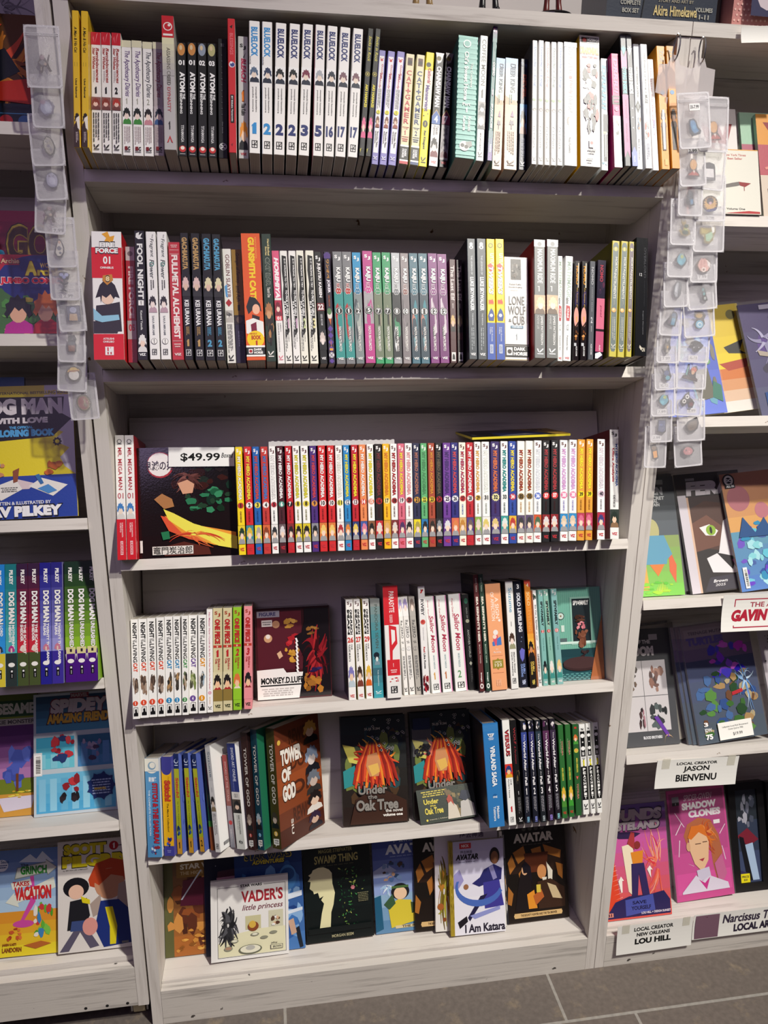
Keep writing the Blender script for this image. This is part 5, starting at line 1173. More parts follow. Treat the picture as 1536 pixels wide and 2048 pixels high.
ROW4 += [
    (V('No Matter How I Look at It, It\'s', .32, .03, .62, .46, 'b83a6a', 2) + V('You Guys\' Fault I\'m Not Popular!', .32, .47, .62, .78, 'c04a5a', 2) + C(.48, .81, .3, 'd8a0b0') + H('1', .42, .8, .54, .82, 'f4eef0', 3) + V('NICO TANIGAWA', .4, .85, .56, .92, 'd89a5c', 1) + YEN(.94, '333', .03), 'thin white paperback with a pink title beside the orange disc book', dict(base='f1efec')),
    (onep('1', 0, 'd6cda6', '1f1a18', 'a82a2c', 3), 'beige paperback with a red title numbered one, beside the thin white book', dict(base='d0c69c')),
    (onep('1', 0, 'd6cda6', '1f1a18', 'a82a2c', 3), 'beige paperback with a red title numbered one, beside the lime green two', dict(base='d0c69c')),
    (onep('2', 0, '8fc22c', 'd8703a', 'e6d8c8', 4), 'lime green paperback with a red title numbered two', dict(base='8fc22c')),
    (onep('3', 0, 'e58f94', '1f1c1e', '8a2a2c', 5), 'salmon pink paperback with a red title numbered three', dict(base='e58f94', right='d87a84')),
    (opm('26', '7d78b8', 'b9c8d0', 3), 'white paperback with a red twenty-six above a purple-haired portrait', dict(base=W, left='3a2c4c', leftops=BLOBS(0, 0, 1, 1, ['4a3a5c', '6d5a78', '241c30', '58486c', '3a4a3c'], 30, 4, .3))),
    (opm('27', '3a2a22', '7a3a2c', 4), 'white paperback with a red twenty-seven above a brown portrait', dict(base=W, left='c9b83a')),
    (opm('29', 'e0b43c', 'd8601c', 6), 'white paperback with a red twenty-nine above a yellow portrait', dict(base=W, left='c9b83a')),
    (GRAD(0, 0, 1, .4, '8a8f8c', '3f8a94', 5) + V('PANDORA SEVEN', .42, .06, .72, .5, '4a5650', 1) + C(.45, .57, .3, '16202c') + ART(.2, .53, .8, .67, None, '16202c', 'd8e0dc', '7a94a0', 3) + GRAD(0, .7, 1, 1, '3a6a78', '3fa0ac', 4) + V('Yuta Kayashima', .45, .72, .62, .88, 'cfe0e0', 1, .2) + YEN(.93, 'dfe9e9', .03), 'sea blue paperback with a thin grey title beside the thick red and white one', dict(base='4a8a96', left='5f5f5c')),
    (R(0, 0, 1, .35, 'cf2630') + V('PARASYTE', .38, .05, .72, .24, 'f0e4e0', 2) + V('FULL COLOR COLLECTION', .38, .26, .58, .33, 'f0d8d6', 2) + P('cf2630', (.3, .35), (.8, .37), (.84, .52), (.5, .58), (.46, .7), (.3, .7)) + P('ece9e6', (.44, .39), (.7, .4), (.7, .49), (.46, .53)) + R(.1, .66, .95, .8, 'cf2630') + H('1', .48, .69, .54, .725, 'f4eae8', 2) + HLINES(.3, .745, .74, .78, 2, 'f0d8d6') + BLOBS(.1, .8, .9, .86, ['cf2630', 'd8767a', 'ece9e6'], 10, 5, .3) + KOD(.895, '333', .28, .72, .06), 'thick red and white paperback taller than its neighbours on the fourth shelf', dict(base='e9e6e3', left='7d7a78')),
    (rezero('1', 0), 'thin white paperback with a lilac portrait, touching the thick red and white one', dict(base='edeae5')),
    (rezero('1', 0), 'thin white paperback with a lilac portrait, second of the pair', dict(base='edeae5')),
    (rezero('2', 1), 'thin grey-beige paperback numbered two with a faded portrait', dict(base='b5b0a8')),
    (BLOBS(.15, .02, .85, .08, ['c8323a', '3a1c20', 'd86a5a'], 7, 3, .5) + V('RWBY', .3, .12, .76, .27, '3f3f44', 2) + C(.5, .33, .36, 'd0584c') + C(.45, .325, .2, 'b03a38') + V('THE OFFICIAL MANGA ANTHOLOGY', .42, .38, .54, .5, 'b9b9bc', 1) + V('Red', .36, .56, .62, .61, 'b8323a', 3) + V('Like Roses', .36, .62, .62, .76, '444', 3) + BLOBS(0, .79, 1, .98, ['8a1c28', 'c0303c', '2a1418', 'e0a8a0', '5a0f1a'], 16, 4, .5), 'tall white paperback with a red rose disc beside the grey-beige one', dict(base='ebe9e7', left='77736f')),
    (sailor('1', 'd89a3c'), 'white paperback with pink edge and an orange one, beside the rose disc book', dict(base='eff0ec', right='c9c5c4')),
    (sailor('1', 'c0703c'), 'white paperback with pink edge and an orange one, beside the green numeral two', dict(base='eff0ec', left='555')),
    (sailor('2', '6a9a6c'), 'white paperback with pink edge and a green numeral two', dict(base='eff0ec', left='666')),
    (E(.5, .07, .3, .03, '2c5a48') + V('SAGA OF', .4, .14, .62, .25, '8a8c88', 1) + C(.5, .28, .3, '9a9a86') + V('ANOTHER WORLD', .34, .37, .66, .66, '9fa19c', 1) + P('a9a99a', (.5, .7), (.75, .72), (.5, .745), (.25, .72)) + LINES(.35, .77, .65, .92, 2, '555'), 'black paperback with grey lettering between the pink-edged books and tall maroon spine', dict(base='1c1c1d')),
    (V('SCOTT · TUNICA', .36, .03, .62, .15, 'd8c8c0', 2) + V('SEA SERPENT\'S HEIR', .3, .19, .74, .58, 'efe6da', 4) + V('BOOK TWO', .38, .6, .62, .76, 'cbb6b0', 2) + V('image', .36, .84, .66, .92, 'efe6e2', 4) + E(.5, .955, .34, .022, 'efe6e2') + E(.5, .955, .16, .012, '5c2a2c'), 'tall maroon book with cream lettering rising above the fourth row', dict(base='5c2a2c', left='141214', leftops=H('SEA SERPENTS ARE COMING', .2, .05, .9, .09, '6d6660', 2) + HLINES(.35, .13, .8, .2, 3, '4a4542'))),
    (V('SCOTT · TUNICA', .36, .03, .62, .15, 'c8d8c8', 2) + V('SEA SERPENT\'S HEIR', .3, .19, .74, .58, 'efe9d8', 4) + V('BOOK ONE', .38, .6, .62, .76, 'b9ccb8', 2) + V('image', .36, .84, .66, .92, 'e6efe6', 4) + E(.5, .955, .34, .022, 'e6efe6') + E(.5, .955, .16, .012, '2c4438'), 'tall dark green book with cream lettering beside the maroon one', dict(base='2c4438')),
    (V('A SIGN', .56, .13, .8, .33, 'fbe6d4', 2) + V('OF AFFECTION', .3, .08, .52, .35, 'fbe6d4', 2) + C(.78, .35, .08, 'fbeadd') + P('d8566c', (.3, .5), (.5, .46), (.62, .5), (.5, .58), (.3, .58)) + P('4a7ac0', (.55, .52), (.8, .5), (.82, .58), (.5, .585)) + E(.48, .46, .16, .025, 'efe6e0') + E(.4, .5, .13, .02, 'f4d8c8') + P('4a7ac0', (.22, .55), (.35, .54), (.4, .585), (.24, .585)) + H('suu', .42, .61, .56, .625, 'fbe2d0', 1) + H('Morishita', .26, .635, .74, .655, 'fbe2d0', 1) + R(.14, .675, .84, .679, 'd08a62') + R(.16, .715, .84, .795, '9a8a34') + P('9a8a34', (.4, .715), (.5, .7), (.6, .715)) + P('9a8a34', (.4, .795), (.5, .81), (.6, .795)) + H('OMNIBUS', .28, .73, .72, .745, 'efe6c0', 2) + H('1·2·3', .28, .75, .72, .78, 'f4ecd0', 3) + R(.14, .835, .84, .839, 'd08a62') + KOD(.9, 'f0b48c', .32, .62, .06), 'thick peach orange omnibus with an olive badge', dict(base='f0a878', left='3a4a40')),
    (V('Suzume', .34, .06, .8, .29, '5f9ab8', 1) + R(.46, .375, .54, .42, '888') + ART(.05, .46, .95, .63, None, '4a3428', 'efdccf', '9a9a78', 4) + V('Makoto Shinkai', .55, .66, .74, .85, '555', 2) + V('Denki Amashima', .26, .66, .45, .88, '555', 2) + KOD(.9, '555', .25, .7, .05), 'white paperback with a pale blue title beside the peach omnibus', dict(base='ecebe7', left='2c2f2c')),
    (H('3', .36, .03, .68, .075, 'f1f1f3', 3) + V('SOLO', .28, .11, .76, .24, 'e4e6ee', 4) + V('LEVELING', .28, .255, .76, .48, 'e4e6ee', 4) + P('6a6ac0', (.2, .66), (.5, .63), (.9, .65), (.75, .73), (.5, .76), (.25, .72)) + C(.6, .53, .06, '9ab0e0') + C(.5, .57, .05, '9ab0e0') + V('DUBU', .52, .78, .8, .87, '8aa4e0', 3) + V('CHUGONG', .22, .78, .48, .9, '8aa4e0', 3) + V('YEN', .3, .925, .74, .97, 'cfd8f4', 4), 'near black paperback with white lettering numbered three on the fourth shelf', dict(base='1b1d2c')),
    (P('c84a3a', (0, 0), (1, 0), (1, .07), (0, .03)) + H('4', .36, .03, .68, .065, 'f6e6c8', 3) + V('SOLO', .28, .11, .76, .24, 'ecc68a', 3) + V('LEVELING', .28, .255, .76, .48, 'e89a4a', 3) + GRAD(0, .5, 1, .64, 'e8a038', 'f0c04a', 3) + ART(0, .55, 1, .72, None, '1c1414', 'c98a5c', '241818', 3) + R(0, .71, 1, 1, '1c1614') + V('DUBU', .52, .76, .8, .85, 'e8c85a', 3) + V('CHUGONG', .22, .76, .48, .88, 'e8c85a', 3) + V('YEN', .3, .925, .74, .97, 'e8d060', 4), 'orange and black paperback numbered four beside the near black three', dict(base='e0882c', left='15151a')),
    (BLOBS(.0, .03, 1, .13, ['2c3a30', '4a5a4a', '20282a'], 6, 2, .6) + V('So I\'m a Spider', .3, .15, .75, .42, '333', 2) + V('so what?', .3, .43, .6, .52, '444', 1) + H('1', .4, .58, .62, .62, '333', 2) + LINES(.2, .66, .8, .85, 2, '888') + V('Asahiro Kakashi', .42, .68, .64, .9, '666', 1) + YEN(.92, '555', .04), 'thin white paperback with a black spidery title beside the mint green trio', dict(base='eeeeec')),
    (spy('3', '1c2226', 2), 'mint green paperback numbered three in a red disc, half hidden', dict(base='7fb5ae')),
    (spy('4', 'e6e3dc', 4, True), 'mint green paperback numbered four in a red disc', dict(base='85b8a8')),
    (spy('13', 'e6c98a', 5), 'mint green paperback numbered thirteen in a red disc, beside the mint box', dict(base='7fb0ae')),
]
ROW5 = [
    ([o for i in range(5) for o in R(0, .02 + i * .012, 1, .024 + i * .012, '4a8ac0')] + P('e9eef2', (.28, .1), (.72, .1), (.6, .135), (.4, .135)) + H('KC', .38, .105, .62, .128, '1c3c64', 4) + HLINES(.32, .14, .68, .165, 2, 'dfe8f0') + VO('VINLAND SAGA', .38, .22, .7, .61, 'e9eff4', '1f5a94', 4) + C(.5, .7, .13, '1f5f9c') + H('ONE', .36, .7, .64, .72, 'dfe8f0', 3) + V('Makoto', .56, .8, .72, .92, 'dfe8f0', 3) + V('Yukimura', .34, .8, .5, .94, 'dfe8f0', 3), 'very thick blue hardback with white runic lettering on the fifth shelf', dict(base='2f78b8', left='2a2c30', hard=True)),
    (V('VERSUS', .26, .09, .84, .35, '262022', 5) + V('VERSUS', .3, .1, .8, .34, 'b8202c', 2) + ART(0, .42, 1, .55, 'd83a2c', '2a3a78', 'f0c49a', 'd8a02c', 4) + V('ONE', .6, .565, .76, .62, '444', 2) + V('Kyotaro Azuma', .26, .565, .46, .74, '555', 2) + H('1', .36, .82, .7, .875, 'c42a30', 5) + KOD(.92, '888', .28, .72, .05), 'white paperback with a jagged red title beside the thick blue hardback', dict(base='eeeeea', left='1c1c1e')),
    (V('WOLF', .34, .07, .72, .23, 'a8323a', 1) + V('& Parchment', .3, .25, .62, .42, '8a2a34', 1, .2) + BLOBS(0, .46, 1, .66, ['1b1a18', '3a342c', '6d5a3c', '100f0e'], 9, 3, .6) + H('1', .4, .68, .6, .715, 'd8d8d8', 2) + LINES(.25, .74, .75, .9, 3, '777') + YEN(.93, 'e0e0e0', .04), 'black paperback with a thin red title beside the jagged red titled one', dict(base='141314')),
    (waf('1', '1c1e2a', '3a4a94', 1, '8ac0e0'), 'black and blue paperback numbered one with rounded white lettering', dict(base='1c1e2a')),
    (waf('2', '1a1c28', '34346a', 2, '8a94e0'), 'black and indigo paperback numbered two with rounded white lettering', dict(base='1a1c28')),
    (waf('3', '1b1f24', '2c3c48', 3, 'b9c4c8'), 'black paperback numbered three with rounded white lettering on the fifth shelf', dict(base='1b1f24')),
    (waf('4', '241a24', '5a3054', 4, 'a08ae0'), 'plum black paperback numbered four with rounded white lettering', dict(base='241a24')),
    (waf('5', '1f1b24', '3a2c44', 5, '9ae0e8'), 'black paperback numbered five with rounded white lettering', dict(base='1f1b24')),
    (V('YOTSUBA', .5, .17, .78, .33, 'c87a74', 3) + V('THE LEGEND', .3, .15, .45, .3, '9ab08a', 1) + V('AKIRA HIMEKAWA', .34, .46, .66, .6, 'd8cc4a', 3) + ART(0, .64, 1, .88, None, 'e0b43c', 'f2d4b4', '4a8a34', 4) + VIZ(.93, 'c8322c', .025), 'green paperback with a blond portrait beside the black numeral five', dict(base='2f6a34')),
    (V('YOTSUBA', .5, .17, .78, .33, 'c87a74', 3) + V('THE LEGEND', .3, .15, .45, .3, '9ab08a', 1) + V('AKIRA HIMEKAWA', .34, .46, .66, .6, 'd8cc4a', 3) + ART(0, .64, 1, .88, None, 'e0b43c', 'f2d4b4', '3f9a34', 6) + VIZ(.93, 'c8322c', .025), 'green paperback with a blond portrait, second of the pair', dict(base='2f6a34')),
    (R(.3, .03, .7, .05, 'c8322c') + ART(.05, .1, .95, .22, None, 'd8703a', 'f0d0b0', '4a9a3c', 3) + C(.5, .29, .38, 'c8c24a') + C(.5, .285, .24, 'e0a84a') + V('AKIRA HIMEKAWA', .4, .37, .7, .53, 'd8cc4a', 3) + P('c8322c', (.25, .57), (.75, .57), (.5, .61)) + H('1', .44, .575, .56, .595, 'f4e8e0', 2) + V('YOTSUBA', .34, .65, .66, .82, 'c87a74', 3), 'darker green paperback turned head down beside the black and white trio', dict(base='2a5c30')),
    (zombie('1'), 'white and black paperback with a yellow numeral one', dict(base='efefeb')),
    (zombie('2'), 'white and black paperback with a yellow numeral two', dict(base='efefeb')),
    (zombie('3'), 'white and black paperback with a yellow numeral three at the end of the fifth shelf', dict(base='efefeb')),
]
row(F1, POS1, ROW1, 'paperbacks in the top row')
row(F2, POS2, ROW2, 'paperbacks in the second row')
row(F3, POS3, ROW3, 'paperbacks in the long numbered row')
row(F4, POS4, ROW4, 'paperbacks in the fourth row')
row(F5, POS5, ROW5, 'paperbacks in the fifth row')


# ---------------------------------------------------------------- covers facing out, central case
def STRANDS(cu, cv, cols, n=30, seed=1, ru=.3, rv=.35, w=.02):
    """Flowing ribbons curling away from a centre."""
    rnd = random.Random(seed)
    o = []
    for i in range(n):
        a = rnd.uniform(0, 2 * math.pi)
        L = rnd.uniform(.5, 1)
        ph = rnd.uniform(-1, 1)
        lft, rgt = [], []
        for k in range(7):
            t = k / 6
            aa = a + ph * t * 1.1
            u = cu + ru * L * (.15 + t * .85) * math.cos(aa)
            v = cv + rv * L * (.15 + t * .85) * math.sin(aa) + .05 * t * t
            ww = w * (1 - t * .85)
            lft.append((u - ww * math.sin(aa), v + ww * math.cos(aa)))
            rgt.append((u + ww * math.sin(aa), v - ww * math.cos(aa)))
        o += [('p', lft + rgt[::-1], cols[i % len(cols)])]
    return [q for q in o if all(.015 < u < .985 and .015 < v < .985 for u, v in q[1])]


def FACET(u0, v0, u1, v1, c, n=3):
    o = []
    for i in range(n):
        t = i / n
        o += R(u0 + (u1 - u0) * t, v0 + .004, u0 + (u1 - u0) * (t + .04), v1 - .004, c)
    return o


boxed = GRAD(0, 0, 1, 1, '161415', '1d1011', 5)
boxed += BLOBS(.25, .1, .98, .6, ['2a1512', '1f2a22', '3a1a14', '241c1c', '163024'], 22, 7, .3)
boxed += C(.23, .16, .135, 'a82c30') + C(.225, .155, .122, 'ece9e4') + H('鬼滅の刃', .07, .12, .36, .21, '181414', 2)
boxed += BLOBS(.44, .34, .98, .62, ['2f7a54', '1f5a3c', '17301f', '3a8a60', '24402c'], 26, 9, .3) + STRANDS(.5, .28, ['6d4038', '5a322c', '84524a', '4a2822'], 34, 5, .17, .12, .016) + P('b07a4c', (.16, .47), (.24, .42), (.34, .47), (.36, .54), (.26, .56)) + P('d9a282', (.4, .33), (.5, .3), (.57, .34), (.55, .42), (.45, .43))
boxed += P('e05a3a', (.22, .62), (.4, .66), (.6, .73), (.98, .8), (.96, .9), (.7, .88), (.5, .84), (.3, .76)) + P('ee9a3a', (.26, .62), (.5, .7), (.98, .79), (.98, .93), (.75, .9), (.45, .8)) + P('f1e65a', (.25, .56), (.35, .6), (.55, .7), (.99, .83), (.99, .945), (.8, .91), (.5, .79), (.3, .66))
boxed += STRANDS(.55, .8, ['e0683a', 'ef9a44', 'c8402c'], 16, 4, .35, .1, .012) + P('2a7a50', (.22, .77), (.3, .76), (.31, .83), (.24, .84)) + P('5a2a22', (.25, .9), (.45, .86), (.7, .92), (.72, .985), (.25, .985)) + R(.01, .84, .035, .95, 'e6e4e0') + R(.13, .897, .54, .972, 'e6e0d8') + H('竈門炭治郎', .14, .9, .53, .97, '161212', 1)
BX = faceout(F3, .0338, .0, .1718, .1965, .088, boxed, 'black picture box with a yellow flame blade and a price strip on the third shelf', '171415', name='figure_box', cat='box', group='boxed figures', pages=False, mat=INK_GLOSS)
mb = MB()
mb.box((0, 0, 0), (.115, .0006, .0345), 'f0f0ee')
draw(mb, H('$49.99', .18, .3, .78, .76, '141414', 2) + H('Boxed', .8, .3, .985, .55, '222', 1, .3), (0, 0, .0345), (.115, 0, 0), (0, 0, -.0345), (0, -1, 0))
o = mb.build('price_strip', INK_MATTE)
o.matrix_world = BX.matrix_world @ Matrix.Translation((.0545, -.0045, .1615)) @ Matrix.Rotation(math.radians(1), 4, 'Y')
tag(o, 'white price strip reading $49.99 on the black picture box', 'price tag')

lf = GRAD(0, 0, 1, 1, '35181c', '4a1a20', 5) + R(.03, .04, .62, .68, '54202a') + R(.03, .03, .33, .1, '8f8c9a') + H('FIGURE', .06, .045, .28, .085, '2c2a5a', 3) + R(.09, .13, .23, .2, 'dcd8d6') + HLINES(.1, .14, .22, .19, 2, '777')
lf += C(.28, .18, .05, 'b08464') + C(.17, .33, .055, 'c69a74') + C(.17, .31, .03, 'e4dcd4') + P('d8b08c', (.28, .5), (.33, .47), (.36, .53), (.31, .56))
lf += BLOBS(.36, .1, .62, .24, ['c79a4c', 'b5863c', 'a87838'], 8, 4, .6) + BLOBS(.36, .24, .64, .44, ['a8242c', '8a1c24', 'c0343a'], 10, 5, .55) + BLOBS(.37, .43, .63, .63, ['d09a3a', 'b8842c', 'c9903a'], 10, 6, .5)
lf += P('191418', (.66, .02), (.99, .02), (.99, .98), (.55, .98), (.62, .7), (.64, .55), (.52, .32), (.62, .28), (.66, .15)) + STRANDS(.8, .52, ['8a1c24', '6d141c', 'a82a2e', '3a0f14'], 40, 5, .2, .38, .03) + BLOBS(.66, .2, .9, .32, ['9a6c34', '8a5c2c', '6d4824'], 8, 4, .5) + BLOBS(.66, .66, .9, .74, ['34285a', '241c44'], 6, 3, .6) + BLOBS(.58, .72, .92, .97, ['b0742c', '9a642a', '84541f'], 14, 8, .45)
lf += P('e9e7e4', (.01, .67), (.36, .66), (.4, .71), (.62, .71), (.56, .99), (.01, .99)) + H('MONKEY.D.LUFF', .06, .755, .62, .825, '181818', 4) + R(.05, .835, .6, .85, '222') + HLINES(.06, .87, .5, .96, 4, 'b9b5b2') + [q for i in range(9) for q in P('f1efee', (.53, .34 + i * .042), (.55, .335 + i * .042), (.57, .38 + i * .042), (.545, .385 + i * .042))]
faceout(F4, .2255, .055, .149, .182, .042, lf, 'maroon window box for a straw-hatted action figure with white lower panel', '2a1216', name='figure_box', cat='box', group='boxed figures', pages=False, mat=INK_GLOSS)

sp = [q for i in range(22) for q in R(i / 22, 0, i / 22 + .02, .66, '6fae9a')] + R(.3, .1, .78, .62, '93c0b0') + R(.34, .12, .75, .6, '262f33') + H('SPY×FAMILY', .37, .14, .72, .19, 'f2f2ee', 4)
sp += C(.08, .3, .08, '2c3a3a') + C(.08, .3, .066, 'c9d8d0') + C(.08, .3, .02, '8a6a4c') + R(.08, .4, .15, .47, 'cfe0d6') + R(0, .58, 1, .605, 'cfe6dc') + R(.05, .54, .2, .58, '5a6a6c') + GRAD(0, .66, 1, 1, '24444a', '2c565c', 4) + [q for i in range(9) for j in range(4) for q in E(.06 + i * .11 + (j % 2) * .05, .93 + j * .02 - .0, .04, .006, '5f9a98')]
sp += BLOBS(.36, .28, .68, .38, ['4c3028', '3f2820', '5c3c30'], 9, 4, .6) + BLOBS(.38, .33, .64, .46, ['d9838c', 'c8707c', 'e09aa0'], 9, 5, .5) + BLOBS(.36, .44, .7, .68, ['7d4c38', '6d4030', '8a5844'], 16, 6, .5) + BLOBS(.4, .66, .7, .8, ['2f2426', '3c2c2c'], 7, 3, .4)
sp += E(.5, .83, .42, .07, '3c2a2a') + E(.5, .81, .42, .065, '4a3434') + P('a8653f', (1, .3), (1, 1), (.68, 1))
faceout(F4, .8495, .0385, .0965, .193, .058, sp, 'mint striped picture box with a dark board and brown round base', '7ab5a2', rot=-.6, name='figure_box', cat='box', group='boxed figures', pages=False, mat=INK_GLOSS)


def oak(seed):
    o = GRAD(0, 0, 1, 1, '1f2a2c', '231712', 6) + BLOBS(.01, .05, .99, .9, ['3f4a34', '2a4a4e', '6d7a3c', '1d3a40', '4a3420', '16222a'], 40, seed, .3)
    o += P('c9c05a', (.02, .25), (.2, .28), (.3, .45), (.12, .42)) + P('2f8a8c', (.02, .5), (.2, .45), (.25, .62), (.03, .66))
    o += STRANDS(.5, .42, ['a82c1c', 'd8502a', 'e88a2c', 'c83a22', 'f0b03c', '8a2018'], 60, seed, .4, .3, .03) + [q for i in range(26) for q in P(['a82c1c', 'd8502a', 'e88a2c', 'c83a22', '8a2018'][i % 5], (.4 + .008 * i, .24), (.22 + .022 * i + .02 * math.sin(i), .45), (.16 + .027 * i, .62 + .04 * math.sin(i * 2)), (.19 + .027 * i, .63 + .04 * math.sin(i * 2)), (.26 + .022 * i + .02 * math.sin(i), .46))]
    o += P('c98a5c', (.4, .36), (.54, .34), (.6, .44), (.56, .56), (.42, .56), (.37, .46)) + P('e0b45a', (.4, .46), (.55, .44), (.58, .52), (.46, .56)) + P('3a2218', (.2, .76), (.55, .66), (.97, .8), (.97, .99), (.1, .99))
    rnd = random.Random(seed)
    for i in range(26):
        u, v = rnd.uniform(.3, .94), rnd.uniform(.02, .34)
        if u + .5 * v > .5:
            o += [('p', [(u, v), (u + .03, v - .012), (u + .05, v), (u + .035, v + .016)], 'c9c9c4'), ('p', [(u + .006, v), (u + .03, v - .008), (u + .044, v), (u + .032, v + .011)], '2a302c')]
    o += H('SUJI KIM', .36, .105, .6, .135, 'b5b3a4', 2)
    o += HO('Under', .24, .64, .68, .72, '8a8680', '241a16', 3) + HO('the', .38, .725, .52, .765, '8a8680', '241a16', 2) + HO('Oak Tree', .2, .77, .84, .87, '8a8680', '241a16', 4) + H('the novel', .64, .865, .9, .895, 'dcd8d0', 2) + H('volume one', .6, .905, .9, .932, 'ece8e0', 4)
    return o


faceout(F5, .3937, .039, .141, .2228, .024, oak(3), 'dark novel with a cascade of flame-red hair, the uncovered copy beside the open gap', '1c1f20', lb=6, rollx=.003, name='book', cat='book', group='flame-haired novels', hard=True)
OK2 = faceout(F5, .5478, .039, .1345, .2236, .024, oak(3), 'dark novel with a cascade of flame-red hair, behind the small green card', '1c1f20', lb=6, name='book', cat='book', group='flame-haired novels', hard=True)
mb = MB()
mb.box((.006, -.0042, .188), (.044, -.0035, .212), '17233f')
o = mb.build('tape_patch', plain('navy_tape', '1b2848', .35))
o.matrix_world = OK2.matrix_world
tag(o, 'navy tape patch holding a clear bag on the covered novel', 'tape')
bg = MB()
rnd = random.Random(4)
bg.box((.003, -.0040, .132), (.046, -.0034, .190), 'fff')
o = bg.build('clear_bag', SLEEVE)
o.matrix_world = OK2.matrix_world
tag(o, 'small clear bag of dark crystals taped to the covered novel', 'bag')
bg = MB()
for i in range(26):
    cx, cz, r_ = rnd.uniform(.01, .038), rnd.uniform(.136, .158), rnd.uniform(.0025, .005)
    v = [(cx + r_ * rnd.uniform(.6, 1) * math.cos(t), -.0088, cz + r_ * rnd.uniform(.6, 1) * math.sin(t)) for t in [2 * math.pi * k / 6 for k in range(6)]]
    bg.mesh(v + [(cx, -.0115, cz), (cx, -.0055, cz)], [(k, (k + 1) % 6, 6) for k in range(6)] + [((k + 1) % 6, k, 7) for k in range(6)], rnd.choice(['2c2c30', '46464c', '6d6d74', '1c1c20']))
o = bg.build('crystals', plain('dark_crystal', '3c3c44', .1, .4))
o.matrix_world = OK2.matrix_world @ Matrix.Translation((0, .0015, 0))
tag(o, 'dark glittering crystals heaped in the small clear bag', 'crystals', None, 'stuff')
cd = R(0, 0, .52, 1, '1f2c20') + BLOBS(.45, .0, 1, 1, ['4a4a34', '6d5c3c', '2c3424', '857248', '1d241c'], 24, 6, .35) + HLINES(.07, .06, .5, .25, 3, 'c9b84a') + H('Under', .1, .3, .36, .45, 'd9c84a', 3) + H('the', .2, .47, .3, .53, 'd9c84a', 2) + H('Oak Tree', .1, .55, .42, .74, 'd9c84a', 3) + C(.12, .9, .018, 'd9c84a') + H('manta | Inklore', .16, .87, .5, .92, 'b9b49a', 1)
cd += P('c9bfae', (.48, .95), (.52, .5), (.58, .45), (.66, .6), (.7, .95)) + E(.55, .38, .035, .09, 'e2c4a8') + P('a8402c', (.5, .38), (.55, .24), (.6, .34), (.62, .6), (.57, .45), (.52, .5)) + P('b5b1ac', (.7, .95), (.74, .5), (.86, .45), (.96, .6), (.97, .95)) + P('1c2438', (.72, .4), (.78, .18), (.9, .2), (.92, .42), (.82, .5))
faceout(F5, .5555, .0148, .1255, .069, .0012, cd, 'small dark green promotional card leaning in front of the covered novel', '1f2c20', lb=19, rollx=-.004, name='promo_card', cat='card', pages=False)

# the fan of turned books on the fifth shelf
tk = lambda c: C(.5, .055, .3, c)
stc = V('by Yumi Tsukirino', .4, .48, .62, .72, '3a4a1c', 1)


def stv(n):
    return R(0, 0, 1, .13, '1b2a5c') + C(.5, .075, .42, 'c9d4e4') + C(.55, .07, .32, '1b2a5c') + R(.15, .11, .85, .12, 'c9d4e4') + GRAD(0, .15, 1, .86, 'b5b82c', 'a5b01f', 3) + V('Stitch!', .22, .24, .82, .44, 'c8402c', 4) + stc + BLOBS(.05, .7, .95, .83, ['1f3a6a', '17294c', '2f5a94'], 9, 4, .6) + R(0, .85, 1, 1, 'c8942c') + H(n, .28, .88, .72, .945, '2a2414', 3)


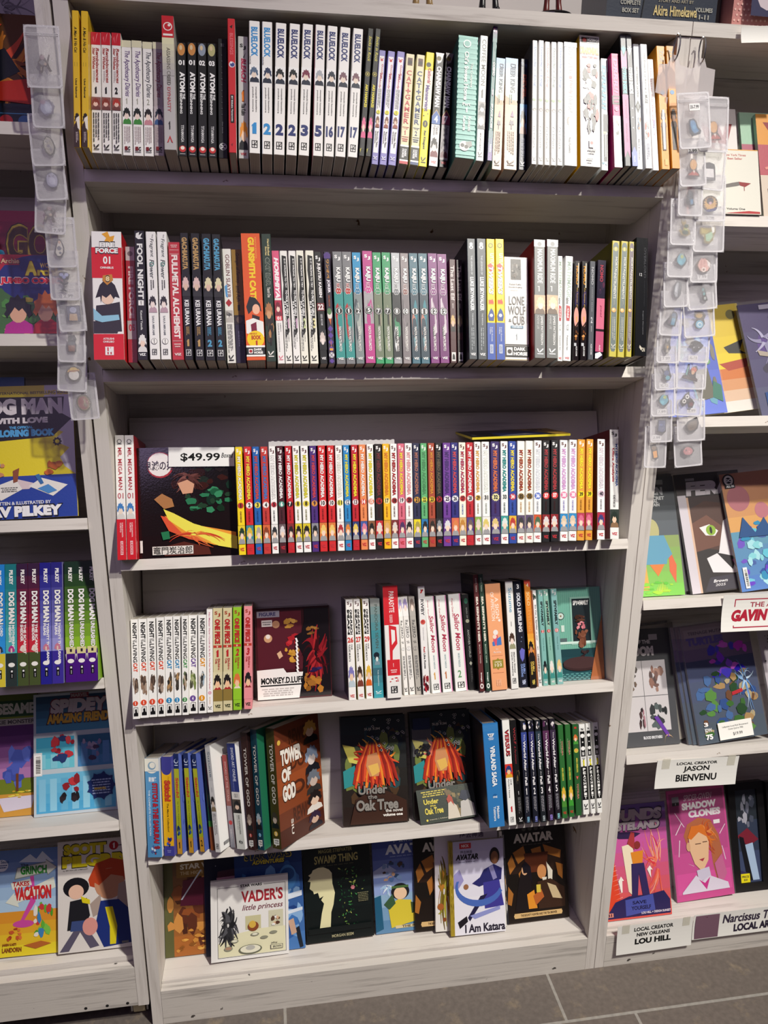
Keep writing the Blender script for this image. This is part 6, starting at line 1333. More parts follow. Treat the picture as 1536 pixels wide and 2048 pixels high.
bub = BLOBS(.04, .03, .96, .97, ['5f74c4', '7d90d4', '5468b8', '8a9cdc'], 40, 3, .16)
TUR = [
    (.002, -.012, .0288, .1927, -.001, -12, R(0, 0, 1, .13, 'd9d8d0') + C(.5, .09, .42, 'd9d8d0') + C(.5, .075, .28, '7a98b0') + C(.54, .07, .2, 'd9d8d0') + R(.22, .125, .78, .132, '7a98b0') + V('Stitch', .25, .19, .8, .235, 'e6eaee', 3) + VO('STITCH & THE SAMURAI', .5, .25, .84, .86, 'b5283a', '3a1420', 4, .1) + V('THE COMPLETE COLLECTION', .2, .32, .32, .78, 'cfe0ec', 2) + BLOBS(.08, .87, .95, .98, ['2a3a6a', '4a62a0', 'c8d4e4', '8a2c3a'], 12, 3, .4),
     'thick light blue omnibus with red slanted lettering at the start of the fan', dict(base='4f8cbc', right='e4e6ea', cover=BLOBS(.0, .1, 1, .98, ['6d4a7a', 'd8704c', '5f7fc0', 'b83a6a', '9fb8e0', '3a3a6a'], 24, 4, .4) + VO('STITCH', .2, .03, .6, .1, '3f7fc0', 'e6eef4', 4))),
    (.0345, -.012, .0205, .1933, -.0015, -17, R(0, 0, 1, .13, '3a3a8a') + R(0, .13, 1, .9, 'e4b01c') + C(.5, .13, .5, '3a3a8a') + V('Disney', .55, .2, .75, .26, 'a87a10', 1) + VO('Stitch!', .24, .24, .82, .45, 'c8402c', '6d1c0c', 4) + V('The Manga Collection!', .36, .47, .6, .76, '4a3a10', 2, .1) + BLOBS(.1, .8, .9, .92, ['1f3a8a', '2f5ac0', 'c8402c', '17244c'], 10, 3, .5) + R(0, .92, 1, 1, '3f3f90') + HLINES(.3, .94, .7, .97, 2, '8a8ac0'), 'yellow and indigo omnibus beside the thick light blue one', dict(base='3f3f90', right='4a4a9c')),
    (.0592, -.008, .0108, .1967, -.0032, -23, stv('1'), 'lime and gold spine numbered one with bubbly blue cover, beside the yellow omnibus', dict(base='223468', right='6274c4', cover=bub)),
    (.0817, -.008, .0102, .1962, -.0065, -25, stv('1'), 'lime and gold spine numbered one with bubbly blue cover, beside the numeral two', dict(base='223468', right='6274c4', cover=bub)),
    (.1034, -.008, .0098, .1937, -.0122, -28, stv('2'), 'lime and gold spine numbered two with bubbly blue cover', dict(base='223468', right='5566b4', cover=bub)),
    (.1236, -.006, .0092, .1945, -.0105, -29, GRAD(0, 0, 1, .7, '2a3a44', '1f4a34', 5) + BLOBS(0, 0, 1, .7, ['3f6a5a', '6d4a3c', '24404c', '5a2a3c'], 12, 3, .6) + R(0, .7, 1, .76, '3f8a2c') + R(0, .76, 1, 1, '8a4a24'), 'narrow mottled green and brown spine behind the white turned book', dict(base='2a3a34', right='1c2a2c')),
    (.1338, -.0184, .0118, .2113, -.0152, -32, GRAD(0, 0, 1, 1, 'c9c9c7', 'e4e3df', 3) + V('Suzume', .36, .06, .84, .3, '6d7d8a', 1) + R(.5, .395, .56, .44, '777') + ART(.0, .46, 1, .62, None, '2c2a26', 'e2cfbc', '8a7a5c', 4) + V('Makoto Shinkai', .55, .64, .74, .83, '555', 2) + V('Denki Amashima', .24, .64, .42, .84, '555', 2) + KOD(.92, '555', .25, .75, .05), 'white turned book with a pale blue-grey title and a broad bright cover', dict(base='d8d7d4', right='eeedea', cover=HLINES(.35, .2, .95, .6, 14, 'a5a3a0') + KOD(.92, '888', .08, .2, .03))),
    (.1622, -.002, .0112, .1851, -.0117, -33, GRAD(0, 0, 1, .55, '9a3a3a', '8a4a44', 3) + GRAD(0, .55, 1, 1, '9a9098', '8a8a94', 3) + V('SWORD OF THE TITANS', .3, .07, .74, .5, 'c89a94', 2) + C(.5, .73, .4, 'b52a30') + LINES(.3, .8, .7, .94, 2, 'c9c4c8'), 'dull red and grey turned book between the bright white one and the blue-topped one', dict(base='8a6a6c', right='8a868c')),
    (.1756, -.0126, .0198, .2104, -.0145, -34, R(0, 0, 1, .46, '23327a') + V('SWORD ART ONLINE', .4, .04, .72, .36, 'd4d8e8', 2) + V('Progressive', .3, .3, .4, .45, '9aa4d0', 1) + R(0, .46, 1, .53, 'dcdad4') + H('001', .28, .475, .72, .515, '6d6d6c', 1) + ART(0, .53, 1, .66, '4a4038', '15161a', 'e6c8b0', '1a1a1e', 5) + R(0, .66, 1, 1, 'd6d9d2') + V('REKI KAWAHARA', .5, .68, .7, .86, '333', 2) + V('illustration abec', .34, .68, .44, .82, '666', 1) + P('333', (.3, .93), (.5, .91), (.45, .95)) + H('ON', .5, .92, .78, .95, '333', 3), 'navy and grey turned book with a dark-haired portrait numbered double zero one', dict(base='d6d9d2', right='e6e4e6')),
    (.1978, -.022, .0168, .2319, -.0094, -36, tog('1', '3a1c1a', '8a7a70', 'a8302c'), 'dark maroon turned book with spaced pale letters', dict(base='331a18', right='241414', hard=False)),
    (.2163, -.0262, .0162, .2377, -.0084, -38, tog('2', '123c4c', 'a9bcc4', '4f9ac0'), 'dark teal turned book with spaced pale letters and green cover', dict(base='123a4a', right='1f6a4c')),
]
for x, d, T, h, s, rt_, sp_, lab, kw in TUR:
    book(F5, x, d, T, h, s, sp_, lab, rot=rt_, group='turned books fanned on the fifth shelf', **kw)
tc = [q for i, c in enumerate(['6d3420', '7d3c22', '8a4424', '9a4c26', '84401f', '6d341c', '4c2418']) for q in R(0, i / 7, 1, (i + 1) / 7 + .001, c)]
for i, wd in enumerate(['TOWER', 'GOD', 'FO', 'TOWER']):
    tc += H(wd[::-1], .3, .06 + i * .22, .78, .06 + i * .22 + .12, '4a2416', 3)
tc += HO('TOWER', .1, .2, .56, .335, 'ece6dc', '3a1c10', 6) + HO('OF', .1, .36, .3, .475, 'ece6dc', '3a1c10', 6) + HO('GOD', .1, .5, .38, .635, 'ece6dc', '3a1c10', 6) + V('SIU', .24, .8, .29, .93, 'e6e0d6', 2) + C(.08, .13, .035, 'd8b04a')
tc += ART(.6, .02, .98, .24, None, 'c99a4c', 'e0bfa4', '15151a', 3) + ART(.6, .24, .98, .5, None, '8a9ab4', 'dcd0cc', '1c1c24', 4) + ART(.6, .46, .98, .68, None, '6d7480', 'c9b4a8', '34302e', 5) + ART(.58, .64, .98, .84, None, '241c1c', 'e2c4ae', 'e2dcd4', 6) + ART(.6, .82, .96, .985, None, '34243c', 'c9a894', '1c1622', 7)
book(F5, .2456, -.0262, .0225, .2379, -.0073, tog('3', '3a3412', '3c342c', 'd8b04a'), 'olive turned book showing its whole rust-brown cover beside the open gap', base='3f3814', right='5a2c1c', rot=-40, group='turned books fanned on the fifth shelf', cover=tc)

# bottom shelf
sw1 = GRAD(0, 0, 1, 1, '6d4a2c', 'a8642c', 5) + R(0, 0, .14, 1, '5a5a34') + BLOBS(.0, .05, 1, .98, ['8a4a24', '5a2c1c', 'c98a44', '4a2416', 'd89a54', '3a4a34'], 34, 3, .3) + P('5c1c34', (.3, .25), (.95, .22), (.9, .52), (.25, .5)) + R(.2, .06, .98, .22, '8a6428') + H('STAR WARS', .26, .085, .97, .14, 'e6ded0', 4) + H('THE HIGH REPUBLIC', .26, .16, .97, .195, 'c9b48c', 2) + P('c9d4e4', (.26, .44), (.285, .44), (.6, .16), (.58, .155)) + BLOBS(.08, .72, .7, .97, ['c98a3c', 'e0a850', '8a5420'], 20, 5, .25)
faceout(F6, .0012, .0812, .138, .216, .009, sw1, 'rust and brown space adventure book beside the upright on the bottom shelf', '5a4426', lb=16, group='books facing out on the bottom shelf')
sw2 = GRAD(0, 0, 1, 1, '0d1330', '141a3c', 3) + [q for i in range(14) for q in C(random.Random(i).uniform(.05, .95), random.Random(i + 50).uniform(.03, .5), .006, 'c9cfe0', 6)] + P('4a2c3a', (.2, .2), (.55, .18), (.6, .27), (.18, .28)) + P('a87a94', (.18, .26), (.62, .25), (.6, .5), (.2, .5))
faceout(F6, .0896, .0715, .150, .2255, .006, sw2, 'near black starry book behind the white square picture book', '15182c', lb=16, group='books facing out on the bottom shelf')
sw3 = GRAD(0, 0, 1, 1, '1c3a7a', '4a7ab8', 6) + BLOBS(.0, .12, 1, .95, ['2c5aa0', '3f74b8', '1f3f80', '6a9ad0', '88b0dc'], 34, 5, .3) + HO('STAR WARS', .16, .03, .84, .1, '1c2c4c', 'c9b43a', 4) + HO('ADVENTURES', .26, .11, .74, .15, 'd8c43a', '1c2c4c', 4, .2) + P('d9e2ee', (.45, .5), (.98, .44), (.98, .49), (.45, .56)) + P('d9e2ee', (.45, .66), (.98, .6), (.98, .63), (.45, .7)) + E(.78, .3, .13, .12, '4a86c4') + E(.78, .27, .1, .06, '24508c') + P('1c2430', (.86, .8), (.92, .78), (.97, .98), (.92, .99)) + P('c9a48c', (.76, .72), (.84, .7), (.88, .84), (.8, .86))
faceout(F6, .1585, .0625, .150, .2265, .006, sw3, 'blue space adventures book behind the white square picture book', '1f3f78', lb=16, rollx=-.002, group='books facing out on the bottom shelf')
vd = R(.0, 0, .06, 1, 'e4e2de') + R(.085, .09, .965, .095, '222') + R(.085, .955, .965, .96, '222') + R(.085, .09, .09, .96, '222') + R(.96, .09, .965, .96, '222') + R(.36, .06, .68, .11, 'efeeea') + H('STAR WARS', .38, .07, .66, .105, '222', 4) + H('VADER\'S', .39, .15, .93, .3, 'a32a34', 3) + H('little princess', .4, .33, .93, .42, '6d2a3a', 1, .3)
vd += P('e4e0bc', (.09, .78), (.3, .68), (.6, .64), (.955, .64), (.955, .95), (.095, .95)) + R(.44, .47, .64, .64, 'c9c49a') + R(.74, .43, .93, .64, 'cfccb0') + STRANDS(.22, .56, ['3a3a3c', '2c2c30', '55555a', '1f1f22'], 60, 4, .14, .3, .03)
vd += E(.54, .6, .07, .06, '8a4a2c') + E(.53, .575, .045, .045, 'd8b04a') + BLOBS(.76, .47, .92, .63, ['5a3a2a', '6d4a34', 'd8b08c', 'efeeea'], 9, 4, .5) + E(.5, .88, .15, .06, '6d6f5c') + E(.5, .875, .13, .048, 'e9e6cf') + E(.5, .86, .06, .03, 'b9b8b0') + E(.3, .76, .05, .022, '8f8f7c') + E(.3, .757, .035, .013, 'e9e6cf') + E(.22, .845, .055, .03, '8f8f7c') + E(.22, .84, .04, .018, 'b08a70') + E(.56, .7, .055, .022, '8f8f7c') + E(.56, .697, .035, .013, 'e9e6cf') + E(.8, .7, .05, .02, '8f8f7c') + E(.68, .75, .05, .02, '8f8f7c') + H('Jeffrey', .77, .82, .85, .845, '444', 1) + R(.76, .855, .92, .91, '555') + R(.768, .86, .912, .905, 'e4e0bc') + H('BROWN', .79, .868, .9, .897, '444', 3)
faceout(F6, .1025, .0445, .169, .172, .008, vd, 'white square picture book with red title leaning in front on the bottom shelf', 'e8e6e2', lb=15, rot=3.4, rollx=.006, group='books facing out on the bottom shelf', hard=True, name='picture_book')
rs = random.Random(8)
st = GRAD(0, 0, 1, 1, '101a1a', '0c1414', 3) + H('MAGGIE STIEFVATER', .24, .035, .74, .075, 'a39c66', 1) + H('SWAMP THING', .17, .1, .82, .185, 'b5ab6c', 2) + HLINES(.24, .2, .76, .22, 1, '4a4a38') + P('e6e0b0', (.08, .43), (.1, .36), (.06, .35), (.1, .31), (.07, .29), (.12, .27), (.14, .24), (.22, .22), (.3, .22), (.38, .25), (.42, .29), (.42, .4), (.45, .5), (.42, .62), (.38, .7), (.36, .85), (.2, .85), (.24, .7), (.28, .6), (.24, .56), (.28, .52), (.22, .54), (.2, .48), (.14, .49), (.13, .46))
for i in range(90):
    u, v = rs.gauss(.68, .09), rs.uniform(.24, .86)
    if v > .5:
        u = rs.gauss(.64, .07)
    L, a = rs.uniform(.02, .06), rs.uniform(0, 6.28)
    if .44 < u < .94:
        st += [('p', [(u, v), (u + L * .4 * math.cos(a + .5), v + L * .3 * math.sin(a + .5)), (u + L * math.cos(a), v + L * .7 * math.sin(a)), (u + L * .4 * math.cos(a - .5), v + L * .3 * math.sin(a - .5))], rs.choice(['1f4a2c', '2f6a3c', '3f8a4c', '6a9a44', 'a9b45c', '163a24']))]
st += BURST(.72, .46, .035, 'd8848c', 6) + HLINES(.78, .52, .95, .62, 6, '7d7a5c') + R(.03, .845, .97, .9, '101616') + H('MORGAN BEEM', .37, .925, .69, .955, 'b5ae88', 1)
faceout(F6, .3124, .071, .153, .2107, .012, st, 'dark green book with a pale head silhouette and leafy figure', '14201e', lb=16, rollx=-.004, group='books facing out on the bottom shelf')
rf = GRAD(0, 0, 1, .6, '3a4a9c', '8fa4d4', 5) + GRAD(0, .6, 1, 1, '8fb0cc', '5f8ab0', 3) + H('降去神通', .34, .025, .64, .07, 'c9d4ea', 2) + H('AVATAR', .2, .09, .98, .19, 'dfe4f0', 5) + HLINES(.26, .205, .76, .225, 1, '8a9ad0') + P('a8b4d8', (.0, .35), (.2, .28), (.36, .36), (.2, .42), (.0, .42)) + BLOBS(.12, .22, .5, .48, ['4a3a34', '5a7ab0', 'c9a084', '30486d', '7a94c0'], 16, 4, .3) + STRANDS(.2, .52, ['dfe8f2', '9fc0e0'], 10, 3, .14, .07, .02)
rf += P('1f5a7a', (0, .62), (.1, .6), (.12, .95), (0, .98)) + E(.4, .58, .14, .085, '1d1c20') + E(.4, .6, .1, .065, 'ecc8a4') + R(.27, .52, .53, .545, '4a6a3a') + P('d8c43a', (.2, .72), (.36, .66), (.56, .68), (.62, .9), (.24, .95)) + P('3a5a3a', (.14, .7), (.28, .6), (.32, .7), (.22, .76)) + P('3a4a2c', (.55, .7), (.74, .74), (.7, .8), (.56, .82)) + R(.3, .93, .98, .96, 'd8c89a') + H('THE RIFT', .4, .934, .7, .956, '4a3a24', 3)
faceout(F6, .4706, .0775, .152, .2158, .007, rf, 'blue adventure book half covered by the dark amber one', '3a4a8c', lb=16, rollx=-.002, group='books facing out on the bottom shelf')


def amber(full):
    o = GRAD(0, 0, 1, 1, '100d0c', '1c120c', 3) + R(.04, .34, .96, .5, '2a1a12')
    for q in ([(.03, .38), (.1, .3), (.16, .42), (.06, .5)], [(.12, .28), (.3, .22), (.34, .34), (.2, .4)], [(.62, .22), (.92, .3), (.9, .38), (.66, .32)], [(.02, .62), (.1, .7), (.06, .82), (.0, .8)], [(.2, .5), (.28, .44), (.32, .56), (.24, .64)], [(.82, .42), (.94, .45), (.92, .6), (.85, .55)], [(.42, .26), (.58, .24), (.6, .34), (.46, .36)]):
        o += P('a86a2c', *q)
    o += P('5a2a16', (.3, .3), (.7, .3), (.66, .5), (.34, .5)) + [q for i, u in enumerate((.32, .42, .52, .62)) for q in C(u, .045, .035, '4a4a44')] + H('AVATAR', .14, .09, .8, .185, 'cfcac0', 5) + HLINES(.26, .2, .76, .22, 1, '4a443c')
    o += R(.1, .905, .88, .955, 'd8b47a') + C(.12, .93, .03, 'd8b47a') + C(.86, .93, .03, 'd8b47a') + H('THE BOUNTY HUNTER AND THE TEA BREWER', .2, .918, .8, .942, '3a2414', 3)
    if full:
        o += P('191214', (.22, .52), (.28, .4), (.36, .42), (.4, .6), (.38, .88), (.12, .88), (.16, .7)) + E(.3, .47, .05, .05, 'd8a880') + P('15101a', (.26, .42), (.32, .38), (.4, .44), (.42, .62), (.34, .5), (.28, .5)) + P('e0902c', (.32, .72), (.44, .68), (.48, .87), (.34, .87)) + E(.58, .5, .075, .075, 'c98a54') + P('ddd6c4', (.66, .4), (.76, .5), (.74, .66), (.68, .62), (.68, .5)) + P('ddd6c4', (.58, .56), (.66, .56), (.62, .68)) + P('3a2418', (.5, .6), (.72, .58), (.94, .68), (.94, .88), (.5, .88)) + P('c9b48c', (.66, .62), (.8, .66), (.9, .8), (.74, .78)) + P('b5602c', (.42, .74), (.56, .68), (.6, .76), (.46, .84)) + R(.48, .63, .55, .71, 'd8c04a')
    return o


faceout(F6, .5606, .0690, .150, .2168, .007, amber(0), 'dark amber adventure book half covered by the white autumn one', '14100e', lb=16, rollx=.004, group='books facing out on the bottom shelf')
wa = GRAD(0, 0, 1, 1, 'd9d2e2', 'e6e2dc', 3) + H('降去神通', .4, .02, .78, .075, '5a4a6c', 2) + H('AVATAR', .3, .1, .95, .16, '2a2430', 5) + STRANDS(.14, .6, ['a8a03c', '8a7a2c', '6d5a1c', 'b5782c'], 40, 3, .12, .42, .03) + C(.08, .75, .05, 'a8602c') + C(.14, .88, .03, '8a4a24')
faceout(F6, .6058, .0575, .150, .2228, .009, wa, 'white adventure book with autumn leaves behind the lilac one', 'e2dee2', lb=16, rollx=.008, group='books facing out on the bottom shelf')
kt = GRAD(0, 0, 1, .6, 'c4bfe0', 'e4e2ee', 5) + R(0, .6, 1, 1, 'e9e7f0') + P('9a94c8', (0, .36), (.12, .3), (.2, .42), (.1, .5), (0, .5)) + R(.13, .02, .36, .08, 'c8323a') + H('NICK', .17, .035, .32, .065, 'f4e6e6', 3) + H('降去神通', .15, .1, .38, .135, '6d6a80', 2) + H('AVATAR', .05, .14, .5, .2, '1d1a24', 5, .2) + HLINES(.1, .215, .44, .235, 1, '8a88a0')
kt += E(.82, .18, .1, .09, '1f1a1e') + E(.82, .2, .075, .07, '8a5c40') + P('2a2a6a', (.6, .32), (.8, .27), (.96, .32), (.94, .44), (.74, .46), (.5, .5), (.36, .46), (.52, .4)) + P('8a86b8', (.7, .3), (.78, .28), (.86, .42), (.78, .44)) + P('3f3a94', (.58, .46), (.9, .44), (.98, .72), (.6, .74)) + P('232044', (.52, .6), (.66, .58), (.4, .78), (.3, .86), (.26, .82)) + P('1c1820', (.06, .86), (.24, .8), (.26, .86), (.1, .93)) + E(.24, .49, .05, .03, '9a6a4a')
kt += [('p', [(.5 + .46 * math.cos(t) * (1 + .03 * k), .5 + .2 * math.sin(t) * (1 + .05 * k)) for t in [.3 + 3.2 * i / 16 for i in range(17)]] + [(.5 + .42 * math.cos(t), .48 + .16 * math.sin(t)) for t in [3.5 - 3.2 * i / 16 for i in range(17)]], '4a6ab8') for k in (1,)] + P('8f96d0', (.3, .8), (.9, .72), (.9, .76), (.4, .84)) + H('I Am Katara', .2, .89, .99, .98, '241e30', 3)
faceout(F6, .6470, .0405, .1205, .2080, .010, kt, 'lilac picture book with a gold foil spine on the bottom shelf', 'd9d6e6', lb=16, rot=1.2, rollx=.006, group='books facing out on the bottom shelf', name='picture_book', spinecol='b59c2c', spineops=None)
gs = MB()
gs.box((0, -.0006, 0), (.0095, .0106, .2080), 'a8902c')
draw(gs, BLOBS(.05, .02, .95, .98, ['c9b44a', '8a7420', 'dcc860', '6d5c18'], 60, 3, .12), (0, -.0006, .208), (.0095, 0, 0), (0, 0, -.208), (0, -1, 0))
KB = [o for o in COL.objects if o.get('label', '').startswith('lilac picture')][0]
o = gs.build('foil_spine', INK_GLOSS, KB)
o.matrix_local = Matrix.Translation((-.0096, 0, 0))
for i, (xx, c_, nm) in enumerate([(.7660, 'e9e6e0', 'white'), (.7728, '2a2a30', 'black')]):
    faceout(F6, xx, .050 + .004 * i, .0062, .214, .030, R(.2, .05, .8, .3, '8a8890') + BLOBS(.1, .4, .9, .95, ['b08a5c', '6d6a74', 'd8d4cc'], 10, 3 + i, .4), 'thin %s-spined book standing edge out beside the big amber one' % nm, c_, lb=16, group='books facing out on the bottom shelf')
faceout(F6, .7802, .0590, .1490, .2215, .012, amber(1), 'dark amber adventure book showing its whole cover at the end of the bottom shelf', '14100e', lb=16, rot=1, rollx=.002, group='books facing out on the bottom shelf')

# flat things lying on the long numbered row
rib = MB()
for i in range(44):
    x = .0052 * i
    rib.box((x, 0, 0), (x + .0046, .09, .0085 + .001 * (i % 2)), 'c9c7c6' if i % 3 else 'b0aeb0')
    rib.box((x + .0040, -.0001, .0004), (x + .0052, .0892, .0087), '3f3b3f')
    if i % 2:
        rib.poly([(x + .001, -.0002, .002), (x + .0036, -.0002, .002), (x + .0036, -.0002, .0075), (x + .001, -.0002, .0075)], '8d8b8e')
o = rib.build('ribbed_strip', plain('shrink_wrapped_grey', 'c4c2c2', .3))
o.matrix_world = F3 @ Matrix.Translation((.2655, -.020, .1925)) @ Matrix.Rotation(math.radians(.3), 4, 'Y')
tag(o, 'pale grey ribbed strip lying across the tops of the numbered row', 'strip')
mg = MB()
mg.box((0, 0, 0), (.192, .125, .0042), 'e6d43a')
draw(mg, R(0, 0, 1, 1, '121316') + P('1c2550', (.25, .3), (.55, .05), (.72, .3), (.8, .95), (.3, .98)) + P('b58a2c', (.6, 0), (1, 0), (1, 1), (.9, 1), (.78, .6)) + HO('SPY', .74, .1, .92, .4, '2a241c', 'b58a2c', 4) + P('c9a04a', (.8, .6), (.96, .5), (.98, .95), (.86, .95)) + V('weekly', .04, .2, .1, .8, '6d6d70', 2) + P('7a7a80', (.3, .9), (.6, .7), (.7, .9)), (0, .125, .0042), (.192, 0, 0), (0, -.125, 0), (0, 0, 1))
o = mg.build('magazine', INK)
o.matrix_world = F3 @ Matrix.Translation((.640, -.026, .1960)) @ Matrix.Rotation(math.radians(-1.2), 4, 'Y') @ Matrix.Rotation(math.radians(13), 4, 'X')
tag(o, 'black and yellow magazine with a yellow edge lying on the numbered row', 'magazine')

# ---------------------------------------------------------------- rolling case on one side
LF = [frame(z) for z in LEFT_Z]
bt = lambda *a: None
ln = GRAD(0, 0, 1, 1, 'a39ea4', 'a8a2a6', 2) + STRANDS(.5, .3, ['4a464c', '6d6870', '8a858c'], 40, 3, .42, .3, .008) + P('8f8a90', (.2, .55), (.7, .5), (.62, .72), (.3, .74))
faceout(LF[0], -.190, .047, .136, .285, .006, ln, 'tall grey line-drawn comic at the back of the rolling case\'s top shelf', 'a09aa0', lb=-2, group='comics on the rolling case')
oa = GRAD(0, 0, 1, 1, '5a3414', '241410', 3) + STRANDS(.35, .45, ['a8601c', 'c87a24', '7a3c14', '3a1c10', 'c8482c'], 50, 5, .6, .5, .06) + P('0f1020', (.0, .45), (.5, .3), (.7, .5), (.4, .6), (.0, .75)) + E(.25, .62, .16, .09, '8a5c44') + P('a82418', (.35, .6), (.9, .55), (.85, .78), (.3, .75)) + P('12182c', (0, .78), (1, .78), (1, 1), (0, 1)) + R(0, .86, 1, .868, '3a6a9a') + C(.5, .93, .09, 'a82430') + C(.25, .93, .09, '2a4a80') + C(.75, .93, .09, '2a4a80')
faceout(LF[0], -.165, .024, .108, .180, .012, oa, 'orange and black comic half covered by the blue one on the rolling case', '1c1410', lb=0, group='comics on the rolling case')
faceout(LF[0], -.235, .002, .118, .184, .013, GRAD(0, 0, 1, 1, '1c2a5c', '17508c', 6), 'deep blue comic on the top shelf of the rolling case', '1c2f66', lb=0, group='comics on the rolling case')
go = GRAD(0, 0, 1, .35, 'a81c4a', '7a1434', 4) + R(0, .35, 1, 1, '8a2a5a') + HO('GO!', .34, .1, .98, .42, 'd8c43a', '3a2408', 7) + HO('GO!', .36, .12, .96, .4, '4a2c0c', 'b59a2c', 4) + C(.27, .34, .05, '3fb0d8') + HO('LATEST HIJINKS', .2, .5, .98, .6, 'd8c43a', '5a1424', 3) + BLOBS(.0, .62, .4, .98, ['3a6a4a', '2a4a8a', 'd8a84a', 'b02a4c', '2f8a6a'], 16, 4, .4)
faceout(LF[1], -.192, .030, .130, .2117, .005, go, 'magenta comic with big gold outlined letters behind the comics digest', '8a1c40', lb=0, group='comics on the rolling case')
ar = R(0, 0, 1, 1, '3f6a34') + P('b5283a', (0, 0), (1, 0), (1, .32), (0, .32)) + E(.62, .3, .62, .3, '1f2f7a') + R(0, .3, 1, .42, '1f2f7a') + R(.06, .06, .32, .13, 'b5283a') + HO('Archie', .05, .05, .32, .11, 'e0b48c', '5a1420', 3) + H('WORLD OF', .62, .1, .98, .16, 'd8b45a', 3) + HO('A', .4, .08, .58, .26, 'ecd83a', '6d1c14', 6) + HO('rchie', .58, .16, .98, .26, 'ecd83a', '6d1c14', 5) + HO('JUMBO COMICS', .04, .285, .98, .38, 'e02a3c', 'f0e2e2', 6)
ar += BLOBS(.0, .42, 1, 1, ['4a8a3c', '2f5a2c', '5f9a44', 'd8c43a'], 18, 4, .25) + ART(.06, .46, .55, .98, None, '15161c', 'dca88a', 'b0288a', 3) + ART(.48, .4, .92, .98, None, 'd8702c', 'dca88a', 'c42a30', 4) + BAR(.9, .88, 1, .98)
faceout(LF[1], -.156, .011, .105, .1315, .013, ar, 'thick comics digest with red bubble lettering on the rolling case', '6d2434', lb=0, group='comics on the rolling case')
faceout(LF[1], -.290, .012, .131, .160, .010, BLOBS(0, 0, 1, 1, ['6d4a3a', '8a2c3c', '2f5a6a', '4a6a3c', 'a8803c'], 40, 6, .3), 'mottled comic at the edge of the shelf beside the comics digest', '5a3440', lb=0, group='comics on the rolling case')
faceout(LF[2], -.290, .034, .135, .252, .006, GRAD(0, 0, 1, 1, '1c5a9c', '17488a', 3) + E(.6, .1, .3, .03, 'c9d4dc'), 'blue comic peeping out above the yellow coloring book', '1c4f8c', lb=0, group='comics on the rolling case')
dg = R(0, 0, 1, 1, 'e0cc1c') + P('c9c4d0', (.74, 0), (1, 0), (1, .68), (.9, .62), (.86, .55), (.95, .48), (.8, .42), (.9, .36), (.72, .3)) + R(0, .68, 1, 1, '22409a') + P('d8d6e2', (0, .72), (.1, .74), (.04, .78), (.16, .8), (.08, .84), (.2, .88), (.1, .92), (.16, 1), (0, 1))
dg += HO('FROM THE INTERNATIONAL BESTSELLING SERIES', .08, .045, .96, .065, '1c1c1c', 'e0cc1c', 2) + P('101014', (.05, .08), (.92, .09), (.9, .22), (.98, .26), (.84, .36), (.8, .39), (.2, .42), (.18, .36), (.24, .32), (.1, .24)) + H('DOG MAN', .08, .095, .9, .22, 'cfc8cc', 9) + H('WITH LOVE', .24, .24, .76, .285, 'cfc8cc', 7) + H('THE OFFICIAL', .4, .305, .62, .325, '4a9ad0', 5) + H('COLORING BOOK', .2, .33, .82, .385, '4a9ad0', 8)
dg += BURST(.1, .32, .03, '2a2410', 8) + C(.1, .32, .012, 'f4f0e0') + BURST(.1, .47, .03, '2a2410', 8) + BURST(.84, .43, .045, '2a2410', 9) + C(.84, .43, .02, 'e0cc1c')
dg += P('e6e2dc', (.22, .76), (.44, .7), (.5, .78), (.3, .86)) + P('d8c4c8', (.44, .7), (.62, .74), (.56, .78), (.5, .78)) + P('e6e2dc', (.56, .76), (.68, .7), (.92, .76), (.78, .84)) + HLINES(.3, .76, .46, .8, 3, '555') + P('4a8ac8', (.64, .78), (.74, .75), (.82, .8), (.74, .82)) + P('8a4a2c', (.42, .64), (.48, .62), (.46, .72), (.42, .73)) + P('2f6aa8', (.62, .68), (.66, .67), (.7, .74), (.67, .75)) + BLOBS(.06, .52, .42, .72, ['5f9fd4', '4a8ac4', 'c98a5a'], 9, 4, .45) + BLOBS(.66, .56, .9, .72, ['d8762c', 'c4641f'], 6, 3, .5)
dg += H('WRITTEN & ILLUSTRATED BY', .2, .87, .76, .895, 'dfe0ea', 3) + HO('DAV PILKEY', .1, .905, .86, .985, 'f1f0f2', '101014', 8)
faceout(LF[2], -.240, .004, .176, .2290, .007, dg, 'yellow and blue coloring book facing out on the rolling case', 'd8c41c', lb=1, rollx=-.005, group='comics on the rolling case')
DMC = [('1f7fd0', '2f94e0', 'd8c43a', ('LORD', 'OF FLEAS'), '2f3a4a', 'bright blue'), ('17747c', '4fb0b4', '2a3434', ('MOTHERING', 'HEIGHTS'), 'b0348a', 'teal'), ('34183a', 'c82a3c', '45512a', ('THE SCARLET', 'SHEDDER'), 'e8d8d0', 'dark plum and red'), ('34183a', 'c82a3c', '45512a', ('THE SCARLET', 'SHEDDER'), 'e8d8d0', 'dark plum and red'),
       ('1c1a80', '8a8cd0', '24208a', ('TWENTY THOUSAND', 'FLEAS'), 'c87a94', 'deep blue'), ('221f78', '9a98d4', '3a2c94', ('TWENTY THOUSAND', 'FLEAS'), 'c87a94', 'violet blue'), ('0f2c1c', '8ab82c', '45107a', 'UNLEASHED', '', 'green'), ('0f2c1c', '8ab82c', '45107a', 'UNLEASHED', '', 'green'), ('0f2c1c', '8ab82c', '45107a', 'UNLEASHED', '', 'green')]
whr = ['at the edge of the shelf', 'beside the bright blue one', 'touching the teal one', 'touching the deep blue one', 'touching the dark plum pair', 'touching the green three', 'touching the violet blue one', 'middle of the green three', 'nearest the upright'.replace('nearest', 'closest to')]
whr[8] = 'against the shaded upright'
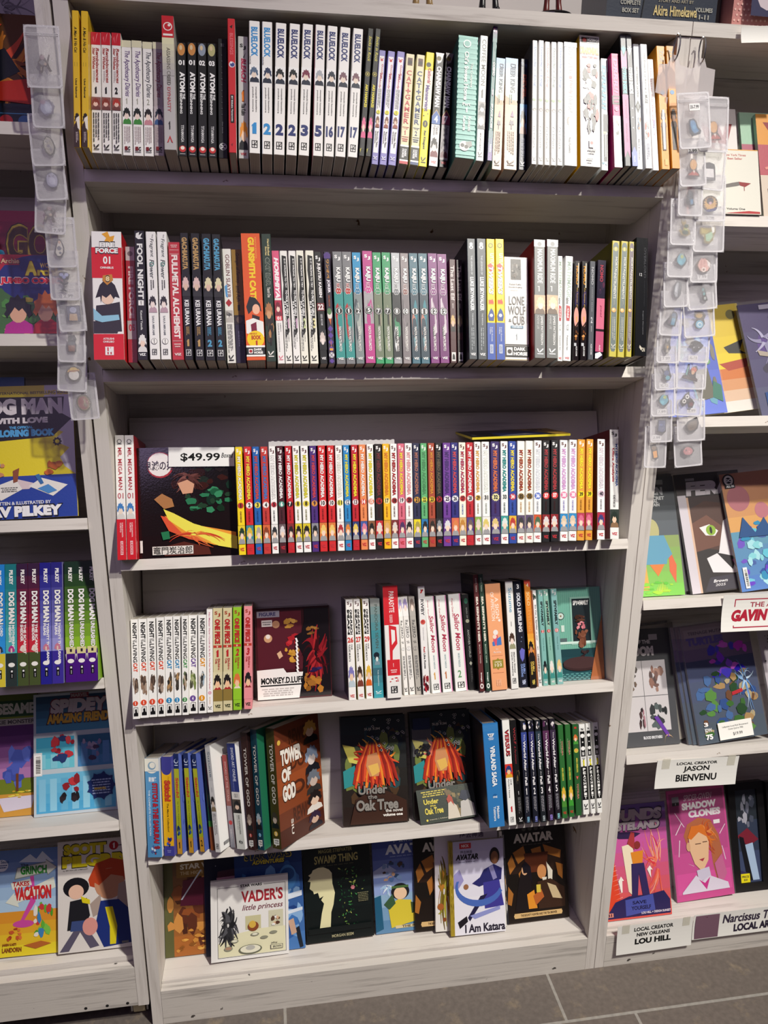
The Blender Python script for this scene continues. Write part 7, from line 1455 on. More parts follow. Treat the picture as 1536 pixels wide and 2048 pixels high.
for i, (a, b, c_, s_, pg, nm) in enumerate(DMC):
    book(LF[3], -.2240 + .0193 * i + (.003 if i > 5 else 0) * (8 - i) / 3, -.034 + (.004 if i > 5 else 0), .0184, .2150, .002, dogman(i, a, b, c_, s_, pg), '%s hardback spine with white bubble lettering, %s' % (nm, whr[i]), base=a, right=b, hard=False, group='bubble-lettered spines on the rolling case', D=.128)
ss = GRAD(0, 0, 1, .24, '5a6a1c', '7a8a24', 3) + R(.06, .07, .98, .2, '1f4a24') + H('SESAME STREET', .1, .09, 1.5, .18, 'c9c9bc', 5)
ss = GRAD(0, 0, 1, .24, '5a6a1c', '7a8a24', 3) + R(.4, .07, .99, .2, '1f4a24') + H('SESAME', .54, .09, .98, .18, 'c9c9bc', 5) + R(.36, .215, 1, .27, 'b5b0a8') + H('COOKIE MONSTER', .38, .225, .98, .258, '4a4a48', 3) + GRAD(0, .27, 1, .7, '5a2a6a', 'a874a8', 5) + R(0, .82, 1, 1, 'c8923a') + BLOBS(.5, .4, 1, .82, ['4a5ab0', '5a6cc4', '3f4ea0'], 10, 3, .5) + BLOBS(.38, .48, .6, .74, ['b03a7a', 'c8648c', '8a2a6a'], 7, 4, .5) + P('d0c8d8', (.55, .85), (.98, .84), (.94, .94), (.62, .96)) + BLOBS(.58, .79, .96, .86, ['d8c43a', 'c09a2c', 'e6d86a'], 10, 3, .3) + R(.76, .66, .79, .8, '6d3c20')
faceout(LF[4], -.383, .074, .163, .244, .008, ss, 'purple comic with a green street sign half hidden by the pale blue one', '6d7a24', lb=4, group='comics on the rolling case')
sd = R(0, 0, 1, 1, 'b9c4cc') + GRAD(.03, .02, .97, .32, '1f4a6a', '4a90b4', 5) + GRAD(.03, .36, .48, .62, '3fa0c0', '6ac0d0', 3) + GRAD(.52, .36, .97, .62, '2f6a90', '4a84b8', 3) + GRAD(.03, .66, .97, .975, '6ab4d4', '4aa0cc', 4) + [q for i in range(7) for q in R(.06 + i * .13, .7, .14 + i * .13, .96, ['7fbcd8', '8ac4dc', '5fa8cc'][i % 3])] + [q for i in range(3) for q in R(.06 + i * .14, .5, .14 + i * .14, .615, '7fc4d4')] + [q for i in range(3) for q in R(.56 + i * .13, .42, .64 + i * .13, .6, '5a8ac0')]
sd += R(.44, .005, .66, .045, '8a2434') + H('MARVEL', .45, .01, .65, .04, 'a89a9c', 4) + HO('SPIDEY', .2, .05, .9, .17, 'c4b9bc', '6d1c34', 8, .1) + HO('AMAZING FRIENDS', .16, .17, .94, .25, 'd8a83a', '3a2430', 6, .1) + R(.0, .48, .1, .67, 'd9dcdc') + BAR(.01, .5, .09, .66, False)
sd += BLOBS(.18, .3, .56, .58, ['b8323a', '9a2430', 'c84048', '24386a'], 12, 4, .42) + BLOBS(.26, .62, .56, .92, ['1c181e', 'b8343a', '2a2026', '8a2028'], 12, 5, .42) + BLOBS(.56, .38, .86, .6, ['a89cb8', '8a7ca4', '4a3a5c'], 8, 6, .45) + C(.8, .79, .15, '1c2f6a') + BURST(.8, .79, .18, '1c2f6a', 9) + HLINES(.68, .73, .92, .86, 6, '9aa8d0') + H('MARVEL', .72, .8, .86, .82, 'd8b43a', 3)
faceout(LF[4], -.2200, .056, .160, .2387, .004, sd, 'pale blue paneled children\'s comic facing out on the rolling case', 'a8b4bc', lb=4, rot=2.5, group='comics on the rolling case')
LFB = Matrix.Translation((0, 0, .1720)) @ Matrix.Rotation(-math.radians(4), 4, 'X')
gr = GRAD(0, 0, 1, .58, '6a8ac0', 'a9c4dc', 5) + GRAD(0, .58, 1, 1, 'd8902c', 'e6d02c', 4) + P('d8e4ee', (.55, .12), (.68, .05), (.75, .1), (.82, .03), (.95, .14)) + C(.36, .14, .07, 'e9eef2') + H('Dr. Seuss', .28, .09, .44, .12, '3a5a8a', 2) + HLINES(.3, .13, .42, .17, 2, '3a5a8a') + P('c84a9c', (.68, .24), (.72, .24), (.74, .5), (.6, .68), (.56, .68), (.68, .48)) + E(.6, .7, .12, .035, 'c84a9c')
gr += P('8f9a94', (.53, .17), (.86, .13), (.86, .105), (.99, .19), (.88, .26), (.87, .235), (.5, .28)) + P('d9dccf', (.54, .175), (.86, .14), (.86, .115), (.98, .19), (.885, .25), (.875, .225), (.51, .27)) + H('The', .57, .135, .66, .16, '3a4a5a', 3) + H('GRINCH', .57, .16, .87, .24, '2f8a34', 5) + P('d9dccf', (.46, .31), (.68, .28), (.7, .34), (.48, .375)) + H('TAKES', .48, .3, .67, .345, 'b5282c', 4) + H('a', .65, .36, .69, .385, 'b5282c', 4) + P('d9dccf', (.4, .49), (.5, .4), (.5, .43), (.95, .28), (.97, .38), (.54, .5), (.55, .54)) + H('VACATION', .5, .35, .92, .48, 'c42a2c', 6)
gr += BLOBS(.7, .45, .95, .85, ['5fae3a', '4a9a2c', '7ac04a', 'c83a3a', 'e4dcd0', '3f80b8'], 18, 4, .35) + BLOBS(.38, .68, .6, .86, ['c4562c', 'd8743a', 'a84020'], 9, 5, .4) + P('b5642c', (.6, .9), (.8, .87), (.92, .9), (.74, .94)) + H('JAREN KAETI', .36, .87, .52, .9, '8a4a1c', 4) + H('LANDORN', .36, .91, .58, .955, '8a4a1c', 4)
faceout(LFB, -.3810, .050, .174, .2185, .010, gr, 'blue and yellow holiday book with arrow signs on the rolling case', '8aa8c8', lb=14, rollx=.004, group='comics on the rolling case')
scp = R(0, 0, 1, 1, 'dcd6d0') + HO('SCOTT', .08, .03, .64, .125, 'd8c81c', '1c1a10', 8) + HO('PILGRIM', .06, .135, .97, .24, 'd8c81c', '1c1a10', 8) + C(.74, .07, .062, 'b0202c') + H('1', .72, .045, .77, .095, 'e6dcd8', 3) + R(.8, .068, .86, .075, '3a3a48') + C(.91, .07, .062, '24346a') + H('2', .88, .05, .94, .09, 'dcdce4', 3) + H('by BRYAN LEE O\'MALLEY', .07, .255, .4, .272, '555', 1)
scp += P('b5411f', (.4, .36), (.5, .22), (.7, .18), (.92, .22), (.99, .32), (.98, .42), (.85, .38), (.6, .34), (.5, .44), (.42, .42)) + E(.68, .41, .2, .14, 'c08a6a') + P('b5411f', (.46, .38), (.56, .28), (.84, .27), (.88, .36), (.7, .33), (.54, .42)) + P('a8968c', (.8, .42), (.99, .38), (.99, .7), (.84, .7), (.78, .56)) + P('a8968c', (.42, .58), (.56, .5), (.58, .66), (.46, .7)) + P('1c2f74', (.56, .56), (.8, .56), (.98, .68), (.98, .96), (.6, .98), (.48, .8)) + P('d8c81c', (.62, .62), (.72, .62), (.78, .8), (.76, .96), (.68, .96), (.68, .8))
scp += E(.24, .42, .17, .09, '17161c') + E(.24, .46, .1, .065, 'e6bca4') + P('1c1c22', (.16, .54), (.38, .52), (.42, .68), (.32, .8), (.12, .8)) + P('3a4a7a', (.18, .72), (.38, .72), (.4, .81), (.16, .81)) + P('5a5468', (.2, .81), (.3, .81), (.14, .985), (.02, .985)) + P('5a5468', (.28, .81), (.4, .81), (.54, .96), (.42, .975)) + E(.42, .78, .1, .08, 'd8948a') + P('d8c81c', (.3, .5), (.42, .54), (.42, .58), (.32, .56)) + R(.84, .94, .93, .96, '777')
faceout(LFB, -.2045, .037, .1515, .2296, .016, scp, 'white cover with chunky yellow lettering facing out on the rolling case', 'd0cac4', lb=14, rot=2, rollx=.006, group='comics on the rolling case')

# ---------------------------------------------------------------- case with the bagged comics
RF = [frame(z) for z in RIGHT_Z]
GRP = 'bagged comics on the signed bookcase'
w1 = R(0, 0, 1, .5, 'dcd6d2') + H('W', .34, .14, .92, .42, '8a1c24', 8) + R(0, .5, 1, .52, 'e0a03a') + R(0, .52, .62, 1, 'c4502c') + R(.62, .52, .66, 1, 'e0a03a') + R(.66, .52, 1, 1, 'a85a94') + BLOBS(.02, .54, .6, .98, ['d8683c', 'a83a24', 'e08a4c'], 14, 3, .35) + BLOBS(.68, .54, .99, .98, ['8a447c', 'c47ab0', '6d3464'], 12, 4, .4)
faceout(RF[0], 1.0080, .016, .106, .204, .008, w1, 'white-topped book with a dark red letter beside the pin pouches', 'd4ccc6', lb=2, rollx=.004, group='books on the signed bookcase')
w2 = R(0, 0, 1, .3, 'd8943a') + H('W', .08, .08, .6, .26, '8a1c24', 8) + R(0, .3, 1, .62, 'b0505c') + BLOBS(.02, .32, .98, .62, ['c86a6c', '8a3a4c', 'd88a80', 'a84a58'], 16, 3, .3) + R(0, .6, 1, 1, 'cfc0b0') + BLOBS(.02, .62, .98, .98, ['d8d0c4', 'e0cc6a', '8a6a54', 'c9a48c', '6d4a3c'], 22, 4, .28)
faceout(RF[0], 1.1480, .004, .160, .190, .008, w2, 'orange-topped book with a dark red letter at the edge of the shelf', '8fb59c', lb=2, group='books on the signed bookcase')
faceout(RF[0], 1.1240, .0145, .150, .198, .006, R(0, 0, 1, .3, '9ac0a4') + R(0, .3, 1, 1, 'a8586c'), 'mint green book pinched between the two lettered books', '9ac0a4', lb=2, group='books on the signed bookcase')
ny = R(0, 0, 1, 1, 'dcdace') + R(0, 0, 1, .015, 'd8a04a') + H('New York Times', .44, .07, .8, .105, 'b5504c', 2) + H('Best Seller', .5, .125, .74, .16, 'b5504c', 2) + P('6d6864', (.3, .58), (.55, .52), (.66, .5), (.74, .54), (.62, .57), (.32, .62)) + P('8a1c20', (.66, .5), (.86, .52), (.76, .58), (.68, .56)) + R(.74, .57, .75, .64, '8a1c20') + H('Volume One', .44, .905, .74, .935, '3a3432', 2) + P('b02a30', (.4, .99), (.8, .95), (.98, .96), (.98, .99))
faceout(RF[0], 1.0200, -.004, .118, .1155, .010, ny, 'small cream book with red small print in front of the lettered books', 'd9d6ca', lb=0, group='books on the signed bookcase')


def bag(F, x, d, w, h, ops, label, base, lb, rollx, T=.0022, rot=0):
    return faceout(F, x, d, w, h, T, ops, label, base, lb=lb, rollx=rollx, rot=rot, group=GRP, sleeve=True, name='bagged_comic', cat='comic', pages=False)


bl_ = GRAD(0, 0, 1, 1, '3f4ea8', '5f74d0', 5) + BLOBS(.3, .1, 1, .98, ['6a86d8', '8ab4e0', '3a4a9c', '7a7468', '5f9ab0'], 26, 4, .3) + P('6d6a60', (.5, .6), (.8, .58), (.85, .85), (.55, .88)) + C(.82, .52, .05, '6a9a6c') + P('4a7a6a', (.85, .7), (.98, .75), (.96, .9), (.8, .85))
bag(RF[1], 1.0210, .024, .123, .217, bl_, 'blue nature comic in a sleeve behind the pin pouches', '3a4480', 6, -.018)
bk = R(0, 0, 1, 1, '101214') + C(.8, .1, .08, '4a3c24') + C(.86, .2, .07, '8a6a24') + P('1f6a5c', (.6, .4), (.9, .45), (.95, .65), (.7, .68)) + P('a8432c', (.7, .74), (.98, .72), (.98, .96), (.75, .96)) + HLINES(.72, .27, .98, .32, 2, '8a8a86')
bag(RF[1], 1.0270, .041, .149, .215, bk, 'black comic with rust and green patches between the blue and yellow ones', '15151a', 6, -.022)
yl = GRAD(0, 0, 1, .6, 'c9ac14', 'e0c418', 4) + GRAD(0, .6, 1, 1, 'c8702c', 'd8d4cc', 4) + C(.88, .1, .06, '6d6420') + P('1c180c', (.7, .4), (.98, .34), (.9, .44), (.98, .48), (.75, .46)) + P('a83a1c', (.6, .55), (.98, .52), (.95, .6), (.7, .62))
bag(RF[1], 1.0560, .033, .166, .218, yl, 'metallic yellow comic tucked behind the purple tree one', 'c9ac14', 6, -.024)
pt = GRAD(0, 0, 1, 1, '34245a', '4a4a6c', 4) + BLOBS(.1, .08, .9, .95, ['4a2c7a', '6d3fa8', '2c2440', '5a5a78'], 26, 4, .3) + P('6d4aa8', (.3, .3), (.7, .25), (.75, .7), (.32, .7)) + STRANDS(.24, .34, ['a8a4c0', '8a86a4'], 12, 3, .3, .2, .02) + P('a89c90', (.12, .42), (.3, .46), (.55, .4), (.56, .43), (.32, .5), (.14, .47)) + P('2c4a80', (.1, .8), (.9, .75), (.95, .97), (.1, .97)) + P('c9b48c', (.3, .62), (.38, .6), (.4, .7), (.32, .72)) + R(.26, .02, .98, .06, 'b9b4c8') + H('LOOK IN', .4, .028, .7, .053, '5a5668', 2)
bag(RF[1], 1.2100, .017, .168, .226, pt, 'purple tree comic in a bright sleeve at the edge of the shelf', '38305a', 6, -.024)
sm = GRAD(0, 0, 1, .5, '33383e', '525a62', 4) + GRAD(0, .5, 1, 1, '8aa05a', '7ac84a', 5) + H('SUPERMEN', .02, .09, .78, .16, 'b9bcc0', 7) + H('THE SECRET', .3, .17, .8, .2, 'd8dadc', 4) + H('METAL', .46, .2, .68, .225, 'd8dadc', 5) + H('CURTAIN', .4, .228, .7, .255, 'd8dadc', 5) + R(.62, .03, .8, .07, '8a8d90') + E(.5, .46, .14, .1, 'b5b07a') + P('d8a84c', (.2, .7), (.32, .6), (.36, .95), (.22, .95)) + P('d8653c', (.78, .6), (.9, .75), (.86, .9), (.76, .8)) + P('5a9ab8', (.28, .5), (.72, .5), (.84, .66), (.74, .7), (.72, .74), (.34, .74)) + P('d87c30', (.4, .74), (.68, .74), (.54, .84)) + [q for i in range(9) for q in P('d9dc4a', (.46 + i * .03, .97), (.47 + i * .03, .86 + abs(i - 4) * .02), (.48 + i * .03, .97))] + BLOBS(.2, .86, .95, .99, ['6ac04a', '8ad04c', 'a8d84a'], 12, 4, .3)
bag(RF[2], .9985, .058, .121, .2536, sm, 'comic fading from dark grey to bright green beside the upright', '34383c', 6, 0)
for i in range(3):
    bag(RF[2], 1.0150 + .006 * i, .0628 + .0042 * i, .112, .254, R(0, 0, 1, 1, '1c1c20'), 'black bagged comic edge, %s in the stack behind the cat cover' % ['first', 'second', 'third'][i], '1d1d21', 6, -.014)
fe = GRAD(0, 0, 1, .3, '211f22', '3a2a2a', 3) + R(0, .3, 1, 1, '241c1c') + R(.0, .18, .13, 1, 'cfc8d0') + R(.13, .2, .16, 1, 'd8b49a') + R(.16, .04, .3, .085, '8a878c') + HO('FERAL', .14, .07, 1.0, .19, 'c4bdc4', '1a181a', 8, .1)
fe += P('4a2c22', (.16, .3), (.4, .24), (.75, .28), (.98, .36), (.98, .6), (.5, .66), (.16, .62)) + P('6d4434', (.16, .42), (.4, .36), (.6, .46), (.56, .62), (.16, .66)) + P('e6e2e4', (.64, .42), (.72, .4), (.86, .6), (.98, .64), (.98, .82), (.7, .86), (.36, .84), (.3, .72), (.5, .68)) + P('e9e6e4', (.26, .46), (.42, .44), (.54, .5), (.48, .54), (.34, .53)) + C(.43, .49, .075, '8ab02c') + E(.43, .49, .02, .03, '15150f') + P('d87aa8', (.68, .59), (.86, .58), (.84, .63), (.76, .66)) + P('1c1416', (.46, .68), (.7, .72), (.97, .68), (.97, .84), (.68, .84)) + P('b8308a', (.68, .75), (.95, .71), (.95, .82), (.74, .83)) + P('eeeae6', (.7, .71), (.73, .76), (.76, .71)) + P('eeeae6', (.9, .7), (.93, .75), (.96, .7)) + P('eeeae6', (.66, .84), (.7, .79), (.74, .84)) + P('34303c', (.3, .88), (.98, .86), (.98, .99), (.2, .99)) + H('Brown', .34, .9, .56, .925, 'e6e4e6', 2, .3) + H('2025', .36, .935, .52, .955, 'd8d6d8', 1, .2)
bag(RF[2], 1.1345, .054, .150, .2555, fe, 'comic cover with a snarling brown and white cat in close-up', '1c1a1c', 6, -.014)
dc = GRAD(0, 0, 1, .5, 'b0745a', 'd8a05a', 4) + GRAD(0, .5, 1, 1, '5a94b0', '4a7ac0', 4) + E(.2, .22, .16, .11, 'a8646c') + E(.5, .34, .1, .07, 'b8707a') + BLOBS(.02, .42, .98, .98, ['3f8fb8', '6ac0d4', '8ad0d8', '3a5aa0', '6a4ac0', 'a8dce4'], 60, 4, .2) + P('3a5a8a', (.1, .55), (.2, .38), (.34, .52), (.5, .4), (.6, .56)) + P('1c1c22', (.66, .26), (.74, .2), (.8, .28), (.84, .5), (.8, .7), (.74, .92), (.68, .92), (.72, .7), (.66, .5), (.6, .6), (.57, .56), (.63, .34)) + P('d8843a', (.66, .34), (.8, .34), (.78, .48), (.68, .48)) + C(.1, .06, .085, '1c1c24') + C(.1, .06, .065, 'd8d4d0') + C(.1, .06, .04, '1c1c24') + H('DC', .065, .047, .135, .072, 'f0f0f0', 4) + R(.04, .095, .18, .125, '26262c') + H('ALL IN', .055, .1, .165, .12, 'e0e0e0', 4) + R(.06, .8, .12, .975, 'e4e6e6') + BAR(.065, .81, .115, .97, False)
bag(RF[2], 1.2385, .041, .168, .2528, dc, 'sunset orange and turquoise wave comic beside the snarling cat', '9a6a50', 6, -.020, rot=2)
ap = GRAD(0, 0, 1, 1, '25282c', '34363c', 2) + R(.12, .275, .885, .875, 'c9c4c6') + R(.5, .275, .507, .875, '2a2a2e') + R(.12, .575, .885, .58, '2a2a2e') + H('PLANETS OF THE', .12, .095, .68, .13, 'cfcacc', 4) + H('KINGDOM', .06, .15, .72, .235, 'd8d2d2', 7) + R(.66, .05, .8, .1, 'a8a2a6') + BLOBS(.53, .3, .86, .57, ['6d4a40', '8a6050', '4a3430', '9a7464'], 14, 3, .4) + BLOBS(.54, .6, .86, .87, ['3a3c3e', '2c2e30', '4a5050', '5a6464'], 14, 4, .45) + BLOBS(.36, .6, .49, .87, ['4a3434', 'a87a84', '2a2224'], 8, 5, .5) + BLOBS(.16, .3, .48, .56, ['4a4440', '6d5c50'], 8, 6, .4) + P('6a3fa0', (.62, .76), (.68, .75), (.86, .93), (.8, .93)) + H('BLOOD BROTHERS', .42, .915, .72, .94, 'dcdce0', 4) + STRANDS(.82, .92, ['b59a74'], 8, 3, .09, .05, .006)
bag(RF[3], .9985, .046, .1465, .2552, ap, 'dark comic with four pale portrait panels beside the upright', '2a2c30', 6, 0)
for i in range(6):
    bag(RF[3], 1.0120 + .0062 * i, .0512 + .0042 * i, .1420, .256, R(0, 0, 1, 1, '8a8274'), 'pale edged bagged comic, %s in the stack beside the four panel cover' % NUM[i + 1].replace('one', 'front one').replace('two', 'second').replace('three', 'third').replace('four', 'fourth').replace('five', 'fifth').replace('six', 'rearmost'), '958c7c', 6, -.014)


def mut(seed):
    o = GRAD(0, 0, 1, .3, '8a7a84', '6d5a80', 3) + GRAD(0, .3, 1, 1, '34406a', '3a4a5a', 4) + R(.04, .03, .96, .1, '9a8a94') + H('TEENAGE MUTANT NINJA', .1, .05, .9, .085, '54485c', 3) + H('TURTLES', .06, .1, .6, .17, '54489a', 7)
    o += BLOBS(.3, .1, .95, .48, ['d03ad8', '3a24d8', '8a3ae0', 'e05ae8', '2c1cc0'], 18, seed, .32) + BLOBS(.02, .4, .98, .97, ['3f6a34', '5a8a44', '2a4a2c', 'a8885c', '4a6a9c', '34508a', '6d4a34', 'b0a07c'], 46, seed, .24) + STRANDS(.8, .5, ['8ab0d8', '5a8ac8', 'c0d8ec'], 16, 3, .18, .25, .01) + P('b8303a', (.58, .6), (.74, .58), (.74, .61), (.58, .63)) + H('3', .1, .82, .16, .855, 'f0f0f0', 4) + H('IDW', .1, .87, .2, .9, 'e0e0e0', 4) + H('75', .1, .92, .2, .965, 'f0f0f0', 5)  # magenta and blue blobs paint the foil's highlights into the colour
    return o


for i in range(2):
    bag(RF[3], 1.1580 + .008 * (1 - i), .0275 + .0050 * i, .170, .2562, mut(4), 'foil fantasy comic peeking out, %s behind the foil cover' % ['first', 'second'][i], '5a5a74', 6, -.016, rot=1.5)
TM = bag(RF[3], 1.1757, .0190, .168, .2566, mut(4), 'foil comic with painted magenta and blue highlights and a white price label', '6d6480', 6, -.018, rot=1.5)
mb = MB()
mb.box((0, 0, 0), (.083, .0005, .037), 'f1efe9')
draw(mb, H('Lafayette Local Rob Brouwnard', .12, .22, .88, .34, '333', 1) + H('Cover (Ltd to 700)', .28, .38, .72, .5, '333', 1) + H('$19.99', .4, .64, .68, .84, '333', 1), (0, 0, .037), (.083, 0, 0), (0, 0, -.037), (0, -1, 0))
o = mb.build('price_label', INK_MATTE)
o.matrix_world = TM.matrix_world @ Matrix.Translation((.048, -.0048, .004))
tag(o, 'white price label reading $19.99 on the foil comic', 'price tag')
bw = R(0, 0, 1, 1, 'b9b2b8') + BLOBS(.02, .2, .98, .98, ['1a191c', '242226', 'e4e0e0', '151417', 'efecec'], 40, 3, .3) + [q for i in range(40) for q in C(random.Random(i).uniform(.03, .5), random.Random(i + 99).uniform(.03, .6), random.Random(i + 7).uniform(.004, .014), '1c1b1e', 7)]
bag(RF[3], 1.3560, .0110, .168, .2566, bw, 'black and white ink-spattered comic beside the foil one', 'b5aeb4', 6, -.018)
RFB = F6
hd = GRAD(0, 0, 1, .3, '5a3a8a', 'c04a9c', 4) + GRAD(0, .3, 1, 1, 'c8489c', 'e04a3a', 6) + STRANDS(.85, .55, ['f07a5c', 'e85a4c', 'f0a08a', 'd83a4a'], 50, 3, .3, .5, .012) + P('e0482c', (.03, .6), (.2, .36), (.3, .98), (.03, .98)) + P('f0e2c4', (.34, .36), (.5, .34), (.5, .6), (.46, .8), (.4, .76)) + [q for i in range(10) for q in P('f6b09a', (.12 + i * .012, .54 + i * .04), (.24 + i * .01, .52 + i * .04), (.24 + i * .01, .525 + i * .04))]
hd += HO('HOUNDS', .02, .04, .94, .145, 'a89aa4', '2c2236', 8, .1) + HO('WASTELAND', .03, .15, .9, .225, 'b5a8b0', '2c2236', 7, .1) + P('34244a', (.2, .23), (.5, .24), (.62, .26), (.5, .3), (.3, .29)) + P('a83a3c', (.42, .34), (.48, .24), (.53, .25), (.52, .4)) + E(.56, .36, .045, .035, '8a3430') + P('e08a2c', (.46, .42), (.64, .41), (.62, .52), (.48, .52)) + P('362a5c', (.46, .52), (.64, .52), (.7, .82), (.6, .83), (.56, .6), (.52, .83), (.44, .82)) + P('f6efe6', (.26, .66), (.3, .62), (.34, .66), (.315, .66), (.31, .76), (.29, .76)) + P('f6efe6', (.68, .58), (.72, .55), (.76, .59), (.73, .585), (.73, .66)) + P('2c2658', (.04, .98), (.2, .84), (.4, .8), (.7, .8), (.9, .78), (.98, .86), (.98, .98)) + P('4a54a4', (.34, .83), (.74, .8), (.76, .94), (.34, .97)) + H('SAVE', .44, .845, .64, .875, '1c1c44', 3) + H('YOURSELF', .42, .89, .7, .925, '1c1c44', 3) + H('LOU HILL + DESIGN SUNSET', .56, .945, .98, .965, 'e6dce6', 3) + R(.05, .93, .16, .965, 'e0907c') + H('B1', .07, .935, .14, .96, '3a1c34', 4)
bag(RFB, .9990, .034, .1755, .262, hd, 'pink and orange comic with a climbing figure above the lowest sign', '5a3a7a', 16, 0, .0022)
for i in range(3):
    bag(RFB, .9985 + .002 * i, .0405 + .0058 * i, .168, .271 + .004 * i, R(0, 0, 1, 1, 'a89aa4'), 'bagged comic edge showing above the pink and orange one, %s behind it' % ['first', 'second', 'third'][i], 'a09aa2', 16, 0)
gw = R(0, 0, 1, 1, 'c8388a') + GRAD(.03, .03, .97, .94, '9a2c6c', 'd8449a', 5) + R(.08, .06, .2, .14, '8a8a90') + R(.08, .11, .2, .14, '1a1418') + H('1', .13, .115, .15, .135, 'ddd', 2) + H('SPIDER-GWEN', .28, .055, .78, .11, 'cfa8bc', 2, .3) + H('SHADOW', .24, .125, .84, .19, 'd9d2d6', 6) + H('CLONES', .34, .2, .9, .265, 'd9d2d6', 6) + [q for a_ in ((.1, .2, .24, .34), (.08, .4, .2, .3), (.14, .45, .1, .6), (.22, .66, .34, .7), (.84, .44, .95, .36), (.86, .55, .9, .68)) for q in P('e9d8e2', (a_[0], a_[1]), (a_[0] + .012, a_[1] + .004), (a_[2] + .012, a_[3]), (a_[2], a_[3]))] + R(.76, .31, .87, .345, 'e9e6e4')
gw += P('b05a24', (.22, .42), (.3, .32), (.5, .27), (.7, .3), (.82, .44), (.86, .6), (.84, .78), (.74, .9), (.68, .7), (.66, .5), (.5, .4), (.34, .42), (.26, .5)) + STRANDS(.6, .42, ['d8742c', 'c8602a', 'e08a4a', 'b84a2c'], 36, 4, .22, .2, .02) + P('e6bc94', (.3, .44), (.42, .38), (.58, .4), (.64, .5), (.6, .66), (.48, .76), (.36, .68), (.3, .56)) + E(.28, .52, .035, .04, 'd8a880') + P('d8742c', (.28, .44), (.36, .34), (.56, .34), (.64, .46), (.48, .4), (.34, .46)) + P('c46a94', (.7, .7), (.84, .62), (.9, .8), (.76, .92)) + P('cfc8dc', (.38, .74), (.6, .72), (.62, .82), (.4, .84)) + P('dcd4e4', (.1, .92), (.36, .78), (.46, .84), (.6, .8), (.9, .88), (.92, .935), (.1, .935)) + P('c8388a', (.4, .82), (.5, .86), (.6, .81), (.52, .92)) + R(.4, .5, .5, .507, '4a2c24') + R(.53, .49, .61, .497, '4a2c24') + P('a8384a', (.44, .645), (.54, .635), (.5, .665))
bag(RFB, 1.2065, .066, .1515, .2645, gw, 'magenta comic cover with a windswept orange-haired portrait', 'b8347c', 16, -.010, .004)


def framed(x, d, w, h, ops, label):
    M = RFB @ Matrix.Translation((x, d, .0006 + .016 * math.sin(math.radians(16)))) @ Matrix.Rotation(-math.radians(16), 4, 'X')
    r = empty('framed_print', label, 'picture', M, 'framed prints on the lowest shelf')
    b = MB()
    f = .018
    for a, c in (((0, 0, 0), (w, .016, f)), ((0, 0, h - f), (w, .016, h)), ((0, 0, f), (f, .016, h - f)), ((w - f, 0, f), (w, .016, h - f))):
        b.box(a, c)
    b.build('frame', plain('black_frame', '141314', .35), r)
    b = MB()
    b.box((f, .006, f), (w - f, .010, h - f), '222')
    draw(b, ops, (f, .006, h - f), (w - 2 * f, 0, 0), (0, 0, -(h - 2 * f)), (0, -1, 0))
    b.build('print', INK, r)
    b = MB()
    b.box((f * .9, .0045, f * .9), (f * 1.12, .006, h - f * .9), 'a8742c')
    b.build('gold_fillet', plain('gold_fillet', 'a8742c', .3, .6), r)
    b = MB()
    b.box((f + .002, .0030, f + .001), (f + .026, .0045, f + .022), 'e6d81c')
    draw(b, H('PRICE', .12, .2, .88, .45, '333', 3) + H('$20', .3, .55, .7, .82, '333', 2), (f + .002, .0030, f + .022), (.024, 0, 0), (0, 0, -.021), (0, -1, 0))
    b.build('price_sticker', INK_MATTE, r)
    return r


f1 = GRAD(0, 0, 1, 1, '2a3038', '3f4a6a', 3) + BLOBS(.05, .03, .95, .45, ['8a8c9a', '4a5060', '6d7080', '2c3038', 'a8a8b4'], 20, 3, .4) + P('7a2434', (0, .5), (.5, .42), (.98, .55), (.5, .62)) + P('a8c0dc', (.3, .6), (.7, .58), (.9, .98), (.6, .98)) + P('15151c', (.1, .5), (.3, .52), (.6, .98), (.35, .98)) + P('34305a', (0, .86), (.4, .9), (.5, .99), (0, .99))
framed(1.3640, .074, .095, .262, f1, 'narrow black framed print in slate and red beside the magenta comic')
f2 = GRAD(0, 0, 1, 1, '6d1c1c', '8a2c1c', 3) + BLOBS(.02, .03, .98, .97, ['a8341c', '5a1418', 'd8843a', 'c8a84a', '2c4a6a', '1c1416'], 30, 5, .3)
framed(1.4620, .066, .150, .262, f2, 'black framed print in red and gold at the edge of the lowest shelf')


# ---------------------------------------------------------------- pin pouches on their strips
def film(w, h, puff, seed, nx=9, nz=13):
    """Both sheets of a puffed, creased pouch, hanging down from its top edge."""
    rnd = random.Random(seed)
    creases = [(rnd.uniform(.1, .9), rnd.uniform(.15, .9), rnd.uniform(0, 3.14), rnd.uniform(.0006, .0016)) for _ in range(5)]
    mb = MB()
    for side in (-1, 1):
        pts, fc = [], []
        for j in range(nz + 1):
            for i in range(nx + 1):
                u, v = i / nx, j / nz
                p = puff * max(0, math.sin(math.pi * u)) ** .6 * max(0, math.sin(math.pi * min(1, v * 1.02))) ** .5
                for cu, cv, a, k in creases:
                    dd = abs((u - cu) * math.cos(a) + (v - cv) * 1.6 * math.sin(a))
                    p += k * max(0, 1 - dd / .12) * math.sin(math.pi * u) * math.sin(math.pi * v)
                pts.append(((u - .5) * w, side * (p + .0002), -v * h))
        for j in range(nz):
            for i in range(nx):
                a = j * (nx + 1) + i
                fc.append((a, a + 1, a + nx + 2, a + nx + 1))
        mb.mesh(pts, fc, 'f4f2f6')
    return mb


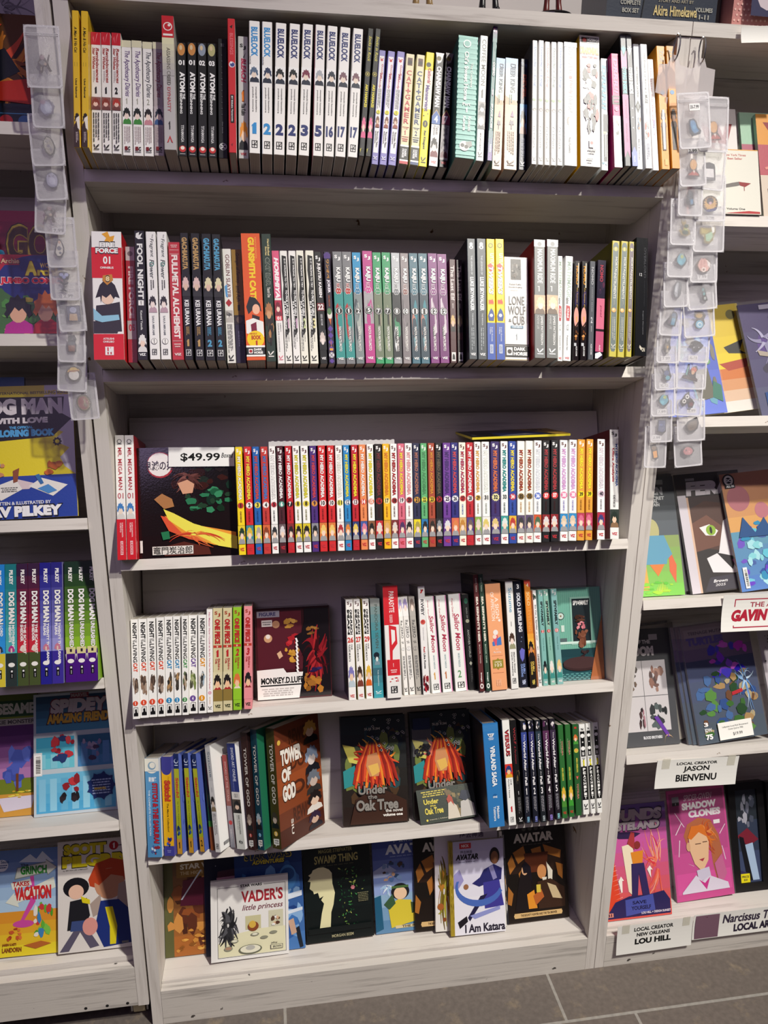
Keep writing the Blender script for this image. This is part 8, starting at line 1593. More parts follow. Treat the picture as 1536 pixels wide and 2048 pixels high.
def rim(w, h, seed, t=.0030):
    """Flat heat-sealed border with rounded corners and the zip line."""
    mb = MB()
    out, inn = [], []
    r = .006
    for cx, cz, a0 in ((w / 2 - r, -r, 0), (-w / 2 + r, -r, 90), (-w / 2 + r, -h + r, 180), (w / 2 - r, -h + r, 270)):
        for k in range(5):
            a = math.radians(a0 + k * 22.5)
            out.append((cx + r * math.cos(a), cz + r * math.sin(a)))
            inn.append((cx + (r - t) * math.cos(a), cz + (r - t) * math.sin(a)))
    n = len(out)
    v = [(x, y, z) for y in (-.0007, .0007) for x, z in out + inn]
    f = []
    for i in range(n):
        j = (i + 1) % n
        f += [(i, j, n + j, n + i), (2 * n + j, 2 * n + i, 3 * n + i, 3 * n + j), (i, 2 * n + i, 2 * n + j, j), (n + j, 3 * n + j, 3 * n + i, n + i)]
    mb.mesh(v, f, 'ffffff')
    for k in (.13, .16):
        mb.box((-w / 2 + .002, -.0016, -h * k - .0008), (w / 2 - .002, .0016, -h * k), 'ffffff')
    return mb


def blob(n, seed, k=.25, ax=1, az=1):
    rnd = random.Random(seed)
    return [(ax * math.cos(2 * math.pi * i / n) * (1 - k * rnd.random()), az * math.sin(2 * math.pi * i / n) * (1 - k * rnd.random())) for i in range(n)]


def pin(x, z, Y, size, shape, metal, layers, label, ang=0):
    """A flat enamel pin: stamped metal plate with coloured fills."""
    M = Matrix.Translation((x, Y, z)) @ Matrix.Rotation(math.radians(ang), 4, 'Y') @ Matrix.Scale(1, 4)
    r = empty('enamel_pin', label, 'pin', M, 'enamel pins in the hanging pouches')
    b = MB()
    pts = [(p[0] * size, p[1] * size) for p in shape]
    n = len(pts)
    b.mesh([(p[0], yy, p[1]) for yy in (-.0006, .0009) for p in pts], [tuple(range(n)), tuple(range(2 * n - 1, n - 1, -1))] + [(i, n + i, n + (i + 1) % n, (i + 1) % n) for i in range(n)], metal)
    b.build('metal_plate', plain('pin_metal_' + metal, metal, .3, .85), r)
    b = MB()
    for k, (sh, c) in enumerate(layers):
        b.poly([(p[0] * size, -.00075 - .00005 * k, p[1] * size) for p in sh], c)
    b.build('enamel', INK_GLOSS, r)
    return r


def ring(cx, cz, rx, rz, n=18): return [(cx + rx * math.cos(2 * math.pi * i / n), cz + rz * math.sin(2 * math.pi * i / n)) for i in range(n)]


PIN = {
    'olive': lambda: ([(-.2, 1), (.1, .9), (.25, .55), (.35, .3), (.6, 1.0), (.68, .98), (.5, .2), (.55, -.1), (.85, -.7), (.55, -.75), (.3, -.25), (.0, -.2), (-.1, -.8), (-.3, -1), (-.42, -.9), (-.3, -.2), (-.6, .15), (-.4, .45), (-.35, .75)], '3a2f20', [(ring(-.08, .68, .24, .26, 12), '7a5430'), ([(-.5, .15), (-.1, .4), (.3, .2), (.1, -.15), (-.25, -.1)], '5f6434'), (ring(.2, .0, .16, .14, 10), 'b59c62'), ([(-.3, -.3), (-.15, -.3), (-.2, -.7), (-.32, -.7)], '8a8440')]),
    'bluegrey': lambda: (blob(14, 3, .3), '4a4650', [(blob(12, 5, .2, .7, .8), '7d8a9c'), (ring(-.2, .6, .3, .25, 10), '6d3440'), (ring(.1, -.1, .3, .45, 12), 'a8b4c0')]),
    'camo': lambda: ([(0, 1.1), (.4, .9), (.6, .4), (.7, -.2), (.4, -.9), (.0, -1.1), (-.45, -.7), (-.6, -.1), (-.5, .6)], '2f301c', [([(0, .95), (.35, .75), (.5, .3), (.55, -.2), (.3, -.75), (0, -.95), (-.35, -.6), (-.45, 0), (-.38, .55)], '8a8a50'), (blob(7, 2, .5, .3, .22), '4a4a2a'), ([(.0, -.3), (.3, -.1), (.35, -.5), (.05, -.7)], '54542f'), ([(-.3, .5), (.1, .75), (.2, .5), (-.1, .3)], '5f5f34')]),
    'greycat': lambda: (blob(16, 8, .2, .8, 1), '34363c', [(blob(14, 9, .15, .65, .85), '8a90a0'), (ring(0, -.1, .35, .4), 'b5bac6'), (ring(-.2, .5, .1, .12, 8), '2a2c34'), (ring(.2, .5, .1, .12, 8), '2a2c34')]),
    'white': lambda: ([(-.1, 1.1), (.2, .8), (.5, .2), (.55, -.4), (.3, -.95), (-.2, -1), (-.5, -.6), (-.4, .2), (-.3, .8)], '3a3a34', [([(-.1, .95), (.15, .7), (.38, .15), (.42, -.4), (.2, -.82), (-.15, -.85), (-.38, -.5), (-.3, .2), (-.2, .7)], 'd2d0b8'), (blob(7, 3, .4, .3, .3), '4f5a50'), (ring(-.05, .7, .16, .18, 10), 'c9a478'), (ring(.15, -.5, .16, .14, 8), '4f5a50')]),
    'flower': lambda: ([(-.6, 1), (.1, 1.15), (.6, .9), (.5, .3), (.1, .15), (.1, -.2), (.5, .0), (.45, -.25), (.12, -.4), (.15, -.9), (.5, -1.1), (-.4, -1.1), (-.05, -.9), (-.05, -.4), (-.5, -.15), (-.35, .05), (-.02, -.2), (-.02, .15), (-.5, .3)], '1c1f28', [(ring(-.3, .75, .24, .22, 9), '8f9cc8'), (ring(.25, .8, .24, .22, 9), 'a9b4d8'), (ring(.0, .5, .22, .2, 9), '7d8ac0')]),
    'tile': lambda: ([(-.8, .8), (.8, .9), (.85, -1), (-.7, -1)], '2c3040', [([(-.7, .7), (.7, .8), (.75, -.9), (-.6, -.9)], '3a4258'), (ring(.0, .35, .4, .35, 10), 'a8b0c8'), ([(-.4, -.1), (.4, -.1), (.5, -.9), (-.5, -.9)], 'c9a878')]),
    'bonsai': lambda: ([(-.3, 1), (.4, 1.05), (.6, .6), (.45, .2), (.55, -.1), (.45, -.95), (-.45, -.95), (-.5, -.1), (-.4, .3)], '22262a', [(blob(9, 4, .3, .5, .3), '3a464c'), ([(-.4, -.15), (.42, -.15), (.35, -.85), (-.35, -.85)], '8a5630')]),
    'round': lambda: (blob(18, 3, .12), '4a3c1c', [(ring(0, -.15, .6, .6), 'e6e2da'), ([(-.75, .2), (.7, .3), (.6, .55), (-.6, .5)], 'd0a43a'), (ring(0, .5, .45, .3, 12), 'd8b44a'), ([(-.55, .25), (.55, .32), (.55, .42), (-.55, .36)], '8a2c2c')]),
    'watch': lambda: (ring(0, -.1, .85, 1.05, 26) , '6d6434', [(ring(0, -.1, .7, .9, 24), '8a7a3c'), (ring(-.04, -.1, .6, .8, 24), '8f3a34'), ([(.0, .5), (.3, .2), (.2, -.2), (-.2, -.5), (.0, -.2), (.1, .1)], 'a8a074'), (ring(.2, -.4, .2, .26, 12), '7a6a4a')]),
    'blue': lambda: ([(-.4, 1), (.2, 1.05), (.5, .6), (.55, .0), (.9, -.6), (.7, -.95), (-.4, -1), (-.6, -.4), (-.55, .4)], '15202c', [([(-.3, .8), (.15, .85), (.36, .4), (.4, -.2), (.6, -.6), (.0, -.8), (-.3, -.4), (-.4, .3)], '3f86b8'), (blob(7, 4, .3, .25, .3), '6ab0d8')]),
    'tan': lambda: ([(-.2, 1.1), (.3, 1), (.6, .4), (.5, -.2), (.9, -.75), (.95, -1), (-.7, -1), (-.6, -.7), (-.2, -.3), (-.5, .3)], '3c2414', [(ring(.05, .4, .46, .62, 16), 'd8a050'), ([(-.5, -.75), (.0, -.4), (.3, -.4), (.8, -.75), (.8, -.9), (-.6, -.9)], 'b5402c'), ([(.0, -.3), (.3, -.3), (.2, -.7)], 'ece4d8')]),
    'navy': lambda: ([(-.3, 1), (.35, .8), (.5, -.2), (.7, -.8), (.2, -1), (-.5, -.7), (-.5, .2)], '14161c', [([(-.2, .8), (.2, .7), (.3, -.2), (-.2, -.4)], '34424c'), ([(.05, -.2), (.4, -.1), (.5, -.7), (.15, -.8)], '4a86b0')]),
    'serpent': lambda: ([(-.7, 1.1), (-.3, .5), (.0, 1.0), (.1, .4), (.5, .45), (.6, .1), (.4, -.1), (.75, -.2), (.9, -.7), (.5, -1), (-.2, -1.0), (-.7, -.5), (-.5, -.3), (-.2, -.55), (-.1, .1), (-.5, .5)], 'b59a3c', [(ring(.2, .2, .32, .24, 10), '1f4a34'), (ring(.2, -.6, .45, .3, 12), '1c4430'), ([(-.5, .9), (-.3, .5), (-.2, .55)], '8a8434'), ([(-.1, -.2), (.3, -.1), (.5, -.3), (.1, -.35)], 'a9c46a')]),
    'teal': lambda: (blob(13, 12, .35, .9, 1), '152430', [(blob(11, 13, .3, .72, .82), '3f98b0'), (ring(.1, .4, .24, .24, 10), 'a8b44a'), (ring(-.2, -.3, .3, .25, 10), '5fb8cc')]),
    'crystal': lambda: ([(-.2, 1.1), (.3, 1.05), (.55, .6), (.55, -.5), (.25, -1.05), (-.25, -1.05), (-.55, -.5), (-.55, .5)], '6d7078', [([(-.15, .95), (.1, .9), (.1, -.9), (-.2, -.9), (-.4, -.4), (-.4, .4)], 'a4a8b0'), ([(.12, .9), (.28, .88), (.42, .5), (.42, -.4), (.2, -.9), (.12, -.9)], '54585f'), ([(-.3, .3), (-.1, .5), (-.1, -.4), (-.3, -.2)], 'd2d6dc')]),
    'cloak': lambda: ([(.0, 1), (.5, .9), (.75, .4), (.6, -.9), (-.2, -1), (-.9, -.6), (-.4, .2)], '161c28', [([(.0, .8), (.4, .75), (.55, .3), (.1, .2), (-.2, .4)], '34587c'), ([(-.05, .1), (.5, .15), (.45, -.8), (-.1, -.8)], '3f88a8'), ([(-.15, .1), (-.2, -.8), (-.65, -.6)], '4a3a4c')]),
    'beak': lambda: ([(-.3, 1.1), (.0, .5), (.3, 1.1), (.4, .3), (.6, -.2), (.2, -.9), (-.1, -1.05), (-.5, -.3), (-.35, .3)], '3a342c', [(ring(0, .0, .34, .4, 10), '6d6456'), ([(-.05, .1), (.25, .0), (.05, -.4)], 'd0a43a'), (ring(.1, -.6, .2, .24, 8), 'a8a298')]),
    'navyears': lambda: ([(-.6, .9), (-.2, .4), (.2, .5), (.6, 1.1), (.5, .2), (.6, -.5), (.2, -1), (-.4, -1), (-.7, -.4), (-.4, .1)], '14182a', [(ring(.0, .05, .4, .36, 12), '34487c'), (ring(.0, -.6, .32, .3, 12), '4aa0b4')]),
    'navybox': lambda: ([(-.6, .9), (.6, .95), (.7, -.7), (.3, -1), (-.6, -.8)], '1a2036', [([(-.48, .75), (.48, .8), (.55, -.6), (.2, -.8), (-.48, -.65)], '3a4672'), (ring(-.1, .2, .2, .14, 10), '5a68a0')]),
    'orange': lambda: ([(-.5, 1), (.3, 1.05), (.5, .4), (.5, -.9), (.1, -1.1), (-.35, -.9), (-.4, .2)], '221a14', [(ring(.0, .55, .38, .34, 10), '7a6040'), ([(-.25, .1), (.35, .15), (.35, -.8), (-.2, -.85)], 'e8a030')]),
    'cup': lambda: ([(-.8, .5), (-.6, .9), (.0, 1.05), (.6, .9), (.75, .5), (.9, -.9), (-.75, -1)], '18191c', [([(-.6, .3), (.55, .35), (.7, -.6), (-.6, -.65)], 'eceaea'), ([(-.68, -.72), (.75, -.68), (.78, -.82), (-.66, -.88)], '8a8a90')]),
    'mane': lambda: (ring(0, 0, .95, .9, 22)[::1], '4a3414', [(BRST(.9, .85, 15), 'd8a850'), (ring(0, .3, .45, .4, 12), '23262c'), ([(-.8, -.6), (.8, -.6), (.5, -.9), (-.5, -.9)], '2c3a78'), (ring(0, .05, .2, .16, 8), 'd8b0c0')]),
    'mantle': lambda: ([(-.9, .9), (.3, .7), (1, 1), (1, .2), (.8, -.1), (.6, -.7), (.0, -1.05), (-.5, -.9), (-.5, -.2), (-1, .2)], 'b5a03c', [([(-.8, .75), (.2, .45), (.5, .5), (-.3, .1), (-.8, .2)], 'b0a03c'), ([(-.3, .0), (.5, .3), (.6, -.3), (.1, -.8), (-.3, -.7)], '9cc4a0'), ([(.5, .8), (.9, .85), (.85, .2), (.55, .1)], 'f2f2ec')]),
    'squid': lambda: (blob(16, 6, .18, 1, .95), '7a5a34', [(blob(14, 7, .2, .8, .8), 'dca89c'), (ring(.0, -.5, .28, .28, 12), 'efe4dc'), (ring(.0, -.5, .14, .14, 10), '8a5a34'), ([(.4, .6), (.8, .3), (.8, -.3), (.5, .0)], 'e9e4e0'), ([(-.4, .8), (-.2, .8), (-.25, -.3), (-.4, -.3)], 'c98a80'), ([(.0, .8), (.2, .8), (.15, -.2), (.02, -.2)], 'c98a80')]),
    'script': lambda: ([(-.9, 1.05), (-.1, 1.0), (.2, .6), (.5, .3), (.6, -.2), (.9, -.8), (.6, -1), (.2, -.8), (.1, -.2), (-.2, .2), (-.4, .7)], '17181a', [(ring(.1, .35, .16, .2, 8), '3f8a8c'), (ring(.3, -.1, .16, .2, 8), '4a9698'), (ring(.5, -.6, .16, .2, 8), 'a8b4b0')]),
    'snail': lambda: ([(-.7, 1.0), (.3, 1.1), (.8, .7), (.6, .2), (.8, -.3), (.4, -1), (-.3, -1.0), (-.6, -.4), (-.3, .1), (-.7, .4)], '4a3014', [(ring(-.1, .6, .45, .34, 12), 'b08a2c'), (ring(.1, -.45, .5, .48, 16), '6ab0d0'), (ring(.12, -.48, .32, .3, 14), 'dfeef4'), (ring(.14, -.5, .2, .18, 12), '6ab0d0')]),
    'black': lambda: (blob(16, 21, .4, 1.05, .8), '101013', [(blob(9, 4, .4, .5, .35), '26262c'), (ring(-.3, -.1, .1, .1, 6), 'b9b9be'), (ring(.35, -.2, .1, .08, 6), 'b9b9be')]),
    'blade': lambda: ([(-.6, 1), (-.4, 1), (-.3, .2), (.1, .8), (.5, 1), (.8, .6), (.6, .2), (.7, -.4), (1, -.6), (1, -.9), (-1.1, -.8), (-1.0, -.5), (-.7, -.3)], '2c1c14', [([(-.55, .9), (-.45, .9), (-.5, -.4), (-.7, -.3)], '5fa8a4'), (BRST(.45, .4, 9, .25, .45), 'c85a2c'), (ring(.2, .1, .22, .26, 10), 'e2b48c'), ([(-.9, -.6), (.9, -.6), (.9, -.8), (-.9, -.75)], '4a241c')]),
    'rings': lambda: ([(-.9, -.6), (-.5, .6), (-.1, 1), (.2, .4), (.6, .2), (1, -.1), (.9, -.8), (.4, -.9), (.1, -.4), (-.4, -1)], '201416', [(ring(-.15, .35, .26, .28, 12), 'eceae6'), (ring(-.15, .35, .13, .14, 10), '18181a'), (ring(-.4, -.3, .26, .26, 12), 'eceae6'), (ring(-.4, -.3, .13, .13, 10), '18181a'), (ring(.6, -.4, .28, .26, 10), '6d1c24')]),
    'nut': lambda: ([(.4, 1.1), (.6, .9), (.85, .4), (.8, -.3), (.4, -.8), (-.2, -1), (-.7, -.7), (-.9, -.2), (-.6, .4), (-.1, .75)], '3f3222', [([(.4, .7), (.62, .3), (.55, -.3), (.2, -.65), (-.3, -.75), (-.65, -.3), (-.4, .3)], '5f4c34'), ([(-.1, -.4), (.2, -.3), (.1, .1)], '4a3a28')]),
    'berry': lambda: (blob(14, 31, .3, .9, .8), '4a1c1c', [(blob(12, 32, .25, .7, .6), 'b86a6c'), (ring(-.2, .1, .14, .12, 8), '6d2a2c'), (ring(.2, -.1, .14, .12, 8), 'd89a94')]),
}


def BRST(rx, rz, n, cx=0, cz=0):
    return [(cx + rx * (1 if i % 2 else .7) * math.cos(math.pi * i / n), cz + rz * (1 if i % 2 else .7) * math.sin(math.pi * i / n)) for i in range(2 * n)]


def strip(items, Y, w, h, where, tilt, seed0, hang_x, top_z):
    """items: (x, z of pouch middle, pin kind, pin label, sticker?)."""
    for i, (x, z, kind, plabel, blabel, sw) in enumerate(items):
        rnd = random.Random(seed0 + i)
        ang = rnd.uniform(-5, 5)
        ww, hh = w * sw * rnd.uniform(.96, 1.04), h * (1.15 if i == 0 else 1)
        M = Matrix.Translation((x, Y, z + hh * .5)) @ Matrix.Rotation(math.radians(ang), 4, 'Y') @ Matrix.Rotation(math.radians(-tilt), 4, 'X')
        r = empty('hanging_pin_pouch', blabel, 'pouch', M, 'pin pouches ' + where)
        film(ww, hh, .0036, seed0 * 7 + i).build('clear_film', POUCH, r, True)
        rim(ww, hh, i).build('sealed_rim', SEAL, r)
        if rnd.random() < .45:
            b = MB()
            b.box((-.010, -.0046, -hh * .34), (.008, -.0042, -hh * .22), 'efeeee')
            draw(b, H(rnd.choice(['IX-7.99', '2.99', 'XL-7.5', '7.99']), .1, .2, .9, .75, '444', 2), (-.010, -.0046, -hh * .22), (.018, 0, 0), (0, 0, -hh * .12), (0, -1, 0))
            b.build('price_sticker', INK_MATTE, r)
        shape, metal, layers = PIN[kind]()
        p = pin(0, 0, 0, .0145 * (1.0 if w > .047 else .9), shape, metal, layers, plabel)
        p.matrix_world = M @ Matrix.Translation((rnd.uniform(-.003, .003), -.0006, -hh * .62)) @ Matrix.Rotation(math.radians(rnd.uniform(-12, 12)), 4, 'Y')


SL = [
    (-.0334, 1.8250, 'olive', 'olive and brown pin with a long thin rod in the uppermost dim pouch', 'uppermost pouch on the dim strip, holding an olive pin with a rod', 1.1),
    (-.0338, 1.7680, 'bluegrey', 'blue-grey pin with a dark red tuft', 'pouch with a blue-grey and dark red pin', 1),
    (-.0420, 1.7170, 'camo', 'camouflage green oval pin', 'pouch with a camouflage green oval pin', 1.05),
    (-.0440, 1.6700, 'greycat', 'silver-grey rounded pin with two dark spots', 'pouch with a silver-grey rounded pin', 1),
    (-.0420, 1.6230, 'olive', 'olive and brown pin with a rod, halfway down the dim strip', 'pouch halfway down the dim strip with a second olive pin', 1.05),
    (-.0360, 1.5750, 'white', 'pale blotched pin shaped like a standing pear', 'pouch with a pale blotched pin', 1),
    (-.0350, 1.5270, 'flower', 'periwinkle flower pin on a black stem', 'pouch with a periwinkle flower pin', .98),
    (-.0325, 1.4800, 'tile', 'slate and tan square pin', 'pouch with a slate and tan square pin', .92),
    (-.0335, 1.4330, 'bonsai', 'terracotta pot pin with a dark top', 'pouch with a terracotta pot pin', .94),
    (-.0350, 1.3870, 'round', 'white round pin with a straw-coloured band', 'pouch with a white round pin', 1),
    (-.0280, 1.3420, 'watch', 'red oval pin with a gold rim, lowest on the dim strip', 'lowest pouch on the dim strip, with a red oval pin', 1),
]
SA = [
    (.9640, 1.7780, 'blue', 'bright blue enamel pin in the topmost pouch below the milky card', 'topmost pouch below the front milky card, with a bright blue pin', 1.25),
    (.9700, 1.7160, 'tan', 'egg-shaped tan pin on a red base', 'pouch with an egg-shaped tan pin', 1.05),
    (.9760, 1.6700, 'navy', 'slim black and blue pin beside the sunflower-like one', 'pouch with a slim black and blue pin', .95),
    (.9680, 1.6240, 'serpent', 'dark green serpent-like pin with gold outline', 'pouch with a dark green and gold pin', 1),
    (.9690, 1.5720, 'teal', 'mottled teal pin with an olive spot beside the pink tentacled one', 'creased pouch with a mottled teal pin', 1),
    (.9655, 1.5230, 'crystal', 'clear grey crystal-shaped pin', 'pouch with a clear grey crystal-shaped pin', .95),
    (.9648, 1.4750, 'cloak', 'steel blue cloaked pin', 'pouch with a steel blue cloaked pin', .95),
    (.9650, 1.4280, 'beak', 'brown-grey pin with a gold beak', 'pouch with a brown-grey and gold pin', .95),
    (.9625, 1.3810, 'navyears', 'navy long-eared pin with a teal belly', 'pouch with a navy long-eared pin', .95),
    (.9650, 1.3340, 'teal', 'mottled teal pin with an olive spot in the third pouch from the bottom', 'pouch with a mottled teal pin above the navy box-shaped one', .98),
    (.9660, 1.2870, 'navybox', 'navy box-shaped enamel pin in the inner strip', 'pouch with a navy box-shaped pin', .95),
    (.9620, 1.2400, 'orange', 'orange and black pin at the foot of the inner strip', 'lowest pouch of the inner strip, with an orange and black pin', .98),
]
SB = [
    (1.0060, 1.7750, 'tan', 'small tan and red pin half hidden behind the bright blue one', 'topmost pouch below the lilac milky card', 1),
    (1.0110, 1.7120, 'cup', 'black-lidded white cup pin', 'pouch with a black-lidded white cup pin', 1.1),
    (1.0150, 1.6630, 'mane', 'sunflower-like gold and navy pin', 'pouch with a sunflower-like gold pin', 1.1),
    (1.0190, 1.6140, 'mantle', 'pale green and white draped pin with gold outline', 'pouch with a pale green and white draped pin', 1.1),
    (1.0160, 1.5640, 'squid', 'pink tentacled enamel pin in the outer strip', 'pouch with a pink tentacled pin', 1),
    (1.0165, 1.5190, 'script', 'black and turquoise slanting pin', 'pouch with a black and turquoise slanting pin', 1.05),
    (1.0170, 1.4720, 'snail', 'brown pin with a pale blue spiral', 'pouch with a pale blue spiral pin', 1.1),
    (1.0190, 1.4280, 'black', 'jagged all-black enamel pin in the outer strip', 'pouch with a jagged all-black pin', 1.08),
    (1.0190, 1.3810, 'blade', 'rust orange pin with a turquoise blade', 'pouch with a rust orange and turquoise pin', 1.15),
    (1.0210, 1.3330, 'rings', 'black pin with two white rings and a maroon lump', 'pouch with a two-ringed black pin', 1.05),
    (1.0270, 1.2870, 'nut', 'dark brown nut-shaped pin', 'pouch with a dark brown nut-shaped pin', 1.05),
    (1.0250, 1.2390, 'berry', 'dusty pink lumpy pin at the foot of the outer strip', 'lowest pouch of the outer strip, with a dusty pink pin', 1.05),
]
strip(SL, -.030, .044, .074, 'on the upright beside the yellow paperbacks', 10, 11, -.036, 1.88)
strip(SA, -.040, .046, .076, 'on the inner bright strip', 10, 31, .952, 1.87)
strip(SB, -.034, .052, .076, 'on the outer bright strip', 10, 61, .998, 1.865)


def hangcard(x, z, Y, w, label, ang, stem_z):
    M = Matrix.Translation((x, Y, z)) @ Matrix.Rotation(math.radians(ang), 4, 'Y')
    r = empty('hanging_card', label, 'hanger', M, 'milky hanger cards')
    h1 = .043
    pts = [(-w / 2, -.012), (-w * .22, -.010), (-w * .10, .004), (w * .10, .004), (w * .2, -.009), (w / 2, -.012), (w / 2, -.010 - h1), (w * .26, -.012 - h1), (w * .22, stem_z), (-w * .22, stem_z), (-w * .26, -.012 - h1), (-w / 2, -.010 - h1)]
    n = len(pts)
    b = MB()
    b.mesh([(p[0], y, p[1]) for y in (-.0006, .0006) for p in pts], [tuple(range(n)), tuple(range(2 * n - 1, n - 1, -1))] + [(i, n + i, n + (i + 1) % n, (i + 1) % n) for i in range(n)])
    b.build('card', HANGER, r)
    b = MB()
    b.tube([(0, -.002 - .004 * math.sin(t), .012 + .022 * (1 - math.cos(t)) * .5 + .0) if False else (0, .010 * math.sin(t), .016 + .019 * math.cos(t)) for t in [2 * math.pi * i / 20 for i in range(19)]], .0012, 'aaa', 0, 8)
    b.build('wire_hook', plain('zinc_steel', 'a9a9ab', .3, 1.0), r)
    b = MB()
    b.box((-.008, -.004, stem_z - .004), (.008, .003, stem_z + .016))
    b.build('clear_clip', HANGER, r)
    return r


hangcard(.9390, 1.8760, -.018, .052, 'milky plastic hanger card holding the inner strip of bright pouches', 3, -.075)
hangcard(.9860, 1.8740, -.016, .052, 'lilac-tinted milky hanger card holding the outer strip of bright pouches', -1, -.085)
for x, z0, z1, Y, lab in ((-.036, 1.31, 1.93, -.018, 'thin clear hanging strip behind the dim pouches'), (.962, 1.21, 1.80, -.022, 'thin clear hanging strip behind the inner bright pouches'), (1.012, 1.21, 1.79, -.018, 'thin clear hanging strip behind the outer bright pouches')):
    b = MB()
    b.box((x - .006, Y, z0), (x + .006, Y + .0008, z1))
    b.box((x - .002, Y + .0008, z1 - .03), (x + .002, -.0005, z1 - .026))
    tag(b.build('hanging_strip', SLEEVE), lab, 'strip')


# ---------------------------------------------------------------- paper signs on the shelf fronts
def sign(x, z, w, h, Y, tilt, ops, label, curl=.006, tape=((.06, .1), (.86, .1)), ang=0, name='paper_sign'):
    M = Matrix.Translation((x, Y, z)) @ Matrix.Rotation(math.radians(ang), 4, 'Y') @ Matrix.Rotation(math.radians(tilt), 4, 'X')
    r = empty(name, label, 'sign', M, 'paper signs taped to the shelf fronts')
    b = MB()
    n = 8
    yc = lambda v: -curl * v * v
    for i in range(n):
        v0, v1 = i / n, (i + 1) / n
        for t in (0, .0004):
            q = [(0, yc(v0) + t, -v0 * h), (w, yc(v0) + t, -v0 * h), (w, yc(v1) + t, -v1 * h), (0, yc(v1) + t, -v1 * h)]
            b.poly(q if t == 0 else q[::-1], 'f3f2ec')
    pre = len(b.v)
    draw(b, ops, (0, 0, 0), (w, 0, 0), (0, 0, -h), (0, -1, 0))
    b.v = b.v[:pre] + [(x_, y_ + yc(-z_ / h), z_) for x_, y_, z_ in b.v[pre:]]
    b.build('sheet', INK_MATTE, r)
    for u, v in tape:
        t = MB()
        t.box((u * w, -.0011, -.022 - v * 0), (u * w + .018, -.0007, .004), 'e4e2d4')
        t.build('tape', plastic_mat('clear_tape', .35, .25, 'e9e6d6', .05) if 'clear_tape' not in bpy.data.materials else bpy.data.materials['clear_tape'], r)
    return r


sign(1.0650, .5500, .191, .068, -.007, 2, H('LOCAL CREATOR', .24, .12, .74, .22, '222', 4) + H('JASON', .33, .27, .65, .5, '161616', 3) + H('BIENVENU', .25, .56, .75, .8, '161616', 3) + [q for i in range(9) for q in R(.25 + i * .056, .375, .256 + i * .056, .39, 'f3f2ec')], 'white paper sign with a local creator\'s name in blocky capitals on the second lowest shelf', ang=2)
sign(1.0165, .1180, .186, .078, -.007, 2, H('LOCAL CREATOR', .22, .12, .74, .26, '222', 4) + H('NEW ORLEANS', .26, .32, .7, .45, '222', 4) + H('LOU HILL', .24, .52, .72, .72, '141414', 5), 'white paper sign with three lines of bold capitals above the floor', ang=-1)
sign(1.2045, .1235, .250, .067, -.006, 2, R(.02, .05, .26, .98, '7a5a6a') + BLOBS(.03, .08, .25, .96, ['a83a3c', 'd89a74', '3a4a80', '5a2a34', 'c98a84', 'e9e4e0'], 22, 3, .4) + H('Narcissus Tattoo', .3, .12, .98, .48, '3a3044', 2, .1) + H('LOCAL ARTIST', .42, .56, .94, .86, '2c2438', 4), 'lilac-white printed banner with a small portrait panel and dark lettering', tape=(), ang=0)
sign(1.1655, .9240, .220, .077, -.008, 3, R(.12, .12, .13, .34, 'b02a44') + R(.12, .12, .98, .15, 'b02a44') + H('THE ART OF', .28, .22, .72, .36, 'a83a4c', 2) + H('GAVIN GUIDRY', .1, .42, .95, .74, 'b5263c', 6, .2) + R(.12, .88, .95, .91, 'b02a44') + R(.12, .84, .13, .91, 'b02a44'), 'white paper sign with red brush lettering and a red bracket border', tape=(), curl=.012, ang=1)
sign(1.0530, 1.9290, .150, .024, -.011, 8, [], 'blank white paper corner taped to the top board of the signed bookcase', tape=(), curl=.006, ang=-4)

# ---------------------------------------------------------------- on top of the cases
def figurine(x, y, h, col, leg, label, base=None):
    r = empty('figurine', label, 'figurine', Matrix.Translation((x, y, 1.9345)), 'figurines on the central top board')
    z0 = .0
    if base:
        b = MB()
        b.tube([(0, 0, 0), (0, 0, .004), (0, 0, .007), (0, 0, .0072)], [.036, .036, .033, .001], base, 0, 28)
        b.build('display_base', plain('gloss_black', '0c0c0d', .12), r)
        z0 = .0072
    b = MB()
    for s in (-1, 1):
        b.tube([(s * .011, -.004, z0), (s * .011, -.002, z0 + .006), (s * .010, 0, z0 + .02), (s * .009, .001, z0 + h * .28), (s * .007, 0, z0 + h * .5)], [.007, .0055, .0045, .005, .007], leg, 0, 10)
        b.tube([(s * .011, .002, z0 + .003), (s * .012, -.012, z0 + .003)], [.0045, .003], leg, 0, 8)
    b.build('legs', plain('figure_' + leg, leg, .35), r, True)
    b = MB()
    b.tube([(0, 0, z0 + h * .46), (0, 0, z0 + h * .6), (0, 0, z0 + h * .78), (0, 0, z0 + h * .83)], [.014, .011, .016, .005], col, 0, 12)
    for s in (-1, 1):
        b.tube([(s * .016, 0, z0 + h * .77), (s * .022, -.002, z0 + h * .62), (s * .018, -.012, z0 + h * .5)], [.005, .004, .003], col, 0, 8)
    b.build('torso', plain('figure_' + col, col, .45), r, True)
    b = MB()
    b.tube([(0, 0, z0 + h * .82), (0, 0, z0 + h * .86), (0, -.001, z0 + h * .92), (0, 0, z0 + h * .98), (0, 0, z0 + h)], [.004, .008, .011, .008, .001], 'd8b094', 0, 12)
    b.build('head', plain('figure_skin', 'd8b094', .5), r, True)


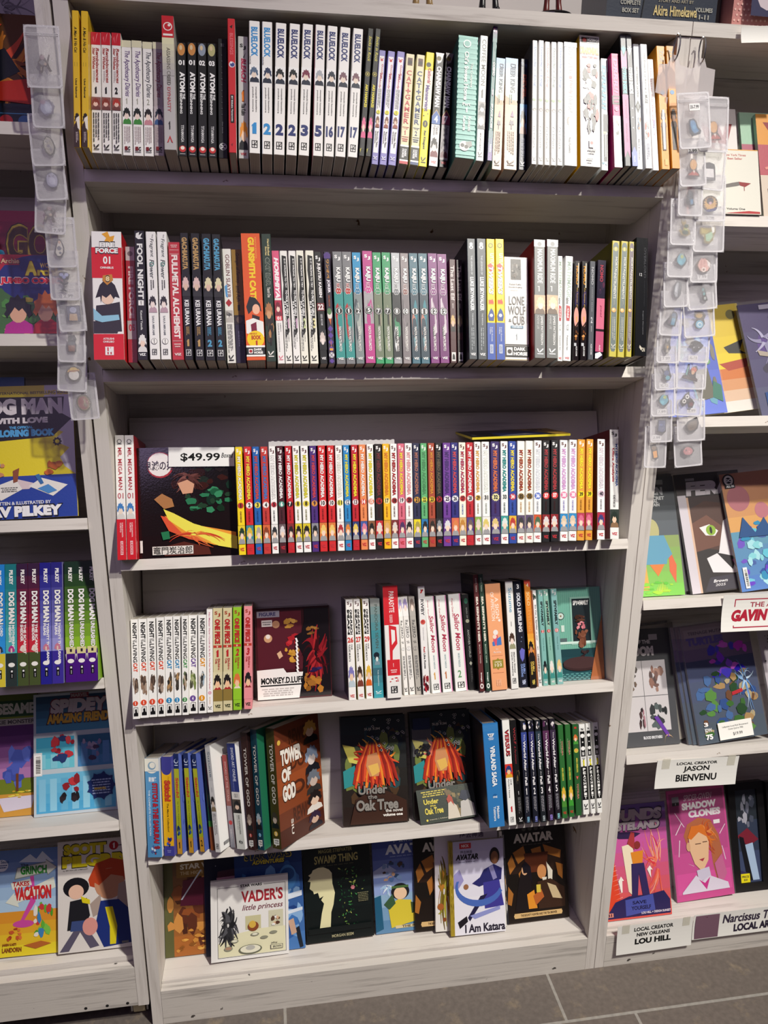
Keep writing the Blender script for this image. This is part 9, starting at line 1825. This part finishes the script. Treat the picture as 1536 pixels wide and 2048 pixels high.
figurine(.528, .022, .15, '6d5a3c', '8a7048', 'brown figurine whose feet show on the central top board')
figurine(.634, .018, .16, '2a2a30', '141416', 'figurine in black boots on the central top board')
figurine(.747, .040, .16, '7a2c24', '5a1c18', 'dark red figurine on a glossy black round base', '0c0c0d')
bxs = GRAD(0, 0, 1, 1, '3a4250', '2f3644', 3) + R(0, .62, 1, .64, 'c9b06a') + [q for i in range(30) for q in R(.34 + i * .0215, .645, .35 + i * .0215, .685, 'c9b06a')] + R(.32, .69, 1, .697, 'c9b06a') + H('·TWILIGHT PRINCESS·', .36, .7, .92, .79, 'd8c488', 4) + H('STORY AND ART BY', .46, .825, .78, .85, 'a8a08a', 1) + H('Akira Himekawa', .42, .875, .82, .955, 'd8c488', 2) + H('COMPLETE', .12, .85, .3, .885, 'b5b4a8', 2) + H('BOX SET', .14, .91, .29, .945, 'b5b4a8', 2) + H('VOLUMES', .8, .875, .96, .91, 'b5b4a8', 2) + H('1-11', .84, .93, .93, .965, 'b5b4a8', 3) + P('15171c', (.31, 1), (.318, 1), (.36, .6), (.352, .6))
TOPF = Matrix.Translation((0, 0, 1.934))
faceout(TOPF, .8270, .010, .190, .185, .11, bxs, 'dark slate boxed book set with gold lettering on the top board', '333a48', rot=-.5, name='boxed_book_set', cat='box', group='boxes on the top boards', pages=False)
faceout(TOPF, 1.0225, .040, .020, .17, .10, R(.1, .3, .9, .95, '2a1c1c') + BLOBS(.1, .3, .9, .95, ['3a2424', '1c1416', '4a3434'], 8, 3, .4), 'narrow dark box between the slate boxed set and the pink one', '241a1c', name='box', cat='box', group='boxes on the top boards', pages=False)
gwb = R(0, 0, 1, 1, 'c98a84') + [q for i in range(26) for j in range(18) for q in C(.02 + i * .038 + (j % 2) * .019, .03 + j * .056, .009, 'ecc0b4', 8)] + P('3f3f5c', (.1, .3), (.99, .25), (.99, .93), (.12, .9)) + HO('GWEN', .14, .3, .98, .84, 'd8cad0', '3f3f5c', 8)
faceout(TOPF, 1.0480, .012, .20, .14, .10, gwb, 'salmon pink dotted box with pale block lettering on the signed bookcase', 'c08078', name='box', cat='box', group='boxes on the top boards', pages=False)
